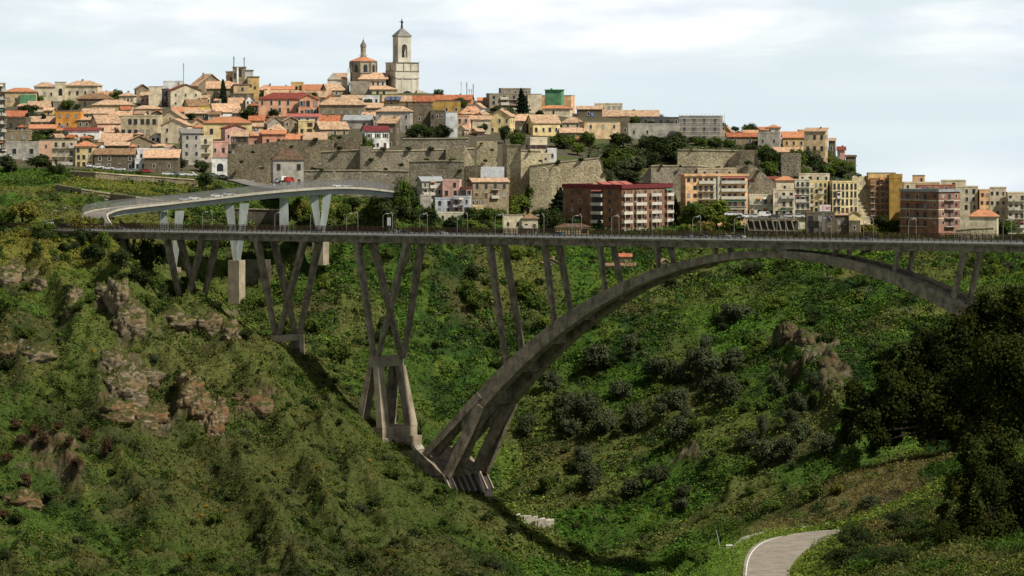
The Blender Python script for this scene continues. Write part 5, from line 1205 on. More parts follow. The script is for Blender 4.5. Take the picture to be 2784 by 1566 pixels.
# ---- cathedral
Yc = 1822
ca = empty('cathedral', P(rx('K', 1400), ryy('K', 1300), Yc), 0, 'pale stone cathedral with bell tower, domed drum and statue above all the roofs', 'cathedral'); co = ca.location
STW = surf('pale cathedral stone', lin('cfcab9'), lin('aca695'), .15, .9, True, .15, .02)
STG = surf('grey cathedral stone', lin('b0a590'), lin('82786a'), .3, .9, True, .15, .02)
TRIM = surf('cathedral cornice stone', lin('968e78'), lin('7a7260'), .3)
def kp(x, y, Y=Yc): return P(rx('K', x), ryy('K', y), Y) - co
def kw(dx): return dx / 5.795 * Yc / F
def tower_box(mb, cx, y0, y1, half, yaw, m, cy=8.0, sq=1.0):
    zc0, zc1 = kp(cx, y1).z, kp(cx, y0).z; x = kp(cx, y0).x; a = math.radians(yaw)
    pts = [(x + (u * math.cos(a) - v * math.sin(a)), cy + (u * math.sin(a) + v * math.cos(a))) for u, v in ((-half, -half * sq), (half, -half * sq), (half, half * sq), (-half, half * sq))]
    mb.hexa([(p, q, zc0) for p, q in pts] + [(p, q, zc1) for p, q in pts], m)
    return pts, zc0, zc1
TY = 24.0
hw = kw(530) / 2 / (math.cos(math.radians(TY)) + math.sin(math.radians(TY)))
mb = MB(); tower_box(mb, 1405, 815, 1420, hw, TY, STW); mb.build('tower_base', ca)
for ya, yb, e in ((806, 814, .35), (940, 950, .25), (1048, 1060, .22)): mb = MB(); tower_box(mb, 1405, ya, yb, hw + e, TY, TRIM); mb.build('cornice', ca)
hb = kw(290) / 2 / (math.cos(math.radians(TY)) + math.sin(math.radians(TY)))
# belfry: four piers with open arches between
mb = MB(); a = math.radians(TY); xB = kp(1398, 400).x
def loc(u, v, z): return (xB + u * math.cos(a) - v * math.sin(a), 8 + u * math.sin(a) + v * math.cos(a), z)
zt, zo, zs, zl = kp(0, 398).z, kp(0, 520).z, kp(0, 730).z, kp(0, 806).z
def lbox(mb, u0, u1, v0, v1, z0, z1, m): mb.hexa([loc(u0, v0, z0), loc(u1, v0, z0), loc(u1, v1, z0), loc(u0, v1, z0), loc(u0, v0, z1), loc(u1, v0, z1), loc(u1, v1, z1), loc(u0, v1, z1)], m)
lbox(mb, -hb, hb, -hb, hb, zl, zs, STW); lbox(mb, -hb, hb, -hb, hb, zo, zt, STW); pw = hb * .58
for u in (-1, 1):
    for v in (-1, 1):
        u0, u1 = sorted((u * hb, u * (hb - pw))); v0, v1 = sorted((v * hb, v * (hb - pw))); lbox(mb, u0, u1, v0, v1, zs, zo, STW)
for s in (-1, 1):       # arch heads
    g = hb - pw
    for k in range(8):
        t0_, t1_ = math.pi * k / 8, math.pi * (k + 1) / 8
        for ax in (0, 1):
            f = lambda q, dp: loc(q, dp, 0) if ax == 0 else loc(dp, q, 0)
            q0, q1 = -g * math.cos(t0_), -g * math.cos(t1_); h0, h1 = zo - g + g * math.sin(t0_), zo - g + g * math.sin(t1_)
            d0, d1 = s * hb, s * (hb - .6)
            pts = [(*f(q0, d0)[:2], h0), (*f(q1, d0)[:2], h1), (*f(q1, d1)[:2], h1), (*f(q0, d1)[:2], h0), (*f(q0, d0)[:2], zo + .01), (*f(q1, d0)[:2], zo + .01), (*f(q1, d1)[:2], zo + .01), (*f(q0, d1)[:2], zo + .01)]
            mb.hexa(pts, STW)
mb.build('belfry', ca)
mb = MB(); lbox(mb, -hb - .3, hb + .3, -hb - .3, hb + .3, zt + .003, zt + .5, TRIM); mb.build('cornice', ca); mb = MB(); lbox(mb, -hb - .2, hb + .2, -hb - .2, hb + .2, zl - .3, zl + .1, TRIM); mb.build('cornice', ca)
mb = MB(); mb.lathe([(.2, 1.6), (.8, 1.5), (1.0, .6), (1.15, 0), (.1, -.05)], plain('dark bell bronze', (.04, .036, .03), .5), 12, (xB, 8, zs + 1.2)); mb.box(xB - .12, xB + .12, 7.9, 8.1, zs + 2.7, zo, BALR); mb.box(xB - 1.2, xB + 1.2, 7.7, 8.3, zs + .02, zs + 1.1, BALR); mb.build('bell', ca)
mb = MB(); zr = kp(0, 262).z; z0 = zt + .5
cs = [loc(u * (hb + .2), v * (hb + .2), z0 + .003) for u, v in ((-1, -1), (1, -1), (1, 1), (-1, 1))]; mid = [loc(u * hb * .5, v * hb * .5, z0 + (zr - z0) * .62) for u, v in ((-1, -1), (1, -1), (1, 1), (-1, 1))]; top = [loc(u * .3, v * .3, zr) for u, v in ((-1, -1), (1, -1), (1, 1), (-1, 1))]
mb.hexa(cs + mid, roofmat('grey')); mb.hexa(mid + top, roofmat('grey')); mb.build('spire_roof', ca)
# statue: standing figure with raised arm
mb = MB(); sx = kp(1398, 262); bz = sx.z; SB = plain('dark statue bronze', (.035, .033, .03), .6)
mb.lathe([(.55, -.3), (.5, .2), (.42, .25), (.42, .5), (.5, .55), (.35, 1.6), (.42, 2.3), (.46, 2.9), (.2, 3.15), (.16, 3.3), (.25, 3.45), (.27, 3.65), (.15, 3.85), (.02, 3.95)], SB, 10, (sx.x, 8, bz))
mb.tube([(sx.x - .35, 8, bz + 2.95), (sx.x - .75, 7.9, bz + 2.55), (sx.x - 1.3, 7.8, bz + 2.9)], [.14, .11, .07], SB, 6); mb.tube([(sx.x + .4, 8, bz + 2.9), (sx.x + .6, 7.95, bz + 2.3), (sx.x + .3, 7.8, bz + 2.0)], [.14, .11, .08], SB, 6); mb.build('statue', ca)
# facade details on the tower base
mb = MB()
def tl(u, v, z): x = kp(1405, 0).x; return (x + u * math.cos(a) - v * math.sin(a), 8 + u * math.sin(a) + v * math.cos(a), z)
def tbox(u0, u1, v0, v1, y0, y1, m): 
    z0_, z1_ = kp(0, y1).z, kp(0, y0).z; mb.hexa([tl(u0, v0, z0_), tl(u1, v0, z0_), tl(u1, v1, z0_), tl(u0, v1, z0_), tl(u0, v0, z1_), tl(u1, v0, z1_), tl(u1, v1, z1_), tl(u0, v1, z1_)], m)
zp0, zp1 = kp(0, 1062).z, kp(0, 1000).z
mb.prism([tl(-hw * .95, -hw - .4, zp0), tl(hw * .95, -hw - .4, zp0), tl(0, -hw - .4, zp1)], Vector(tl(0, .38, 0)) - Vector(tl(0, 0, 0)), STW)
for u in (-.9, -.45, .45, .9): tbox(hw * u - .3, hw * u + .3, -hw - .18, -hw - .003, 1064, 1330, STW)
for u in (-.95, -.3, .3, .95): tbox(hw * u - .2, hw * u + .2, -hw - .15, -hw - .003, 816, 938, TRIM)
mb.build('facade_relief', ca)
dk = plain('dark opening', (.02, .018, .016), .9)
mb = MB(); zq = kp(0, 1370).z; g = hw * .42
mb.prism([tl(-g, -hw - .25, zq), tl(g, -hw - .25, zq)] + [tl(g * math.cos(t), -hw - .25, kp(0, 1322).z + g * .75 * math.sin(t)) for t in np.linspace(0, math.pi, 9)], Vector(tl(0, .2, 0)) - Vector(tl(0, 0, 0)), dk); mb.build('portal', ca)
mb = MB(); mb.hexa([tl(u, v, z) for z in (kp(0, 940).z, kp(0, 845).z) for u, v in ((-hw - .06, .5), (-hw - .06, -.1), (-hw + .02, -.1), (-hw + .02, .5))], dk); mb.build('slit_window', ca)
# dome: octagonal drum, tiled roof, lantern
dx, dy = kp(783, 0).x, 12.0
R1 = kw(425) / 2
def zz(y): return kp(0, y).z
mb = MB(); mb.lathe([(R1, zz(1340)), (R1, zz(975)), (R1 + .35, zz(972)), (R1 + .35, zz(964)), (R1, zz(962)), (R1, zz(800)), (R1 + .3, zz(798)), (R1 + .3, zz(786))], STG, 8, (dx, dy, 0), math.radians(22.5 + 12)); mb.build('drum', ca)
for k in range(8):
    t = math.radians(22.5 + 12 + 22.5 + 45 * k); n = Vector((math.cos(t), math.sin(t), 0)); ap = R1 * math.cos(math.radians(22.5))
    q = link('window', ARCHM, ca, (dx + n.x * ap, dy + n.y * ap, zz(900))); q.rotation_euler = (0, 0, t + math.pi / 2); q.scale = (1.7, 1.5, 3.4)
    mb = MB(); mb.tube([(dx + (R1 + .05) * math.cos(t + math.radians(22.5)), dy + (R1 + .05) * math.sin(t + math.radians(22.5)), z) for z in (zz(962), zz(800))], .38, TRIM, 6); mb.build('buttress', ca)
mb = MB(); mb.lathe([(R1 + .5, zz(785)), (R1 * .6, zz(745)), (kw(70), zz(722))], roofmat('orange'), 8, (dx, dy, 0), math.radians(34.5)); mb.build('dome_roof', ca)
mb = MB(); r = kw(95) / 2
mb.lathe([(r * 1.15, zz(724)), (r * 1.25, zz(712)), (r * .9, zz(708)), (r * .9, zz(565)), (r * 1.08, zz(560)), (r * 1.08, zz(548))], STG, 8, (dx, dy, 0)); mb.build('lantern', ca)
mb = MB(); mb.lathe([(r * 1.05, zz(547)), (r * .95, zz(520)), (r * .5, zz(485)), (.25, zz(462)), (.35, zz(452)), (.08, zz(440)), (.05, zz(400))], roofmat('grey'), 8, (dx, dy, 0)); mb.build('lantern_cap', ca)
mb = MB(); mb.tube([(dx + r * 1.6 * math.cos(t), dy + r * 1.6 * math.sin(t), zz(690)) for t in np.linspace(0, 2 * math.pi, 17)], .06, BALR, 4); mb.build('gallery_rail', ca)
# nave and transept
def kbox(nm, x0, x1, y0, y1, dy0, dy1, m):
    mb = MB(); mb.box(kp(x0, 0).x, kp(x1, 0).x, dy0, dy1, zz(y1), zz(y0), m); return mb.build(nm, ca)
kbox('nave', 720, 1150, 1072, 1340, 2, 16, STW)
mb = MB(); x0, x1 = kp(700, 0).x, kp(1190, 0).x
mb.hexa([(x0, 1.2, zz(1072)), (x1, 1.2, zz(1072)), (x1, 17, zz(1072)), (x0, 17, zz(1072)), (x0 + kw(120), 8.9, zz(968)), (x1, 8.9, zz(968)), (x1, 9.1, zz(968)), (x0 + kw(120), 9.1, zz(968))], roofmat('bright')); mb.build('nave_roof', ca)
for x in (953, 1028, 1103): q = link('window', WM[3], ca, (kp(x, 0).x, 2, zz(1148))); q.scale = (.7, 1, 1.9)
kbox('apse', 600, 905, 1105, 1420, -2, 8, STG)
kbox('transept', 228, 560, 1075, 1340, 3, 14, STW)
mb = MB(); mb.prism([(kp(222, 0).x, 2.6, zz(1076)), (kp(405, 0).x, 2.6, zz(1076)), (kp(318, 0).x, 2.6, zz(975))], (0, .6, 0), STW); mb.build('pediment', ca)
mb = MB(); x0, x1 = kp(318, 0).x, kp(570, 0).x
mb.hexa([(x0 + kw(85), 2.4, zz(1076)), (x1, 2.4, zz(1076)), (x1, 14, zz(1076)), (x0 - kw(85), 14, zz(1076)), (x0, 8, zz(972)), (x1, 8, zz(972)), (x1, 8.2, zz(972)), (x0, 8.2, zz(972))], roofmat('tan')); mb.build('transept_roof', ca)
mb = MB(); x0, x1 = kp(545, 0).x, kp(585, 0).x; mb.box(x0, x1, 1.0, 2.9, zz(1170), zz(905), wall('white')); mb.build('pilaster', ca)
kbox('sacristy', 905, 1345, 1235, 1400, -6, 4, wall('beige'))
mb = MB(); x0, x1 = kp(895, 0).x, kp(1350, 0).x; mb.hexa([(x0, -6.5, zz(1235)), (x1, -6.5, zz(1235)), (x1, 4, zz(1235)), (x0, 4, zz(1235)), (x0 + .2, -1, zz(1175)), (x1 - kw(170), -1, zz(1175)), (x1 - kw(170), -.8, zz(1175)), (x0 + .2, -.8, zz(1175))], roofmat('bright')); mb.build('sacristy_roof', ca)
for x in (920, 1030, 1132): q = link('window', WM[3], ca, (kp(x, 0).x, -6, zz(1292))); q.scale = (1.1, 1, 1.6)
mb = MB(); mb.prism([(kp(1640, 0).x, 3, zz(1360)), (kp(1935, 0).x, 3, zz(1360)), (kp(1880, 0).x, 3, zz(1312)), (kp(1640, 0).x, 3, zz(1232))], (0, 5, 0), wall('paint')); mb.build('sloping_wing', ca)
# solar panels on the tan roof
mb = MB()
for i in range(3): p = P(rx('B', 1655 + i * 45), ryy('B', 425), SOL.location.y - 3.2); mb.hexa([(p.x + u, p.y + v, p.z + h + e) for e in (0, .08) for u, v, h in ((-1.4, -1.2, -.75), (1.3, -1.2, -.75), (1.3, 1.2, .75), (-1.4, 1.2, .75))], plain('solar panel blue', (.10, .13, .18), .2, .6))
tag(mb.build('solar_panel'), 'row of blue grey solar panels on a tan roof below the cathedral', 'solar panel')
# roadside customs house with dark hipped roof
H('B', 490, 822, 1032, 1310, 'H', 112, 'grey', 'dark', (3, 2), 'grey stone tollhouse with dark hipped roof at the ramp junction', 8, .8, Y=1588, wsz=(1.5, 2.4), style=3)

# ================================================================ ramparts
def stonemat(name, base, dark, sc_=.55):
    if name in MATS: return MATS[name]
    m, nt, p = mat_new(name); N, L = nt.nodes.new, nt.links.new
    tc = N('ShaderNodeTexCoord'); a = N('ShaderNodeTexNoise'); a.inputs['Scale'].default_value = .10; a.inputs['Detail'].default_value = 8; a.inputs['Roughness'].default_value = .7
    b = N('ShaderNodeTexVoronoi'); b.inputs['Scale'].default_value = sc_ * 2
    L(tc.outputs['Object'], a.inputs['Vector']); L(tc.outputs['Object'], b.inputs['Vector'])
    r = N('ShaderNodeValToRGB'); r.color_ramp.elements[0].position = .34; r.color_ramp.elements[1].position = .64; r.color_ramp.elements[0].color = (*dark, 1); r.color_ramp.elements[1].color = (*base, 1)
    L(a.outputs['Fac'], r.inputs['Fac'])
    sx_ = N('ShaderNodeSeparateColor'); L(b.outputs['Color'], sx_.inputs[0]); mr = N('ShaderNodeMapRange'); mr.inputs[3].default_value = .72; mr.inputs[4].default_value = 1.2; L(sx_.outputs[0], mr.inputs[0])
    n3 = N('ShaderNodeTexNoise'); n3.inputs['Scale'].default_value = 1.6; n3.inputs['Detail'].default_value = 6; L(tc.outputs['Object'], n3.inputs['Vector'])
    m3 = N('ShaderNodeMapRange'); m3.inputs[1].default_value = .35; m3.inputs[2].default_value = .6; m3.inputs[3].default_value = .78; m3.inputs[4].default_value = 1.05; L(n3.outputs['Fac'], m3.inputs[0])
    v0 = N('ShaderNodeMath'); v0.operation = 'MULTIPLY'; L(mr.outputs[0], v0.inputs[0]); L(m3.outputs[0], v0.inputs[1])
    v = N('ShaderNodeVectorMath'); v.operation = 'SCALE'; L(r.outputs['Color'], v.inputs[0]); L(v0.outputs[0], v.inputs[3]); L(v.outputs[0], p.inputs['Base Color'])
    bp = N('ShaderNodeBump'); bp.inputs['Distance'].default_value = .4; bp.inputs['Strength'].default_value = .6; L(n3.outputs['Fac'], bp.inputs['Height']); L(bp.outputs[0], p.inputs['Normal'])
    p.inputs['Roughness'].default_value = .95; p.inputs['Specular IOR Level'].default_value = .1
    MATS[name] = m; return m
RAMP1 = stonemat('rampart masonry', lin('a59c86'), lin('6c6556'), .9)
RAMP2 = stonemat('painted sunlit masonry', lin('c6ba98'), lin('8f8468'), .9)  # paler copy of the same masonry, sunlight put into its colour
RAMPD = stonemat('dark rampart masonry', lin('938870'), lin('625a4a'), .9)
COPE = surf('rampart coping', lin('c4b894'), lin('968b70'), .4)
def rampart(label, pts, mt, thick=4.0, batter=.12, cope=True, name='rampart_wall'):
    """pts: (column, top row, foot row, distance) along the wall."""
    c0 = P(pts[0][0], pts[0][2], pts[0][3]); r = empty(name, c0, 0, label, 'wall'); mb = MB(); mc = MB()
    for (a, b) in zip(pts[:-1], pts[1:]):
        q = []
        for (px, t, f, Y) in (a, b):
            T, B = P(px, t, Y), P(px, f, Y); hgt = T.z - B.z
            B = B + Vector((0, 0, -4)); q.append((Vector((T.x * (Y - hgt * batter) / Y, Y - hgt * batter, B.z)), T, T + Vector((0, thick, 0)), B + Vector((0, thick, 0))))
        mb.hexa([q[0][0] - c0, q[1][0] - c0, q[1][3] - c0, q[0][3] - c0, q[0][1] - c0, q[1][1] - c0, q[1][2] - c0, q[0][2] - c0], mt)
        if cope:
            e = Vector((0, -.25, 0)); mc.hexa([q[0][1] - c0 + e + Vector((0, 0, .003)), q[1][1] - c0 + e + Vector((0, 0, .003)), q[1][1] - c0 + Vector((0, .6, .003)), q[0][1] - c0 + Vector((0, .6, .003))] + [q[0][1] - c0 + e + Vector((0, 0, .4)), q[1][1] - c0 + e + Vector((0, 0, .4)), q[1][1] - c0 + Vector((0, .6, .4)), q[0][1] - c0 + Vector((0, .6, .4))], COPE)
    mb.build('masonry', r)
    if cope: mc.build('coping', r)
    return r
rampart('dark rough rampart left of the tollhouse', [(618, 418, 492, 1606), (740, 416, 500, 1604)], RAMPD, 5, .06, False)
rampart('dark upper rampart behind the tollhouse', [(640, 398, 470, 1622), (778, 382, 470, 1620), (906, 382, 450, 1620)], RAMPD, 5, .04, False)
rampart('pale upper rampart carrying the white villa', [(872, 414, 486, 1611), (976, 408, 486, 1607), (978, 412, 492, 1603), (1100, 411, 492, 1602), (1290, 404, 478, 1603)], RAMP1, 6, .1)
rampart('square stone bastion at the middle of the pale rampart', [(979, 398, 470, 1600), (1010, 398, 468, 1599)], RAMP1, 6, .12, False)
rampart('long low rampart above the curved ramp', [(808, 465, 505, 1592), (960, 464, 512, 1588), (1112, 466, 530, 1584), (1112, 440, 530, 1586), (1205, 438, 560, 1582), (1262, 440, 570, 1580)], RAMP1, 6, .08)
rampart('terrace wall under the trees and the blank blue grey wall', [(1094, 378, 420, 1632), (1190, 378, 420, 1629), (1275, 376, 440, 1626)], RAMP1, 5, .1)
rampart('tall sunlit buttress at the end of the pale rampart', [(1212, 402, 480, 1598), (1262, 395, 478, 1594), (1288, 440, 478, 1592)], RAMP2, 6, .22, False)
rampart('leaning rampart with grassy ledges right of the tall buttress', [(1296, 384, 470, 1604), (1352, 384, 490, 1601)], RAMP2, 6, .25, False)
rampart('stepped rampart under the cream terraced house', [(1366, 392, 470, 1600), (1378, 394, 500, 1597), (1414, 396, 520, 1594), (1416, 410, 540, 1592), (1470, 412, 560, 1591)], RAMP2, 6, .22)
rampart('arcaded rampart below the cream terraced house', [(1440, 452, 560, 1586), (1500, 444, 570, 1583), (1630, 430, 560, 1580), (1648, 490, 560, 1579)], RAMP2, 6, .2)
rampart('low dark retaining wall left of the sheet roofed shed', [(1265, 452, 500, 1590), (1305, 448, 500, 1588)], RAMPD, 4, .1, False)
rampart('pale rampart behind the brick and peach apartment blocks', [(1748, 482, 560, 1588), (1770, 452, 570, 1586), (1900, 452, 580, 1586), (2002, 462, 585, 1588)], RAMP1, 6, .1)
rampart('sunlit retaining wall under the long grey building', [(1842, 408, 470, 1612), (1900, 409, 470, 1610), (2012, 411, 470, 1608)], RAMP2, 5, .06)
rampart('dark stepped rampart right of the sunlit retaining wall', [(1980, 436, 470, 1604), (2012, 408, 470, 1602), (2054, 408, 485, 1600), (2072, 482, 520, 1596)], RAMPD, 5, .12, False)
rampart('rampart with a stair below the overgrown cliff', [(2002, 450, 540, 1594), (2054, 452, 545, 1592), (2110, 500, 560, 1590)], RAMP1, 5, .1, False)
rampart('patched wall under the pale tiled sheds', [(2124, 418, 452, 1622), (2178, 416, 450, 1620)], RAMP1, 4, .05, False)
rampart('dark overgrown wall left of the white villa', [(902, 372, 412, 1636), (984, 374, 412, 1634)], RAMPD, 3, .03, False)
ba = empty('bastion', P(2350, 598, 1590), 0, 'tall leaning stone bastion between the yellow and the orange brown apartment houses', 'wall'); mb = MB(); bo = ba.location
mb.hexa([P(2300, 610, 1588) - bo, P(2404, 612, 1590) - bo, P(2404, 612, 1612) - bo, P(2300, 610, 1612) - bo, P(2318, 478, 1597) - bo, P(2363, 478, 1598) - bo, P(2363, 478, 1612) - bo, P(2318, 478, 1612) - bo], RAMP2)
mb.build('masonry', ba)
mb = MB()
for q in (516, 556): mb.hexa([P(x, y, Y) - bo for y in (q + 2, q) for x, Y in ((2318 - (q - 478) * .135, 1597.0 - (q - 478) * .068 - .3), (2363 + (q - 478) * .31, 1598 - (q - 478) * .06 - .3), (2363 + (q - 478) * .31, 1600), (2318 - (q - 478) * .135, 1600))], COPE)
mb.build('string_course', ba)
rampart('pale retaining wall below the plain cream hall at far right', [(2600, 626, 650, 1535), (2640, 622, 650, 1534), (2702, 620, 648, 1533)], RAMP2, 2, .0)
rampart('long concrete retaining wall behind the ramp piers', [(640, 568, 612, 1504), (760, 572, 625, 1500)], surf('stained retaining concrete', lin('77705f'), lin('4e4a40'), .25), 2, 0)
rampart('tall dark concrete wall behind the second pier of the bridge', [(655, 706, 860, 1478), (735, 706, 850, 1476)], surf('stained retaining concrete', lin('77705f'), lin('4e4a40'), .25), 2, 0, False)
# blind arches on the arcaded rampart
for k in range(15):
    row = k // 5; px = 1478 + (k % 5) * 32 + row * 6; py = 470 + row * 24 + (k % 5) * -1
    Yq = 1576 - row * 2.2 - (px - 1478) * .02; c = P(px, py, Yq - 1.5)
    mb = MB(); mb.tube([(1.5 * math.cos(t), 0, 2.0 * math.sin(t)) for t in np.linspace(-.35, math.pi + .35, 11)], .22, COPE, 5)
    tag(mb.build('relief_arch', None, c), 'pale stone relieving arch set in the arcaded rampart', 'arch', 'relieving arches on the arcaded rampart')
# scaffolding
scf = empty('scaffold', P(1990, 385, hit(1900, 385, 1600, 1890) - 6), 0, 'grey steel scaffolding wrapped round the concrete building on the ridge', 'scaffolding'); so = scf.location
mb = MB(); mp_ = MB(); ml = MB()
xs0, xs1 = X_(rx('D', 165), so.y) - so.x, X_(rx('D', 615), so.y) - so.x
z0, z1 = Z_(385, so.y) - so.z, Z_(ryy('D', 232), so.y) - so.z
for k in range(6):
    z = z0 + (z1 - z0) * (k + .3) / 6; mp_.box(xs0, xs1, -.6, .9, z, z + .16, plain('scaffold boards', (.55, .57, .56)))
    for e in (.5, 1.0): ml.box(xs0, xs1, -.62, -.56, z + e, z + e + .08, RAILW)
for x in np.linspace(xs0, xs1, 13): mb.box(x - .05, x + .05, -.63, -.53, z0 - 2, z1 + 1, RAILW)
mp_.build('platform', scf); mb.build('upright', scf); ml.build('guard_rail', scf)
# hoarding below the yellow houses
hp = P(rx('J', 1735), ryy('J', 245), 1545); hd = empty('billboard', hp, 0, 'white billboard with a big red number under the yellow houses', 'billboard')
s = 1545 / F / 7.156
mb = MB(); mb.box(-100 * s, 110 * s, -.1, .1, 0, 125 * s, plain('billboard white', (.72, .70, .68))); mb.box(-60 * s, -5 * s, -.13, -.103, 20 * s, 120 * s, plain('billboard rose', (.62, .42, .38))); mb.box(-62 * s, 0, .103, .2, -8, 0, BALR); mb.build('panel', hd)
cu = bpy.data.curves.new('number', 'FONT'); cu.body = '50'; cu.size = 86 * s; cu.extrude = .03; cu.align_x = 'CENTER'; cu.align_y = 'CENTER'; cu.offset = .02
cu.materials.append(plain('billboard red', (.55, .03, .05))); tmp = bpy.data.objects.new('tmp', cu); COL.objects.link(tmp)
me_ = bpy.data.meshes.new_from_object(tmp.evaluated_get(bpy.context.evaluated_depsgraph_get())); bpy.data.objects.remove(tmp); bpy.data.curves.remove(cu)
to = link('number', me_, hd, (55 * s, -.14, 58 * s)); to.rotation_euler = (math.pi / 2, 0, 0)
# sloping concrete frame (car deck) behind the railing
Yf = 1536
fr = empty('car_deck', P(2110, 640, Yf), 0, 'sloping concrete frame carrying a car deck behind the bridge railing', 'structure'); fo = fr.location
def jp(x, y, Y=Yf): return P(rx('J', x), ryy('J', y), Y) - fo
FC = surf('car deck concrete', lin('77705f'), lin('55503f'), .4)
for i in range(9):
    t_, b_ = jp(205 + i * 126, 400 + i * 3, Yf + 4), jp(275 + i * 126, 690, Yf)
    mb = MB(); mb.hexa([b_ + Vector((-.22, -.3, 0)), b_ + Vector((.22, -.3, 0)), b_ + Vector((.22, .3, 0)), b_ + Vector((-.22, .3, 0)), t_ + Vector((-.22, -.3, 0)), t_ + Vector((.22, -.3, 0)), t_ + Vector((.22, .3, 0)), t_ + Vector((-.22, .3, 0))], FC); mb.build('raking_post', fr)
mb = MB(); a, b = jp(195, 400, Yf + 4), jp(1215, 428, Yf + 4); mb.hexa([a + Vector((0, -.4, 0)), b + Vector((0, -.4, 0)), b + Vector((0, 14, 0)), a + Vector((0, 14, 0)), a + Vector((0, -.4, .5)), b + Vector((0, -.4, .5)), b + Vector((0, 14, .5)), a + Vector((0, 14, .5))], FC); mb.build('deck', fr)
mb = MB(); a, b = jp(255, 610, Yf + .4), jp(1275, 625, Yf + .4); mb.hexa([a + Vector((0, -.5, -.4)), b + Vector((0, -.5, -.4)), b + Vector((0, 4, -.4)), a + Vector((0, 4, -.4)), a + Vector((0, -.5, 0)), b + Vector((0, -.5, 0)), b + Vector((0, 4, 0)), a + Vector((0, 4, 0))], FC); mb.build('ledge', fr)
mb = MB(); a, b = jp(215, 420, Yf + 4.2), jp(1225, 690, Yf + 4.2); mb.box(a.x, b.x, 5.2, 5.6, b.z - 3, a.z - .3, plain('dark back wall', (.07, .065, .055), .95)); mb.build('back_wall', fr)
# ================================================================ small houses squeezed into the gaps of the old town
occ = np.zeros((80, 360), bool)                # coverage seen from across the valley, 8 photo pixels to a cell
def cover_rect(x0, x1, y0, y1): occ[max(0, int(y0 / 8)):int(y1 / 8) + 1, max(0, int(x0 / 8)):int(x1 / 8) + 1] = True
for q in HBOX: cover_rect(*q[:4])
fg = random.Random(5); made = 0
WNAME = {'cream': 'cream', 'beige': 'beige', 'stone': 'grey stone', 'tanw': 'tan', 'peach': 'peach', 'grey': 'weathered grey', 'white': 'whitewashed', 'dark': 'dark stone', 'ochre': 'ochre'}
RNAME = {'tan': 'tan', 'terra': 'reddish', 'bright': 'pale', 'brown': 'brown', 'orange': 'orange'}
used = set()
for trial in range(2500):
    if made >= 62: break
    w_ = fg.uniform(24, 44); h_ = fg.uniform(18, 30); x = fg.uniform(30, 1330); b = fg.uniform(270, 420); 
    if x > 640 and b > 372: continue
    cx, cy = x + w_ / 2, b - h_ * .5
    if any(q[0] - 4 < cx < q[1] + 4 and q[2] < cy and q[3] > b - 2 for q in HBOX): continue          # would stand behind a nearer house
    if any(q[0] < x + w_ and q[1] > x and q[2] < b and q[3] > b - h_ and (q[3] - q[2] < h_ * 1.25 or any(t in q[4] for t in ('villa', 'gatehouse', 'cathedral', 'palazzo', 'bright orange', 'tower'))) and not q[3] < b - h_ * .7 for q in HBOX): continue
    if 860 < cx < 1150 and b < 275: continue
    Yh = hit(x + w_ / 2, b, 1610, 1885)
    if Yh < 1630 or Yh > 1865: continue
    nb = min(HBOX, key=lambda q: abs((q[0] + q[1]) / 2 - x - w_ / 2) + 1.5 * abs(q[3] - b + h_) + (0 if q[3] < b else 40))
    wk = fg.choice(list(WNAME)); rk = fg.choice(['tan', 'tan', 'tan', 'terra', 'bright', 'brown', 'orange']); words = nb[4].split()
    lab = 'small %s house, %s roof, below the %s' % (WNAME[wk], RNAME[rk], ' '.join(words[:9]) if len(words) <= 9 else ' '.join(words[:9]).rsplit(' with', 1)[0].rsplit(' of', 1)[0])
    if lab in used or len(lab.split()) > 16: continue
    used.add(lab); made += 1
    house('S', x, x + w_, b - h_ * .68, b, fg.choice('GGHF'), h_ * .32, wk, rk, (fg.choice((1, 2, 2, 3)), 1 if h_ < 27 else 2), lab, fg.uniform(-25, 25), .8, Y=Yh, style=fg.choice((0, 3, 2)))
    cover_rect(x, x + w_, b - h_, b)
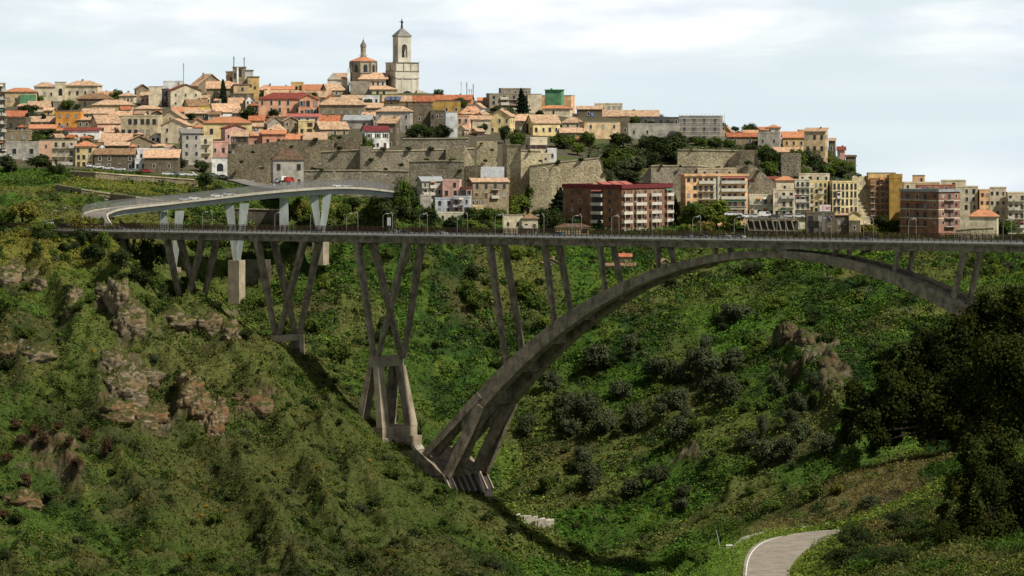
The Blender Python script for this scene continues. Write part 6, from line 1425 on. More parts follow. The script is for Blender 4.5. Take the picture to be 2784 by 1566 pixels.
# ================================================================ vehicles
CARCOL = {'white': (.78, .78, .76), 'silver': (.45, .46, .47), 'grey': (.16, .17, .18), 'black': (.02, .02, .022), 'blue': (.12, .22, .38), 'red': (.42, .04, .03), 'teal': (.10, .22, .24)}
CGL = plain('car glass', (.015, .018, .02), .08, .6); TYRE = plain('car tyre', (.012, .012, .012), .9); HUB = plain('wheel hub', (.35, .35, .35), .4, .5, .6)
HL = plain('headlight lens', (.75, .75, .72), .15); TL = plain('tail light lens', (.35, .02, .02), .2)
def car_mesh(col, kind='hatch'):
    pm = plain('car paint ' + col, CARCOL[col], .28, .6)
    if kind == 'van': prof = [(-2.3, .35), (2.3, .35), (2.35, .8), (1.75, 1.15), (1.2, 1.95), (-2.25, 1.98), (-2.35, .8)]; glass = [(1.15, 1.2), (1.62, 1.2), (1.12, 1.82), (.2, 1.82), (.2, 1.2)]
    elif kind == 'pickup': prof = [(-2.4, .4), (2.3, .4), (2.35, .85), (1.3, 1.0), (.75, 1.7), (-.35, 1.72), (-.45, 1.05), (-2.4, 1.05)]; glass = [(-.3, 1.06), (1.15, 1.06), (.7, 1.6), (-.28, 1.62)]
    else: prof = [(-2.0, .32), (2.0, .32), (2.08, .62), (1.95, .84), (1.0, .95), (.35, 1.42), (-1.0, 1.46), (-1.75, 1.02), (-2.05, .92), (-2.1, .5)]; glass = [(.92, .98), (.3, 1.37), (-.95, 1.40), (-1.55, 1.02)]
    W_ = .84
    b = MB(); b.prism([(x, -W_, z) for x, z in prof], (0, 2 * W_, 0), pm)
    g = MB(); 
    for y in (-W_ - .012, W_ - .003): g.prism([(x, y, z) for x, z in glass], (0, .015, 0), CGL)
    if kind == 'hatch': g.prism([(1.0, -.72, .975), (.37, -.70, 1.425), (.35, -.70, 1.45), (1.02, -.72, 1.0)], (0, 1.42, 0), CGL); g.prism([(-1.06, -.70, 1.43), (-1.72, -.72, 1.06), (-1.74, -.72, 1.09), (-1.08, -.70, 1.46)], (0, 1.42, 0), CGL)
    return b.mesh('body'), g.mesh('window')
wm_ = MB(); wm_.lathe([(.2, -.1), (.32, -.1), (.33, 0), (.32, .1), (.2, .1)], TYRE, 14); WHEEL = wm_.mesh('wheel')
hm_ = MB(); hm_.lathe([(.19, -.11), (.19, .11)], HUB, 10); HUBM = hm_.mesh('hub')
l_ = MB(); l_.box(-.03, .03, -.2, .2, -.09, .09, HL); HLM = l_.mesh('headlight'); l_ = MB(); l_.box(-.03, .03, -.16, .16, -.1, .1, TL); TLM = l_.mesh('tail_light')
CM = {}
def car(loc, rz, col, label, kind='hatch', group=None, cat='car'):
    key = (col, kind)
    if key not in CM: CM[key] = car_mesh(col, kind)
    r = empty({'van': 'van', 'pickup': 'pickup_truck'}.get(kind, 'car'), loc, rz, label, cat, group)
    link('body', CM[key][0], r); link('window', CM[key][1], r)
    for x in (-1.3, 1.3):
        for y in (-.8, .8):
            wq = link('wheel', WHEEL, r, (x, y, .33)); wq.rotation_euler = (math.pi / 2, 0, 0); link('hub', HUBM, wq)
    for y in (-.58, .58): link('headlight', HLM, r, (2.06, y, .68)); link('tail_light', TLM, r, (-2.1, y, .78))
    return r
def bcar(px, o, col, label, fwd=1, kind='hatch'):
    t = tpx(px, o); return car(BR(t, o, deckz(t) + .11), -TH + (0 if fwd > 0 else math.pi), col, label, kind, 'cars on the arch bridge')
bcar(327, 3.4, 'grey', 'dark grey car at the left end of the arch bridge, behind the railing')
bcar(866, 3.6, 'grey', 'dark grey car on the arch bridge below the ramp pier')
bcar(1078, 4.0, 'white', 'white car just ahead of a dark car near the white board on the bridge')
bcar(1104, 3.6, 'black', 'black car close behind the white car near the white board on the bridge')
bcar(1199, 3.8, 'white', 'white car driving alone on the middle of the bridge')
bcar(1519, 8.8, 'teal', 'dark teal car on the bridge in front of the yellow bungalow', -1)
bcar(1866, 4.2, 'blue', 'blue grey car on the bridge right of the red brick block', -1)
bcar(1906, 4.2, 'grey', 'dark grey car on the bridge right of the blue grey one', -1)
bcar(1968, 8.6, 'silver', 'silver car on the far lane of the bridge left of the car deck', -1)
bcar(2010, 4.0, 'white', 'white car on the near lane of the bridge left of the car deck', -1)
bcar(2356, 3.6, 'blue', 'light blue car on the bridge near the right end')
for px, py, Y, col, lab in ((128, 612, 1412, 'silver', 'silver car at far left on the approach road behind another car'), (130, 620, 1406, 'grey', 'dark grey car at far left on the approach road'), (177, 620, 1406, 'black', 'black car on the approach road left of the roadside bush')):
    car(P(px, py, Y), -TH * .6, col, lab, group='cars on the approach road')
parked = [(222, 453, 'blue'), (250, 456, 'white'), (268, 459, 'white'), (295, 462, 'white'), (326, 465, 'white'), (362, 468, 'silver'), (398, 470, 'red'), (456, 477, 'white'), (474, 477, 'teal'), (496, 479, 'white'), (519, 480, 'white'), (580, 481, 'grey'), (607, 485, 'silver'), (20, 426, 'white'), (78, 436, 'white'), (152, 445, 'white')]
PL = ['blue car in front of the pale yellow roadside house', 'white car parked right of the blue one by the yellow roadside house', 'white car parked before the dark stone house, first of four', 'white car parked before the dark stone house, second of four', 'white car parked before the dark stone house, third of four', 'silver car parked before the dark stone house, last of four',
      'red car half hidden by the verge below the low whitewashed house', 'white car parked left of the green one near the roadside trees', 'dark green car between two white cars near the roadside trees', 'white car parked right of the green one near the roadside trees', 'white pickup parked at the end of the row near the roadside trees', 'dark grey car parked before the white gatehouse', 'silver car parked right of the white gatehouse arch', 'white car parked at far left below the grey apartment block', 'white car parked before the long grey house with arched openings', 'white car parked before the beige roadside house with balconies']
for (px, py, col), lab in zip(parked, PL):
    Y = hit(px, py, 1540, 1625) - 1.0; p = P(px, py, Y); z = max(float(tz(p.x, Y)), p.z - .3)
    car((p.x, Y, z + .02), random.uniform(-.25, .05), col, lab, 'pickup' if 'pickup' in lab else 'hatch', 'cars parked along the roadside row')
jn = [(750, 504, 'white', 'white car waiting at the ramp junction'), (758, 494, 'silver', 'silver car turning at the ramp junction'), (772, 490, 'white', 'white car beside the red van at the ramp junction'), (786, 493, 'red', 'small red van at the ramp junction')]
for px, py, col, lab in jn:
    Y = 1580.0; p = P(px, py + 3, Y); car((p.x, Y, max(p.z, float(tz(p.x, Y)))), .9, col, lab, 'van' if 'van' in lab else 'hatch', 'vehicles at the ramp junction')
for px, col, lab in ((505, 'silver', 'silver car on the lower part of the curved ramp'), (533, 'white', 'white car on the curved ramp, lower middle'), (598, 'white', 'white car on the curved ramp, upper middle'), (632, 'silver', 'silver car on the curved ramp, behind the white one'), (922, 'white', 'white car on the top of the curved ramp, left of two'), (945, 'silver', 'silver car on the top of the curved ramp, right of two')):
    i = min(range(20, len(rc_) - 1), key=lambda k: abs(1392 + F * rc_[k].x / rc_[k].y - px)); d = rc_[i + 1] - rc_[i]
    car(rc_[i] + Vector((0, 0, .09)) - rnorm(i) * 1.6, math.atan2(d.y, d.x), col, lab, group='cars on the curved ramp')
for px, y, col, lab in ((1985, 312, 'white', 'white car in front of the peach apartment block'), (2002, 311, 'white', 'white car beside the dark hedge at the peach apartment block'), (2032, 350, 'white', 'white car at the left end of the car deck'), (2052, 352, 'silver', 'silver car second on the car deck'), (2081, 335, 'white', 'white van on the car deck before the whitish grey house'), (2105, 362, 'black', 'black car on the middle of the car deck'), (2146, 350, 'silver', 'silver car at the right of the car deck'), (2172, 350, 'white', 'white car at the right end of the car deck')):
    Y = 1544.0; p = P(px, ryy('J', y + 22), Y); car(p, random.uniform(-.3, .3), col, lab, 'van' if 'van' in lab else 'hatch', 'cars before the apartment blocks')

# ================================================================ lane at lower right, guard rail
mb = MB()
LA = surf('pale worn lane', (.32, .28, .22), (.22, .195, .155), .55, .9, False, bump=.4)
for i in range(len(laneL) - 1):
    u = Vector((0, 0, .04)); mb.hexa([p + Vector((0, 0, -.25)) for p in (laneL[i], laneR[i], laneR[i + 1], laneL[i + 1])] + [p + u for p in (laneL[i], laneR[i], laneR[i + 1], laneL[i + 1])], LA)
tag(mb.build('road'), kind='structure')
mb = MB()
for i in range(len(laneL) - 1):
    a, b = (laneL[i] * .94 + laneR[i] * .06), (laneL[i + 1] * .94 + laneR[i + 1] * .06); a2, b2 = (laneL[i] * .915 + laneR[i] * .085), (laneL[i + 1] * .915 + laneR[i + 1] * .085); u = Vector((0, 0, .046))
    mb.poly([a + u, a2 + u, b2 + u, b + u], LINE)
tag(mb.build('road_marking'), kind='structure')
GR = densify([P(*q) for q in [(1996, 1640, 440), (1994, 1566, 461), (1993, 1494, 484), (2007, 1471, 493), (2032, 1456, 499), (2110, 1439, 503.5), (2213, 1427, 506), (2292, 1417, 509)]], 6)
g = empty('guard_rail', GR[12], 0, 'grey steel guard rail curving along the outer edge of the country lane', 'guard rail'); gi = GR[12]
mb = MB()
for i in range(len(GR) - 1):
    for z0, z1, o in ((-.40, -.26, 0), (-.26, -.13, .05), (-.13, 0, 0)):
        a, b = GR[i] - gi, GR[i + 1] - gi; mb.hexa([a + Vector((0, -.03 - o, z0)), b + Vector((0, -.03 - o, z0)), b + Vector((0, .03 - o, z0)), a + Vector((0, .03 - o, z0)), a + Vector((0, -.03 - o, z1)), b + Vector((0, -.03 - o, z1)), b + Vector((0, .03 - o, z1)), a + Vector((0, .03 - o, z1))], RAILW)
mb.build('beam', g)
pm = MB(); pm.box(-.05, .05, -.05, .05, -1.0, .02, RAILW); pm = pm.mesh('post')
for i in range(0, len(GR), 2): link('post', pm, g, GR[i] - gi + Vector((0, .09, 0)))
r_ = empty('marker_post', P(1958, 1476, 486), 0, 'thin leaning white post on the grass left of the lane', 'post'); mb = MB(); mb.tube([(0, 0, -.6), (-.45, 0, 1.45)], .03, LAMPH, 5); mb.build('pole', r_)
cb_ = empty('culvert_head', P(1984, 1486, 488), 0, 'small white concrete culvert head beside the guard rail', 'culvert'); mb = MB(); mb.box(-.35, .25, -.3, .3, -.6, .1, KERB); mb.box(-.42, .32, -.37, .37, .103, .18, KERB); mb.build('block', cb_)
# old road wall with arched culvert across the meadow
WT = [(px, py, hit(px, py + 14, 1440, 1600) - 1.5) for px, py in ((150, 504), (221, 516), (300, 528), (370, 537), (445, 548))]
wl = empty('parapet_wall', P(*WT[2]), 0, 'long thin parapet wall with a dark arched culvert crossing the green meadow', 'wall'); mb = MB(); mc = MB()
for a, b in zip(WT[:-1], WT[1:]):
    A_, B_ = P(*a) - wl.location, P(*b) - wl.location; dn = Vector((0, 0, -5.5))
    mb.hexa([A_ + dn, B_ + dn, B_ + dn + Vector((0, 1, 0)), A_ + dn + Vector((0, 1, 0)), A_, B_, B_ + Vector((0, 1, 0)), A_ + Vector((0, 1, 0))], RAMPD)
    mc.hexa([A_ + Vector((0, -.2, .003)), B_ + Vector((0, -.2, .003)), B_ + Vector((0, 1.2, .003)), A_ + Vector((0, 1.2, .003)), A_ + Vector((0, -.2, .45)), B_ + Vector((0, -.2, .45)), B_ + Vector((0, 1.2, .45)), A_ + Vector((0, 1.2, .45))], COPE)
mb.build('masonry', wl); mc.build('coping', wl)
mb = MB(); c = P(296, 552, WT[2][2] - .6) - wl.location; mb.prism([c + Vector((-1.6, -.1, -1.5)), c + Vector((1.6, -.1, -1.5))] + [c + Vector((1.6 * math.cos(t), -.1, 1.9 * math.sin(t))) for t in np.linspace(0, math.pi, 9)], (0, .3, 0), plain('dark culvert mouth', (.015, .014, .012), .95)); mb.build('culvert_mouth', wl)
# dark retaining wall under the parked cars
rampart('dark retaining wall below the row of parked cars', [(px, a, a + 16, hit(px, a + 14, 1500, 1620) - 2.5) for px, a in ((190, 466), (260, 470), (330, 476), (420, 482), (530, 490))], RAMPD, 1.5, 0, True)
# ramp approach by the tollhouse
mb = MB()
AP_ = densify([P(640, 488, 1592), P(690, 500, 1585), P(735, 508, 1570), P(775, 512, 1545), P(800, 515, 1500), P(815, 516, 1478)], 6)
for i in range(len(AP_) - 1):
    d = AP_[i + 1] - AP_[i]; n = Vector((-d.y, d.x, 0)).normalized() * 4.5; mb.hexa([q + Vector((0, 0, z)) for z in (-.6, .05) for q in (AP_[i] + n, AP_[i + 1] + n, AP_[i + 1] - n, AP_[i] - n)], ASPHP)
tag(mb.build('slip_road'), kind='structure')
# lamps round the ramp and the road above it
k = 0
LAB = ['thin grey lamp over the meadow, %s from the left' % ORD[i] for i in range(14)]
for px, pt, pb, Y in ((142, 572, 612, 1410), (168, 565, 608, 1416), (219, 546, 585, 1520), (235, 536, 575, 1525), (248, 555, 590, 1480), (282, 543, 580, 1500), (275, 562, 590, 1440), (309, 532, 560, 1545), (368, 523, 560, 1550), (446, 513, 560, 1540), (526, 506, 548, 1545), (606, 497, 540, 1560), (680, 491, 530, 1560)):
    h = (pb - pt) * Y / F; h = max(h, 5.0); meshes = lamp_meshes(h, .9); p = P(px, pt, Y); lamp((p.x, Y, p.z - h), random.uniform(-.5, .9), LAB[k], 'lamps around the ramp and meadow', meshes); k += 1
LAB2 = ['slim lamp standing before the long rampart, %s from the left' % ORD[i] for i in range(6)]
for i, (px, pt) in enumerate(((700, 453), (862, 445), (828, 473), (900, 468), (970, 469), (1040, 475))):
    Y = 1575.0 if pt > 460 else 1584.0; meshes = lamp_meshes(9.5, .9); p = P(px, pt, Y); lamp((p.x, Y, p.z - 9.5), .3, LAB2[i], 'lamps before the long rampart', meshes)
# water tanks on roofs
tk = MB(); tk.lathe([(.1, 0), (.75, 0), (.78, .1), (.78, 1.0), (.7, 1.15), (.1, 1.2)], plain('blue water tank', (.08, .20, .42), .4), 12); tk = tk.mesh('water_tank')
for R, x, y, Y, lab in (('B', 352, 752, 1640, 'blue water tank on the salmon house roof'), ('A', 620, 712, 1690, 'blue water tank below the bright orange house'), ('C', 1478, 588, 1740, 'blue water tank on the brownish flat roofed house')):
    Yq = hit(rx(R, x), ryy(R, y + 40), 1600, 1880) - 1; o = link('water_tank', tk, None, P(rx(R, x), ryy(R, y + 12), Yq)); tag(o, lab, 'water tank')
# masonry remains at the valley floor under the arch
rb = empty('rubble_ruin', P(1432, 1420, hit(1432, 1420, 1200, 1400)), 0, 'pale broken masonry ruin on the slope below the arch foot', 'ruin')
random.seed(77)
for i in range(16):
    mb = MB(); x = -9 + i * 1.12 + random.uniform(-.4, .4); y = random.uniform(-1.5, 1.5); s = random.uniform(.6, 1.4); h = max(.6, 2.6 - abs(x + 2.5) * .22 + random.uniform(-.5, .4))
    r = lambda: random.uniform(.65, 1.1)
    mb.hexa([(x - s, y - 1, -3), (x + s, y - 1, -3), (x + s, y + 1.2, -3), (x - s, y + 1, -3), (x - s * r(), y - 1.0 * r(), h * r()), (x + s * r(), y - .9 * r(), h * r()), (x + s * r(), y + 1 * r(), h * r() + .3), (x - s * r(), y + 1 * r(), h * r() + .3)], surf('pale broken masonry', (.50, .46, .37), (.28, .25, .2), .9, .95, False)); mb.build('block', rb)

# ================================================================ rock outcrops
def rockmat(name, a, b, red):
    m, nt, p = mat_new(name); N, L = nt.nodes.new, nt.links.new
    tc = N('ShaderNodeTexCoord'); mp = N('ShaderNodeMapping'); mp.inputs['Scale'].default_value = (.5, .5, 1.5); n1 = N('ShaderNodeTexNoise'); n1.inputs['Scale'].default_value = .8; n1.inputs['Detail'].default_value = 9; n1.inputs['Roughness'].default_value = .7
    L(tc.outputs['Object'], mp.inputs['Vector']); L(mp.outputs[0], n1.inputs['Vector'])
    r = N('ShaderNodeValToRGB'); e = r.color_ramp.elements; e[0].position = .36; e[0].color = (*[c * .35 for c in b], 1); e[1].position = .64; e[1].color = (*a, 1); k = e.new(.5); k.color = (*b, 1)
    L(n1.outputs['Fac'], r.inputs['Fac'])
    n2 = N('ShaderNodeTexNoise'); n2.inputs['Scale'].default_value = .28; n2.inputs['Detail'].default_value = 4; L(tc.outputs['Object'], n2.inputs['Vector'])
    mr = N('ShaderNodeMapRange'); mr.inputs[1].default_value = .5; mr.inputs[2].default_value = .6; L(n2.outputs['Fac'], mr.inputs[0])
    mx = N('ShaderNodeMixRGB'); mx.inputs['Color2'].default_value = (*red, 1); L(mr.outputs[0], mx.inputs['Fac']); L(r.outputs['Color'], mx.inputs['Color1'])
    ge = N('ShaderNodeNewGeometry'); sp = N('ShaderNodeSeparateXYZ'); L(ge.outputs['Normal'], sp.inputs[0]); n3 = N('ShaderNodeTexNoise'); n3.inputs['Scale'].default_value = .9; n3.inputs['Detail'].default_value = 6; L(tc.outputs['Object'], n3.inputs['Vector'])
    ad = N('ShaderNodeMath'); L(sp.outputs['Z'], ad.inputs[0]); L(n3.outputs['Fac'], ad.inputs[1]); m2 = N('ShaderNodeMapRange'); m2.inputs[1].default_value = .92; m2.inputs[2].default_value = 1.12; L(ad.outputs[0], m2.inputs[0])
    m3 = N('ShaderNodeMixRGB'); m3.inputs['Color2'].default_value = (.055, .060, .018, 1); L(m2.outputs[0], m3.inputs['Fac']); L(mx.outputs[0], m3.inputs['Color1']); L(m3.outputs[0], p.inputs['Base Color'])   # moss and grass on the ledges
    p.inputs['Roughness'].default_value = 1; p.inputs['Specular IOR Level'].default_value = .05
    bp = N('ShaderNodeBump'); bp.inputs['Strength'].default_value = .9; bp.inputs['Distance'].default_value = .6; L(n1.outputs['Fac'], bp.inputs['Height']); L(bp.outputs[0], p.inputs['Normal'])
    return m
RK = [rockmat('tan cliff rock', (.34, .29, .21), (.17, .135, .085), (.21, .155, .085)), rockmat('reddish cliff rock', (.31, .26, .18), (.17, .12, .065), (.185, .105, .05))]
RK += [rockmat('brown scar rock', (.19, .155, .105), (.10, .08, .05), (.13, .085, .05)), rockmat('red scar rock', (.20, .15, .10), (.11, .075, .045), (.14, .07, .04))]
def rock_outcrop(px, py, rw, rh_, red, label, seed, n, y0=1150, y1=1450):
    g = np.random.default_rng(seed); V, Fc = [], []; base = 0
    Y = hit(px, py, y0, y1); c0 = np.array(P(px, py, Y)); s = Y / F
    nu, nv = 34, 22
    for k in range(n):
        a = g.uniform(0, 6.28); q = g.uniform(0, .6) if k else 0; bx = px + math.cos(a) * q * rw; by = py + math.sin(a) * q * rh_
        Yb = hit(bx, by, y0, y1); c = np.array(P(bx, by, Yb)) - c0
        R = np.array([g.uniform(.5, .85) * rw * s, g.uniform(2.6, 3.8), g.uniform(.55, .9) * rh_ * s])
        u, v = np.meshgrid(np.linspace(0, 2 * np.pi, nu, endpoint=False), np.linspace(.02, np.pi - .02, nv)); d = np.stack([np.cos(u) * np.sin(v), np.sin(u) * np.sin(v), np.cos(v)], -1).reshape(-1, 3)
        p = d * R; o = g.uniform(-50, 50, 2)
        f = 1 + 1.3 * (fbm(p[:, 0] / 2.6 + o[0] + p[:, 1] / 3, p[:, 2] / 3.2 + o[1], 4, seed) - .5) + 1.1 * (np.abs(fbm(p[:, 0] / 1.5 + o[1], p[:, 2] / 5 + p[:, 1] / 2, 3, seed + 3) - .5) - .2)
        st = np.round(p[:, 2] / 1.3 + .5 * fbm(p[:, 0] / 3, p[:, 1] / 3, 2, seed)) * 1.3; p = p * f[:, None]; p[:, 2] = p[:, 2] * .75 + st * .25
        V.append(p + c + np.array([0, .5, -.6])); i = np.arange(nu * nv).reshape(nv, nu); j = np.roll(i, -1, 1)
        Fc.append(np.stack([i[:-1], i[1:], j[1:], j[:-1]], -1).reshape(-1, 4) + base); base += nu * nv
    me = array_mesh('rock_outcrop', np.concatenate(V), np.concatenate(Fc), [RK[(1 if red else 0) + (2 if y0 == 1200 else 0)]])
    o = link('rock_outcrop', me, None, tuple(c0)); tag(o, label, 'rock', 'rock outcrops on the valley sides')
for i, q in enumerate([(20, 745, 45, 34, 0, 'dark cliff with pale base at the left picture edge, upper of two'), (85, 765, 40, 30, 0, 'cliff block right of the left edge cliff, upper left bank'), (100, 965, 50, 32, 0, 'layered tan cliff above dark bushes at left'), (25, 950, 40, 30, 1, 'rusty cliff block at the left picture edge, lower of two'), (196, 815, 18, 38, 0, 'single upright rock tooth on the upper left bank'), (285, 805, 26, 30, 0, 'rounded pale rock knob below the bridge end'), (322, 800, 24, 50, 0, 'sunlit rock rib running down below the bridge end'), (345, 885, 40, 50, 0, 'broken pale rocks high on the main spur of the left bank'), (300, 990, 40, 44, 0, 'whitish rock face on the left side of the main spur'), (360, 1040, 50, 40, 0, 'whitish rock face in the middle of the main spur'),
        (335, 1060, 62, 74, 0, 'broad whitish cliff face, largest on the main spur of the left bank'), (310, 1110, 44, 40, 1, 'reddish eroded rock under the whitish face'), (400, 1130, 50, 34, 1, 'reddish earth bank at the foot of the main spur'), (510, 1050, 30, 40, 1, 'upper piece of the white and red rock rib in mid left bank'), (545, 1110, 34, 44, 1, 'middle piece of the white and red rock rib in mid left bank'), (585, 1170, 26, 60, 1, 'lowest piece of the white and red rock rib in mid left bank'), (690, 1085, 44, 40, 1, 'red brown rock crag right of the white and red rib'), (470, 870, 50, 30, 0, 'grey scree rocks left below the first pier'), (560, 885, 40, 30, 0, 'grey scree rocks under the first pier'), (620, 905, 30, 30, 0, 'grey crag right below the first pier'), (60, 1360, 50, 30, 1, 'rusty crag among reeds at lower left')]):
    rock_outcrop(q[0], q[1], q[2] * 1.25, q[3] * 1.15, *q[4:], 500 + i, 6)
for i, q in enumerate([(2135, 905, 36, 40, 0, 'brown cliff scar on the far slope, left part'), (2195, 935, 44, 44, 0, 'brown cliff scar on the far slope, middle part'), (2250, 985, 36, 44, 0, 'grey brown cliff scar on the far slope, right part'), (2170, 1010, 14, 12, 1, 'small reddish boulder below the cliff scar')]):
    rock_outcrop(*q, 600 + i, 4, 1200, 1480)
# ================================================================ plants
def leaves(c, size, nrm, col, aspect=0.75):
    """quads at centres c facing nrm."""
    n = len(c)
    nrm = nrm / (np.linalg.norm(nrm, axis=1, keepdims=True) + 1e-9)
    r = rng.normal(size=(n, 3)); u = np.cross(nrm, r); u /= np.linalg.norm(u, axis=1, keepdims=True) + 1e-9
    v = np.cross(nrm, u); s = size[:, None] / 2
    a, b = u * s, v * s * aspect
    V = np.stack([c - a - b * .4, c + a * .2 - b, c + a + b * .4, c - a * .2 + b], 1).reshape(-1, 3)
    Fc = np.arange(n * 4).reshape(n, 4)
    return V, Fc, np.repeat(col, 4, axis=0)
def crown_mesh(name, mat, n, lobes, leaf, shape=(0.5, 0.5, 0.5), centre=0.55, seed=1, hue=.12, up=.35, flat=0.0):
    """crown about 1 high and 1 wide, built of leaf quads gathered in lobes with gaps between."""
    g = np.random.default_rng(seed)
    L = []
    for i in range(lobes):
        d = g.normal(size=3); d /= np.linalg.norm(d); r = g.uniform(.3, .95) ** .7
        L.append(np.array([d[0] * shape[0] * r, d[1] * shape[1] * r, centre + d[2] * shape[2] * r * (.9 if d[2] > 0 else .7)]))
    L = np.array(L); rad = g.uniform(.15, .27, lobes) * (9 / lobes) ** .25
    li = g.integers(0, lobes, n); d = g.normal(size=(n, 3)); d /= np.linalg.norm(d, axis=1, keepdims=True)
    rr = rad[li] * np.where(g.random(n) < .8, g.uniform(.3, 1.0, n) ** .5, g.uniform(.9, 1.45, n))
    c = L[li] + d * rr[:, None]
    c[:, 2] = np.maximum(c[:, 2], .02)
    out = c - np.array([0, 0, centre - .1]); nr = d * .6 + out * .9 + g.normal(size=(n, 3)) * .55 + np.array([0, 0, up])
    sz = leaf * g.uniform(.6, 1.35, n)
    t = g.normal(size=(lobes,)) * .10; k = np.clip(1 + t[li] + g.normal(size=n) * hue, .5, 1.6)
    warm = g.normal(size=n) * .08
    col = np.stack([k * (1 + warm), k, k * (1 - warm)], 1)
    V, Fc, C = leaves(c, sz, nr, col)
    return array_mesh(name, V, Fc, [mat], C)
BARK = surf('tree bark', (.045, .034, .024), (.022, .017, .013), 1.5, .95, False)
def trunk_mesh(seed, h=.5, r=.045, limbs=4):
    random.seed(seed); mb = MB()
    bx_, by_ = random.uniform(-.05, .05), random.uniform(-.05, .05)
    mb.tube([(0, 0, -.08), (bx_ * .5, by_ * .5, h * .45), (bx_, by_, h)], [r * 1.3, r, r * .7], BARK, 7)
    for i in range(limbs):
        a = 2 * math.pi * i / limbs + random.uniform(-.5, .5); l = random.uniform(.22, .36)
        mb.tube([(bx_ * .6, by_ * .6, h * .55), (bx_ + math.cos(a) * l * .5, by_ + math.sin(a) * l * .5, h * .85), (bx_ + math.cos(a) * l, by_ + math.sin(a) * l, h * 1.2)], [r * .6, r * .42, r * .2], BARK, 5)
    return mb.mesh('trunk')
LM_ = {'olive': leafmat('olive leaves', (.066, .080, .038)), 'dark': leafmat('dark evergreen leaves', (.038, .054, .018)), 'green': leafmat('broad green leaves', (.070, .104, .021)), 'fresh': leafmat('fresh spring leaves', (.125, .165, .028), .3), 'gold': leafmat('yellow green leaves', (.150, .140, .030), .3), 'oak': leafmat('holm oak leaves', (.026, .035, .008), .10), 'reed': leafmat('brown reed plumes', (.085, .052, .028), .2), 'broom': leafmat('yellow broom flowers', (.42, .26, .02), .2), 'cyp': leafmat('cypress needles', (.012, .022, .011), .05)}
KIND = {}
for k, nv, n, lo_, lf, sh in (('olive', 4, 2600, 13, .075, (.52, .52, .46)), ('dark', 4, 2300, 12, .085, (.50, .50, .46)), ('green', 4, 2300, 12, .085, (.52, .52, .46)), ('fresh', 4, 1500, 9, .095, (.50, .50, .48)), ('gold', 2, 1500, 9, .09, (.5, .5, .48)), ('reed', 2, 1200, 9, .10, (.42, .42, .55)), ('broom', 2, 900, 9, .10, (.5, .5, .45))):
    KIND[k] = [(crown_mesh('crown', LM_[k], n, lo_ + i % 3, lf, sh, .54, 100 + i * 7 + len(k), .14), trunk_mesh(i * 3 + len(k), .42, .04)) for i in range(nv)]
def cone_crown(name, mat, n, leaf, seed, power=1.0, base=.06, tiers=0):
    g = np.random.default_rng(seed); z = g.uniform(base, 1, n) ** .85; R = .5 * (1 - z) ** power * (1 + (.25 * np.sin(z * tiers * 6.28) if tiers else 0)) + .015
    if power < .7: R = .5 * np.minimum(1, z * 5) * (1 - z) ** power + .01
    t = g.uniform(0, 6.28, n); rr = R * g.uniform(.45, 1.05, n); c = np.stack([rr * np.cos(t), rr * np.sin(t), z], 1)
    nr = np.stack([np.cos(t), np.sin(t), np.full(n, .5)], 1) + g.normal(size=(n, 3)) * .5
    k = np.clip(1 + g.normal(size=n) * .18, .5, 1.6); V, Fc, C = leaves(c, leaf * g.uniform(.6, 1.3, n), nr, np.stack([k, k, k], 1))
    return array_mesh(name, V, Fc, [mat], C)
KIND['cypress'] = [(cone_crown('crown', LM_['cyp'], 1500, .10, 5, .55), trunk_mesh(5, .2, .06, 0))]
KIND['conifer'] = [(cone_crown('crown', LM_['cyp'], 2600, .085, 6 + i, .9, .05, 7), trunk_mesh(6, .9, .03, 0)) for i in range(2)]
CAT = {'olive': ('olive_tree', 'tree'), 'dark': ('evergreen_tree', 'tree'), 'green': ('broadleaf_tree', 'tree'), 'fresh': ('broadleaf_tree', 'tree'), 'gold': ('broadleaf_tree', 'tree'), 'cypress': ('cypress_tree', 'tree'), 'conifer': ('conifer_tree', 'tree'), 'reed': ('reed_clump', 'reed'), 'broom': ('broom_shrub', 'shrub')}
_n = [0]
def tree(kind, px, py, w_px, h_px, label, group=None, Y=None, y0=380, y1=1890, name=None, cat=None):
    """foot at (px,py) on the ground; size given as it measures in the photo."""
    if Y is None: Y = hit(px, py, y0, y1)
    x = X_(px, Y); z = float(tz(x, Y)); s = Y / F; _n[0] += 1
    W_, Hh = w_px * s, h_px * s
    r = empty(name or CAT[kind][0], (x, Y, z - .03 * Hh), random.uniform(0, 6.28), label, cat or CAT[kind][1], group)
    cm, tm = KIND[kind][_n[0] % len(KIND[kind])]
    c = link('crown', cm, r); c.scale = (W_ * random.uniform(.75, 1.25), W_ * random.uniform(.75, 1.25), Hh * random.uniform(.85, 1.15)); c.rotation_euler = (random.uniform(-.12, .12), random.uniform(-.12, .12), random.uniform(0, 6.28))
    t = link('trunk', tm, r); t.scale = (W_, W_, Hh)
    return r
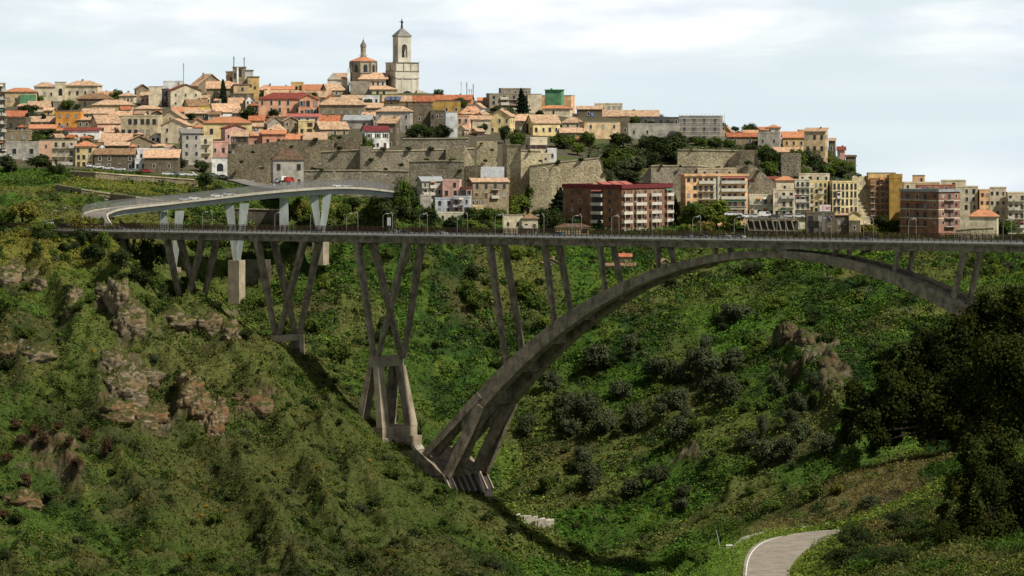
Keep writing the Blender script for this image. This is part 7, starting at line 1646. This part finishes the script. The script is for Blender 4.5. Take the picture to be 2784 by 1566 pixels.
# ---- olive trees on the slope under the arch: measured in the close view of that slope
G_OL = 'olive trees on the slope under the arch'
OL = [(728, 540, 110, 115), (545, 620, 165, 150), (870, 665, 110, 140), (935, 680, 95, 120), (1015, 685, 110, 110), (1130, 640, 165, 175), (1155, 540, 80, 110), (1280, 610, 110, 140), (1215, 770, 90, 130), (1275, 775, 130, 175), (1160, 760, 70, 100), (685, 780, 100, 110), (990, 820, 110, 120), (900, 830, 80, 80), (905, 890, 90, 95), (1030, 900, 75, 90), (1000, 985, 110, 120), (400, 840, 120, 110), (480, 900, 150, 160), (570, 955, 130, 130), (380, 930, 110, 100), (405, 970, 95, 110), (755, 960, 105, 140), (760, 880, 70, 70), (155, 980, 100, 110), (285, 740, 90, 110), (1310, 350, 150, 110), (1385, 110, 80, 85), (1655, 845, 95, 115), (1615, 920, 90, 115), (1450, 985, 75, 115), (1670, 1000, 105, 120), (1375, 1060, 130, 90), (1465, 1140, 125, 150), (1590, 1115, 125, 130), (1800, 1070, 130, 140), (1535, 770, 120, 110), (465, 1145, 110, 130), (500, 1265, 120, 140), (880, 1240, 110, 95), (745, 1310, 110, 95), (1020, 1330, 95, 95), (1020, 1405, 90, 90), (1740, 720, 85, 90), (950, 580, 1, 1)]
for i, (x, y, w_, h_) in enumerate(OL[:-1]):
    w_, h_ = w_ / 2.013, h_ / 2.013; px, py = 1350 + x / 2.013, 680 + y / 2.013 + h_ * .42
    big_ = 'large' if w_ > 60 else ('small' if w_ < 45 else 'round')
    pos = 'upper' if py < 960 else ('lower' if py > 1150 else 'middle'); sd = 'left' if px < 1700 else ('right' if px > 1980 else 'centre')
    tree('olive', px, py, w_ * 1.12, h_ * 1.15, '%s grey green olive tree at the %s %s of the slope under the arch' % (big_, pos, sd), G_OL, y0=1200, y1=1500)
# ---- trees told apart one by one: kind, foot column, foot row, width, height, label
T = [('cypress', 608, 283, 24, 66, 'tall dark cypress before the stone hall on the skyline'), ('cypress', 118, 345, 24, 38, 'small dark cypress left of the bright orange house'), ('cypress', 708, 236, 8, 15, 'tiny dark cypress on the skyline left of the pink palazzo'),
     ('dark', 82, 318, 42, 34, 'round dark tree on the far left hillside above the small cypress'), ('dark', 123, 378, 54, 30, 'dark green tree behind the peach roadside house'), ('dark', 672, 322, 50, 38, 'round dark tree left of the pink palazzo'), 
     ('dark', 1118, 380, 42, 42, 'dark tree on the rampart terrace, leftmost of three'), ('dark', 1155, 380, 56, 38, 'dark tree on the rampart terrace, middle of three'), ('dark', 1200, 378, 44, 38, 'dark tree on the rampart terrace, rightmost of three'), 
     ('conifer', 1423, 312, 46, 72, 'broad dark conifer before the grey brown apartment block'), ('dark', 1330, 350, 78, 28, 'dark flat topped tree on the terrace right of the peach house'), ('dark', 1372, 392, 36, 50, 'dark tree leaning below the flat topped one'),
     ('green', 1405, 400, 40, 36, 'green bush on the stepped rampart'), ('green', 1535, 408, 60, 55, 'green tree right of the cream terraced house'), ('fresh', 1570, 425, 50, 35, 'light green bush on top of the arcaded rampart'), ('green', 1600, 402, 40, 50, 'green tree below the long low stone house'),
     ('dark', 1694, 404, 62, 52, 'big dark round tree below the brownish flat roofed house'), ('dark', 1748, 405, 52, 42, 'dark round tree right of the biggest one on the ridge slope'), ('dark', 1810, 440, 84, 72, 'large dark evergreen on the slope under the long grey building'), ('dark', 1850, 448, 52, 40, 'dark evergreen at the right end of the ridge grove'), ('dark', 1790, 418, 60, 50, 'dark evergreen above the large one under the long grey building'),
     ('dark', 1655, 432, 60, 50, 'dark leafy tree at the left end of the ridge grove'), ('green', 1690, 452, 70, 50, 'mid green tree in the middle of the ridge grove'), ('olive', 1730, 468, 70, 50, 'greyish green tree low in the ridge grove'), ('olive', 1690, 482, 70, 45, 'greyish tree at the lower left of the ridge grove'), ('dark', 1760, 455, 60, 45, 'dark tree low right in the ridge grove'), ('green', 1660, 470, 44, 46, 'green tree on the left lower edge of the ridge grove'), ('olive', 1718, 495, 60, 36, 'lowest greyish tree of the ridge grove'), ('olive', 1650, 495, 50, 36, 'greyish bush left at the foot of the ridge grove'),
     ('dark', 1838, 390, 40, 28, 'dark small tree in the row under the long grey building, first'), ('dark', 1868, 394, 40, 26, 'dark small tree in the row under the long grey building, second'), ('green', 1900, 397, 44, 26, 'green small tree in the row under the scaffolding, first'), ('green', 1940, 398, 46, 26, 'green small tree in the row under the scaffolding, second'), ('green', 1982, 402, 46, 28, 'green small tree in the row under the scaffolding, third'),
     ('dark', 2066, 402, 22, 24, 'round dark bush left of the stained grey block'), ('green', 2075, 432, 48, 44, 'green tree at the top of the overgrown cliff'), ('dark', 2100, 455, 56, 50, 'dark tree on the overgrown cliff below the lookout house'), ('dark', 2128, 478, 60, 50, 'dark shrub mass low on the overgrown cliff'), ('green', 2092, 482, 56, 44, 'green shrub at the foot of the overgrown cliff'), ('green', 2160, 462, 54, 60, 'ivy green tree in the middle of the overgrown cliff'), ('olive', 2208, 452, 54, 50, 'dull olive tree below the tall tan house'), ('dark', 2226, 478, 56, 40, 'dark tree below the tall tan house'), ('gold', 2252, 446, 40, 22, 'yellowish tree below the dark house at the ridge end'), ('fresh', 2278, 462, 46, 26, 'light green tree near the cliff end'), ('green', 2306, 470, 40, 30, 'green tree at the very end of the cliff'), ('dark', 2290, 484, 56, 36, 'dark shrub at the foot of the cliff end'), ('green', 2250, 488, 50, 36, 'green shrub above the cream yellow house'), ('green', 2180, 490, 50, 36, 'green shrub above the pale cream house'),
     ('gold', 1402, 540, 70, 92, 'tall yellowish tree below the stepped rampart'), ('fresh', 1420, 585, 66, 70, 'bright light green tree right of the broad stone house'), ('fresh', 1400, 612, 46, 50, 'bright yellow green tree behind the cream house by the bridge'), ('green', 1458, 582, 60, 76, 'green tree left of the dark cedar'), ('green', 1372, 520, 50, 60, 'green tree right of the gleaming metal shed'), ('conifer', 1516, 600, 76, 104, 'dark cedar left of the red brick block'), ('dark', 1500, 632, 60, 60, 'dark round tree left of the yellow bungalow'), ('dark', 1472, 625, 56, 50, 'dark tree behind the cream house by the bridge'), ('dark', 1556, 622, 54, 42, 'dark bush before the left wing of the red brick block'), ('conifer', 1632, 632, 30, 42, 'small dark conifer before the red brick block'),
     ('green', 1320, 612, 60, 44, 'green tree below the broad stone house'), ('green', 1350, 600, 56, 40, 'leafy tree right below the broad stone house'), ('fresh', 1290, 632, 76, 30, 'bright lime green bush beside the bridge lamp'), ('dark', 1290, 612, 44, 44, 'dark tree right of the pale blue grey house'), ('dark', 1225, 628, 50, 34, 'dark bush before the low terrace building'), ('dark', 1132, 560, 60, 70, 'dark tree left of the greyish sheet roofed house'), ('green', 1092, 580, 50, 84, 'tall green tree at the ramp end'), ('dark', 1116, 572, 60, 60, 'dark tree close right of the ramp end'), ('dark', 1050, 590, 60, 44, 'dark bush under the tip of the ramp girder'), ('green', 1085, 566, 50, 52, 'green tree hiding the ramp abutment'), ('green', 1180, 585, 36, 40, 'leafy green bush before the greyish sheet roofed house'),
     ('dark', 1110, 605, 60, 50, 'dark tree below the ramp end'), ('dark', 1060, 610, 66, 56, 'dark shrub mass under the ramp end'), ('dark', 1160, 618, 56, 50, 'dark shrub left of the low terrace building'), ('green', 1010, 608, 60, 44, 'green shrub right of the last ramp pier'), ('gold', 815, 602, 56, 70, 'yellow green tree between the ramp piers'), ('green', 930, 610, 50, 50, 'light tree right of the ramp pier pair'), ('dark', 960, 575, 60, 40, 'dark bush beneath the ramp girder'),
     ('fresh', 1866, 616, 60, 70, 'light green tree right of the red brick block, leftmost'), ('green', 1895, 622, 64, 84, 'tall fresh tree before the peach apartment block, left'), ('fresh', 1948, 622, 90, 90, 'widest fresh green tree before the peach apartment block'), ('fresh', 1990, 630, 56, 60, 'low fresh tree before the peach apartment block, right'), ('gold', 1918, 640, 60, 46, 'yellow green bush below the fresh trees'), ('fresh', 1858, 642, 50, 40, 'lime bush at the corner of the red brick block'), ('dark', 1838, 608, 28, 80, 'dark ivy clad trunk at the corner of the red brick block'), ('dark', 2016, 606, 34, 30, 'dark hedge tree left of the car deck'),
     ('green', 2196, 628, 42, 46, 'green tree right of the car deck'), ('green', 2290, 630, 44, 36, 'green bush before the dark stone base'), ('dark', 2310, 630, 36, 34, 'dark bush right of the half ruined building'), ('dark', 2350, 598, 28, 26, 'small dark bush at the foot of the leaning bastion'), ('dark', 2388, 625, 52, 50, 'dark tree below the orange brown apartment house'), ('green', 2430, 628, 56, 36, 'green bush below the brick apartment block'), ('olive', 2470, 635, 56, 34, 'dull green bush before the brick apartment block'), ('gold', 2356, 638, 40, 30, 'brownish bush right of the blank cream gable'), ('olive', 2545, 640, 36, 28, 'grey green bush below the brick block corner'), ('green', 2730, 640, 76, 44, 'rounded green bush at the right picture edge above the railing'), ('conifer', 2757, 632, 22, 34, 'small dark conifer near the right picture edge, left of two'), ('conifer', 2779, 634, 20, 32, 'small dark conifer at the right picture edge, right of two'),
     ('dark', 100, 462, 60, 40, 'dark tree left on the verge below the grey roadside house'), ('dark', 30, 470, 70, 44, 'dark scrub tree at the far left verge'), ('dark', 150, 474, 60, 34, 'dark bush on the verge below the peach roadside house'), ('dark', 487, 466, 40, 32, 'dark round tree below the dark stone roadside building'), ('dark', 560, 520, 44, 46, 'dark bush on the meadow before the white gatehouse'), ('dark', 545, 468, 40, 30, 'dark tree left of the white gatehouse'), ('dark', 590, 530, 40, 30, 'dark bush low on the meadow by the ramp'), ('dark', 380, 478, 22, 14, 'small dark bush among the parked cars'),
     ('gold', 62, 605, 90, 62, 'browning bush on the left meadow'), ('green', 20, 622, 70, 50, 'green bush at the left picture edge above the road'), ('gold', 233, 652, 64, 66, 'yellow green roadside tree before the bridge end'), ('dark', 225, 672, 50, 40, 'dark bush under the roadside tree'), ('green', 115, 645, 60, 36, 'green bush below the approach road'), ('green', 280, 690, 50, 60, 'leafy tree under the left end of the bridge'), ('dark', 410, 735, 80, 90, 'large dark tree behind the first bridge pier'), ('dark', 330, 730, 60, 56, 'dark tree under the left end of the bridge'), ('dark', 260, 720, 60, 50, 'dark bush on the left bank below the bridge end'), ('dark', 380, 775, 66, 40, 'dark scrub at the foot of the first slim pier')]
for q in T: tree(q[0], q[1], q[2], q[3], q[4], q[5])
# ---- shrubs scattered on the banks
def scatter(n, kinds, sel, group, label, wr, name='bush', seed=3, hr=(.7, 1.0)):
    g = np.random.default_rng(seed); ii = np.argwhere(sel)
    if not len(ii): return
    ar = (gY[ii[:, 0]] ** 1.0); p = ar / ar.sum()
    for k in g.choice(len(ii), n, p=p, replace=False):
        i, j = ii[k]; w_ = g.uniform(*wr); h_ = w_ * g.uniform(*hr); kind = kinds[g.integers(0, len(kinds))]
        r = empty(name, (GX[i, j], GY[i, j], TZ[i, j] - .08 * h_), g.uniform(0, 6.28), label % {'dark': 'dark green', 'green': 'leafy green', 'fresh': 'light green', 'gold': 'yellowish', 'olive': 'grey green'}[kind], 'bush', group)
        cm, tm = KIND[kind][g.integers(0, len(KIND[kind]))]
        c = link('crown', cm, r); c.scale = (w_, w_, h_); t = link('stem', tm, r); t.scale = (w_, w_, h_ * .6)
inside = (GP > -60) & (GP < 2960) & SEEN & (rock < .3)
FAR = inside & (GY > 1225) & (GY < 1525) & (GP + (GY - 1300) * 1.2 > 1320 - 600 * (GY > 1395))
LEFT = inside & (GY > 1145) & (GY < 1420) & ~FAR & (GP < 1500)
scatter(75, ['green', 'dark', 'green', 'fresh'], FAR & (GP < 1500) & (PYG < 1000), 'bushes behind the bridge legs', '%s bush on the wooded slope behind the leaning bridge columns', (3.5, 8), seed=31)
scatter(55, ['green', 'dark', 'olive', 'fresh'], FAR & (GP > 1900) & (PYG < 1000), 'bushes right under the arch', '%s bush on the slope below the right half of the arch', (3, 6.5), seed=32)
scatter(60, ['green', 'dark', 'green', 'olive'], FAR & (GP >= 1350) & (PYG >= 850) & (n_a > .42), 'bushes on the lower far slope', '%s bush among the olive trees on the lower slope', (1.6, 3.6), seed=33)
scatter(55, ['dark', 'green', 'gold', 'dark'], LEFT & (n_a > .45), 'bushes on the left bank', '%s bush on the left bank in front of the bridge piers', (1.5, 3.6), seed=34)
scatter(35, ['dark', 'green'], LEFT & (PYG < 860), 'bushes on the upper left bank', '%s bush on the upper left bank near the bridge end', (2.5, 5.5), seed=35)
scatter(170, ['dark', 'green', 'dark', 'olive'], LEFT & (CONC_ > -.1), 'thorny shrubs on the left bank', '%s thorny shrub among the dry grass of the steep left bank', (1.8, 4.6), 'thorn_shrub', 41)
scatter(130, ['dark', 'green', 'dark', 'green'], FAR & (GP > 1300) & (PYG > 720), 'thicket shrubs on the far slope', '%s thicket shrub between the olives of the far slope', (2.2, 5.2), 'thicket_shrub', 42)
TOWNSEL = inside & (GY > 1640) & (GY < 1870) & (GP < 2250)
scatter(110, ['dark', 'green', 'olive', 'dark'], TOWNSEL & (PYG < 425), 'garden shrubs among the town houses', '%s garden shrub between the town houses', (2.5, 6), 'garden_shrub', 36)
for i, (px, py) in enumerate(((20, 1270), (60, 1220), (95, 1190), (120, 1240), (160, 1180), (190, 1230), (230, 1210), (40, 1170), (12, 1420), (70, 1340), (290, 1245), (210, 1275))):
    tree('reed', px, py, 30 + (i * 13) % 26, 26 + (i * 7) % 24, 'rusty brown reed clump on the steep left bank', 'reed clumps on the left bank', y0=1180, y1=1320, name='reed_clump', cat='reed')
for i, (px, py) in enumerate(((540, 1290), (548, 1320), (535, 1265), (560, 1385), (545, 1410), (575, 1430), (1000, 1258), (615, 1400), (255, 965), (505, 1215))):
    tree('broom', px, py, 8 + i % 7, 6 + i % 5, 'yellow flowering broom on the left bank', 'flowering broom on the left bank', y0=1180, y1=1340, name='broom_shrub', cat='shrub')
# ---- plants rooted on the ramparts
WS = [(690, 416, 1605), (800, 400, 1619), (850, 384, 1619), (925, 408, 1608), (1030, 410, 1601), (1120, 408, 1601), (1180, 408, 1601), (1150, 440, 1585), (1225, 440, 1581), (880, 464, 1589), (1050, 465, 1586), (1300, 392, 1602), (1330, 410, 1598), (1320, 440, 1594), (1345, 470, 1590), (1395, 402, 1596), (1440, 414, 1590), (1460, 440, 1587), (1520, 446, 1582), (1590, 438, 1580), (1640, 470, 1578), (1800, 454, 1585), (1860, 453, 1584), (1960, 462, 1586), (1880, 410, 1610), (1990, 412, 1608), (2040, 450, 1591), (2070, 470, 1590), (2330, 480, 1592), (980, 400, 1633), (930, 378, 1633), (720, 460, 1600), (660, 445, 1602), (1010, 440, 1598), (1250, 470, 1580), (1090, 452, 1596)]
for px, py, Y in WS:
    k_ = random.choice(['dark', 'green', 'dark', 'olive']); w_ = random.uniform(1.4, 3.0)
    r = empty('wall_shrub', P(px + random.uniform(-12, 12), py + 2, Y + .5), 0, '%s shrub rooted in the old rampart masonry' % {'dark': 'dark', 'green': 'leafy green', 'olive': 'grey green'}[k_], 'shrub', 'shrubs growing on the ramparts')
    cm, tm = random.choice(KIND[k_]); c = link('crown', cm, r); c.scale = (w_, w_ * .8, w_ * .7); c.rotation_euler = (0, 0, random.uniform(0, 6)); t = link('stem', tm, r); t.scale = (w_ * .6, w_ * .6, w_ * .4)
# ---- low growth as ground cover
def cover(name, sel, dens, per, rad, hgt, leaf, tint, seed, bright=1.35, up=.9, aspect=.75):
    g = np.random.default_rng(seed); ii = np.argwhere(sel)
    dx = np.gradient(gpx)[ii[:, 1]] * gY[ii[:, 0]] / F; dy = np.gradient(gY)[ii[:, 0]]
    area = (dx * dy); n = int(area.sum() * dens); p = area / area.sum()
    k = g.choice(len(ii), n, p=p); i, j = ii[k, 0], ii[k, 1]
    x = GX[i, j] + (g.uniform(-.5, .5, n)) * dx[k]; y = GY[i, j] + g.uniform(-.5, .5, n) * dy[k]; z = tz(x, y)
    cs = g.uniform(.5, 1.4, n) * (0.35 + 2.6 * np.clip(fbm(x / 7, y / 7, 3, seed) - .28, 0, 1))
    base = GC[i, j] * np.array(tint) * bright
    K = np.repeat(np.arange(n), per); m = len(K); d = g.normal(size=(m, 3)); d[:, 2] = np.abs(d[:, 2])
    d /= np.linalg.norm(d, axis=1, keepdims=True)
    c = np.stack([x[K], y[K], z[K]], 1) + d * (cs[K] * g.uniform(.3, 1, m))[:, None] * np.array([rad, rad, hgt])
    f = np.clip(1 + g.normal(size=n) * .36, .35, 2.1)[K] * np.clip(1 + g.normal(size=m) * .14, .5, 1.6)
    wm = (g.normal(size=n) * .10)[K]
    col = base[K] * f[:, None] * np.stack([1 + wm, np.ones(m), 1 - wm], 1)
    V, Fc, C = leaves(c, leaf * g.uniform(.6, 1.4, m) * (.6 + .4 * cs[K]), d * .8 + g.normal(size=(m, 3)) * .45 + np.array([0, 0, up * .5]), np.clip(col, 0, 1), aspect)
    me = array_mesh(name, V, Fc, [leafmat('ground cover leaves', (1, 1, 1), .15, .0)], C)
    return tag(link(name, me), kind='stuff')
cover('undergrowth', FAR, .66, 7, 1.0, 1.35, .60, (.95, 1.0, .85), 71)
cover('undergrowth', LEFT, .90, 6, .62, 1.15, .46, (1.0, .95, .85), 72)
cover('meadow_growth', inside & (GY >= 1500) & (GY < 1590) & (GP < 1250), .55, 6, .95, .7, .6, (1, 1, .9), 73)
cover('undergrowth', inside & (GY >= 1520) & (GY < 1600) & (GP >= 1000) & (PYG < 690), .35, 6, 1.3, 1.1, .7, (.8, .9, .8), 74)
cover('cliff_growth', inside & (GY >= 1600) & (GY < 1760) & (GP > 1600) & (PYG > 395), .35, 7, 1.3, 1.2, .75, (.55, .75, .45), 76)
def shrubs(name, sel, dens, rr, per, leaf, seed, bright, clump=.5):
    g = np.random.default_rng(seed); ii = np.argwhere(sel); wgt = (sstep(clump - .06, clump + .08, fbm(GX / 17, GY / 17, 3, seed))[sel] + .04) * (.25 + 2.5 * np.clip(CONC_[sel] / 1.2 + .2, 0, 1.5))
    dx = np.gradient(gpx)[ii[:, 1]] * gY[ii[:, 0]] / F; dy = np.gradient(gY)[ii[:, 0]]; area = dx * dy; n = int(area.sum() * dens)
    p = area * wgt; k = g.choice(len(ii), n, p=p / p.sum()); i, j = ii[k, 0], ii[k, 1]
    x = GX[i, j] + g.uniform(-.5, .5, n) * dx[k]; y = GY[i, j] + g.uniform(-.5, .5, n) * dy[k]; z = tz(x, y)
    R = g.uniform(rr[0], rr[1], n) * g.uniform(.6, 1, n); K = np.repeat(np.arange(n), per); m = len(K); d = g.normal(size=(m, 3)); d[:, 2] = np.abs(d[:, 2]); d /= np.linalg.norm(d, axis=1, keepdims=True)
    lump_ = 1 + .35 * np.sin(3 * np.arctan2(d[:, 1], d[:, 0]) + K * 1.7) * (1 - d[:, 2])
    c = np.stack([x[K], y[K], z[K]], 1) + d * (R[K] * lump_ * g.uniform(.6, 1.08, m))[:, None] * np.array([1, 1, .85])
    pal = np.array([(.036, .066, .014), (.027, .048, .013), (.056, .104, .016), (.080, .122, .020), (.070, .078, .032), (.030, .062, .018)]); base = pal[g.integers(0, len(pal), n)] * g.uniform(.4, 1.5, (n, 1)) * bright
    f = np.clip(1 + g.normal(size=m) * .16, .5, 1.6)
    V, Fc, C = leaves(c, leaf * g.uniform(.6, 1.35, m), d * .9 + g.normal(size=(m, 3)) * .45 + np.array([0, 0, .3]), base[K] * f[:, None])
    return tag(link(name, array_mesh(name, V, Fc, [leafmat('ground cover leaves', (1, 1, 1), .15, .0)], C)), kind='stuff')
shrubs('scrub', FAR & (PYG < 1000), .11, (1.2, 3.6), 60, .62, 81, 1.25, .42)
shrubs('scrub', FAR & (PYG >= 900), .075, (.8, 2.5), 55, .52, 82, 1.05, .48)
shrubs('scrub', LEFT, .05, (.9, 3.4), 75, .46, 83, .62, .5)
shrubs('scrub', LEFT, .03, (.6, 1.6), 40, .40, 87, 1.3, .45)
cover('meadow_growth', inside & (GY >= 1405) & (GY < 1500) & (GP < 580) & (PYG < 640), .8, 6, .8, .7, .5, (1, 1, .9), 85)
shrubs('scrub', inside & (GY >= 1405) & (GY < 1500) & (GP < 580) & (PYG < 640), .03, (.7, 1.8), 50, .45, 86, 1.1, .5)
shrubs('scrub', inside & (GY >= 1500) & (GY < 1590) & (GP < 1250), .03, (.9, 2.2), 60, .55, 84, 1.2, .5)
NEAR = (GP > 1600) & (GP < 3300) & (GY > 385) & (GY < 600) & (LANED > -.25) & (PYG < run + 40)
cover('grass', NEAR & (GP < 2150) & (GY < 520), 8.0, 5, .22, .40, .22, (1, 1, .9), 77, 1.4, .2, .3)
cover('undergrowth', NEAR & ~((GP < 2150) & (GY < 520)), 5.0, 7, .38, .55, .26, (.9, .9, .8), 78, 1.2, .3, .4)
shrubs('scrub', NEAR & (GY > 512) & (GP > 1980), .16, (.5, 1.5), 90, .24, 88, 1.0, .45)
shrubs('scrub', NEAR & (GY <= 512) & (GP > 2230), .22, (.4, 1.3), 90, .22, 89, .8, .45)
# ---- big trees of the near bank
def big_tree(px, py, Y, w_px, h_px, n, lobes, leaf, label, seed, mat='oak', trunk_r=.55, centre=.58, lean=0.0, name='holm_oak'):
    s = Y / F; W_, Hh = w_px * s, h_px * s; x = X_(px, Y); z = float(tz(x, Y))
    r = empty(name, (x, Y, z - .2), 0, label, 'tree')
    cm = crown_mesh('crown', LM_[mat], n, lobes, leaf / W_, (.5, .5, .46), centre, seed, .16, .45)
    c = link('crown', cm, r, (lean, 0, 0)); c.scale = (W_, W_, Hh)
    mb = MB(); random.seed(seed)
    mb.tube([(0, 0, -1), (.2 + lean * .2, 0, Hh * .18), (lean * .6, 0, Hh * .38), (lean, 0, Hh * .6)], [trunk_r * 1.3, trunk_r, trunk_r * .8, trunk_r * .4], BARK, 9)
    for i in range(8):
        a = i * .8 + random.uniform(-.3, .3); l = W_ * random.uniform(.25, .4); h0 = Hh * random.uniform(.2, .42)
        mb.tube([(lean * h0 / Hh, 0, h0), (lean + math.cos(a) * l * .5, math.sin(a) * l * .5, h0 + Hh * .12), (lean + math.cos(a) * l, math.sin(a) * l, h0 + Hh * random.uniform(.2, .35))], [trunk_r * .5, trunk_r * .32, trunk_r * .12], BARK, 6)
    mb.build('trunk', r)
def boughs(name, label, base, Y, blobs, n, leaf, mat, seed, trunk_r, cat='tree'):
    """tree whose crown is a gathering of boughs; each (column, row, radius) as seen, set at its own depth round the trunk."""
    g = np.random.default_rng(seed); s = Y / F; x0 = X_(base, Y); z0 = float(tz(x0, Y)); r = empty(name, (x0, Y, z0 - .2), 0, label, cat)
    B = np.array([(X_(a, Y) - x0, g.uniform(-.9, .9) * 110 * s, Z_(b, Y) - z0, c * s) for a, b, c in blobs])
    w_ = B[:, 3] ** 2; bi = g.choice(len(B), n, p=w_ / w_.sum())
    sub_ = g.normal(size=(len(B), 11, 3)); sub_ /= np.linalg.norm(sub_, axis=2, keepdims=True); sr = g.uniform(.55, 1.0, (len(B), 11, 1)); si = g.integers(0, 11, n)
    o = (sub_ * sr)[bi, si]; d = g.normal(size=(n, 3)); d /= np.linalg.norm(d, axis=1, keepdims=True)
    rr = g.uniform(.12, .48, (len(B), 11))[bi, si] * np.where(g.random(n) < .82, g.random(n) ** .4, g.uniform(1, 1.7, n))
    c = B[bi, :3] + (o * .8 + d * rr[:, None]) * B[bi, 3][:, None]
    tint = (1 + g.normal(size=(len(B), 11)) * .22)[bi, si]; k = np.clip(tint * (1 + g.normal(size=n) * .18), .4, 1.9); wm = (g.normal(size=(len(B), 11)) * .13)[bi, si]
    V, Fc, C = leaves(c, leaf * g.uniform(.5, 1.4, n), d * .8 + o * .6 + g.normal(size=(n, 3)) * .6 + np.array([0, 0, .4]), np.stack([k * (1 + wm), k, k * (1 - wm)], 1))
    link('crown', array_mesh('crown', V, Fc, [LM_[mat]], C), r)
    mb = MB(); top = B[:, 2].mean()
    mb.tube([(0, 0, -1), (.1, 0, top * .3), (-.3, .1, top * .6), (-.2, 0, top)], [trunk_r * 1.35, trunk_r, trunk_r * .8, trunk_r * .45], BARK, 9)
    for q in B:
        m = Vector((q[0] * .35, q[1] * .35, top * .35 + q[2] * .3)); mb.tube([(0, 0, top * .3), m, Vector(q[:3])], [trunk_r * .5, trunk_r * .3, trunk_r * .08], BARK, 6)
    mb.build('trunk', r)
boughs('holm_oak', 'huge near black holm oak filling the right edge above the lane', 2592, 535, [(2335, 1075, 45), (2305, 1125, 40), (2400, 1010, 50), (2450, 968, 52), (2520, 955, 60), (2590, 922, 66), (2645, 885, 62), (2700, 855, 62), (2770, 840, 72), (2420, 1070, 70), (2500, 1030, 80), (2590, 1000, 95), (2690, 960, 105), (2790, 930, 115), (2340, 1165, 48), (2440, 1130, 66), (2540, 1090, 95), (2660, 1060, 115), (2790, 1030, 135), (2480, 1050, 80), (2870, 930, 140), (2300, 1180, 32), (2370, 1100, 55), (2385, 1190, 40), (2660, 1180, 60), (2720, 1200, 60), (2520, 1180, 40), (2470, 1125, 70), (2425, 1180, 44), (2560, 1165, 55), (2620, 1140, 80), (2860, 830, 90), (2790, 1170, 90), (2840, 1120, 120)], 240000, .38, 'oak', 401, .75)
boughs('evergreen_shrub', 'dense dark green shrub tree at lower right, before the huge holm oak', 2700, 452, [(2640, 1235, 60), (2720, 1200, 62), (2590, 1325, 48), (2660, 1330, 90), (2765, 1290, 110), (2620, 1420, 66), (2700, 1440, 92), (2790, 1420, 100), (2562, 1385, 30), (2840, 1320, 100), (2650, 1490, 50), (2740, 1500, 60)], 60000, .30, 'oak', 402, .35)
big_tree(2318, 1280, 535, 90, 90, 2500, 9, .24, 'small bright tree at the left foot of the huge holm oak', 205, 'green', .15, .5)
def near_bush(px, py, w_, h_, kind, label, Y=None):
    Y = Y or hit(px, py, 425, 600); s = Y / F; x = X_(px, Y); z = float(tz(x, Y)); g_ = _n[0]; _n[0] += 1
    r = empty('bush', (x, Y, z - .1), 0, label, 'bush')
    cm = crown_mesh('crown', LM_[kind], 3200, 12, .20 / (w_ * s), (.5, .5, .5), .46, 300 + g_, .16)
    c = link('crown', cm, r); c.scale = (w_ * s, w_ * s, h_ * s)
    t = link('stem', KIND['dark'][0][1], r); t.scale = (w_ * s * .6, w_ * s * .6, h_ * s * .6)
for q in ((1960, 1478, 110, 84, 'green', 'rounded green bush on the grass at the left of the lane'), (2205, 1372, 62, 66, 'green', 'dense green bush on the grassy mound above the lane'), (2237, 1308, 30, 22, 'gold', 'yellow flowering broom on top of the mound'), (2275, 1345, 40, 36, 'gold', 'yellow flowering broom on the mound slope'), (2330, 1500, 110, 90, 'dark', 'dark thicket on the bank right of the lane bend'), (2290, 1545, 90, 60, 'dark', 'dark thicket low on the bank at the bottom edge'), (2440, 1440, 80, 50, 'dark', 'dark shrub in the grass of the right bank'), (2100, 1390, 60, 40, 'green', 'low green bush left on the mound'), (2420, 1545, 120, 70, 'dark', 'dark shrub at the bottom edge right of the thicket'), (1900, 1540, 60, 50, 'green', 'low bush at the bottom edge left of the lane'), (2560, 1480, 90, 80, 'oak', 'dark shrub left of the dense shrub tree'), (2360, 1385, 60, 44, 'olive', 'greyish shrub under the huge holm oak')):
    near_bush(*q)
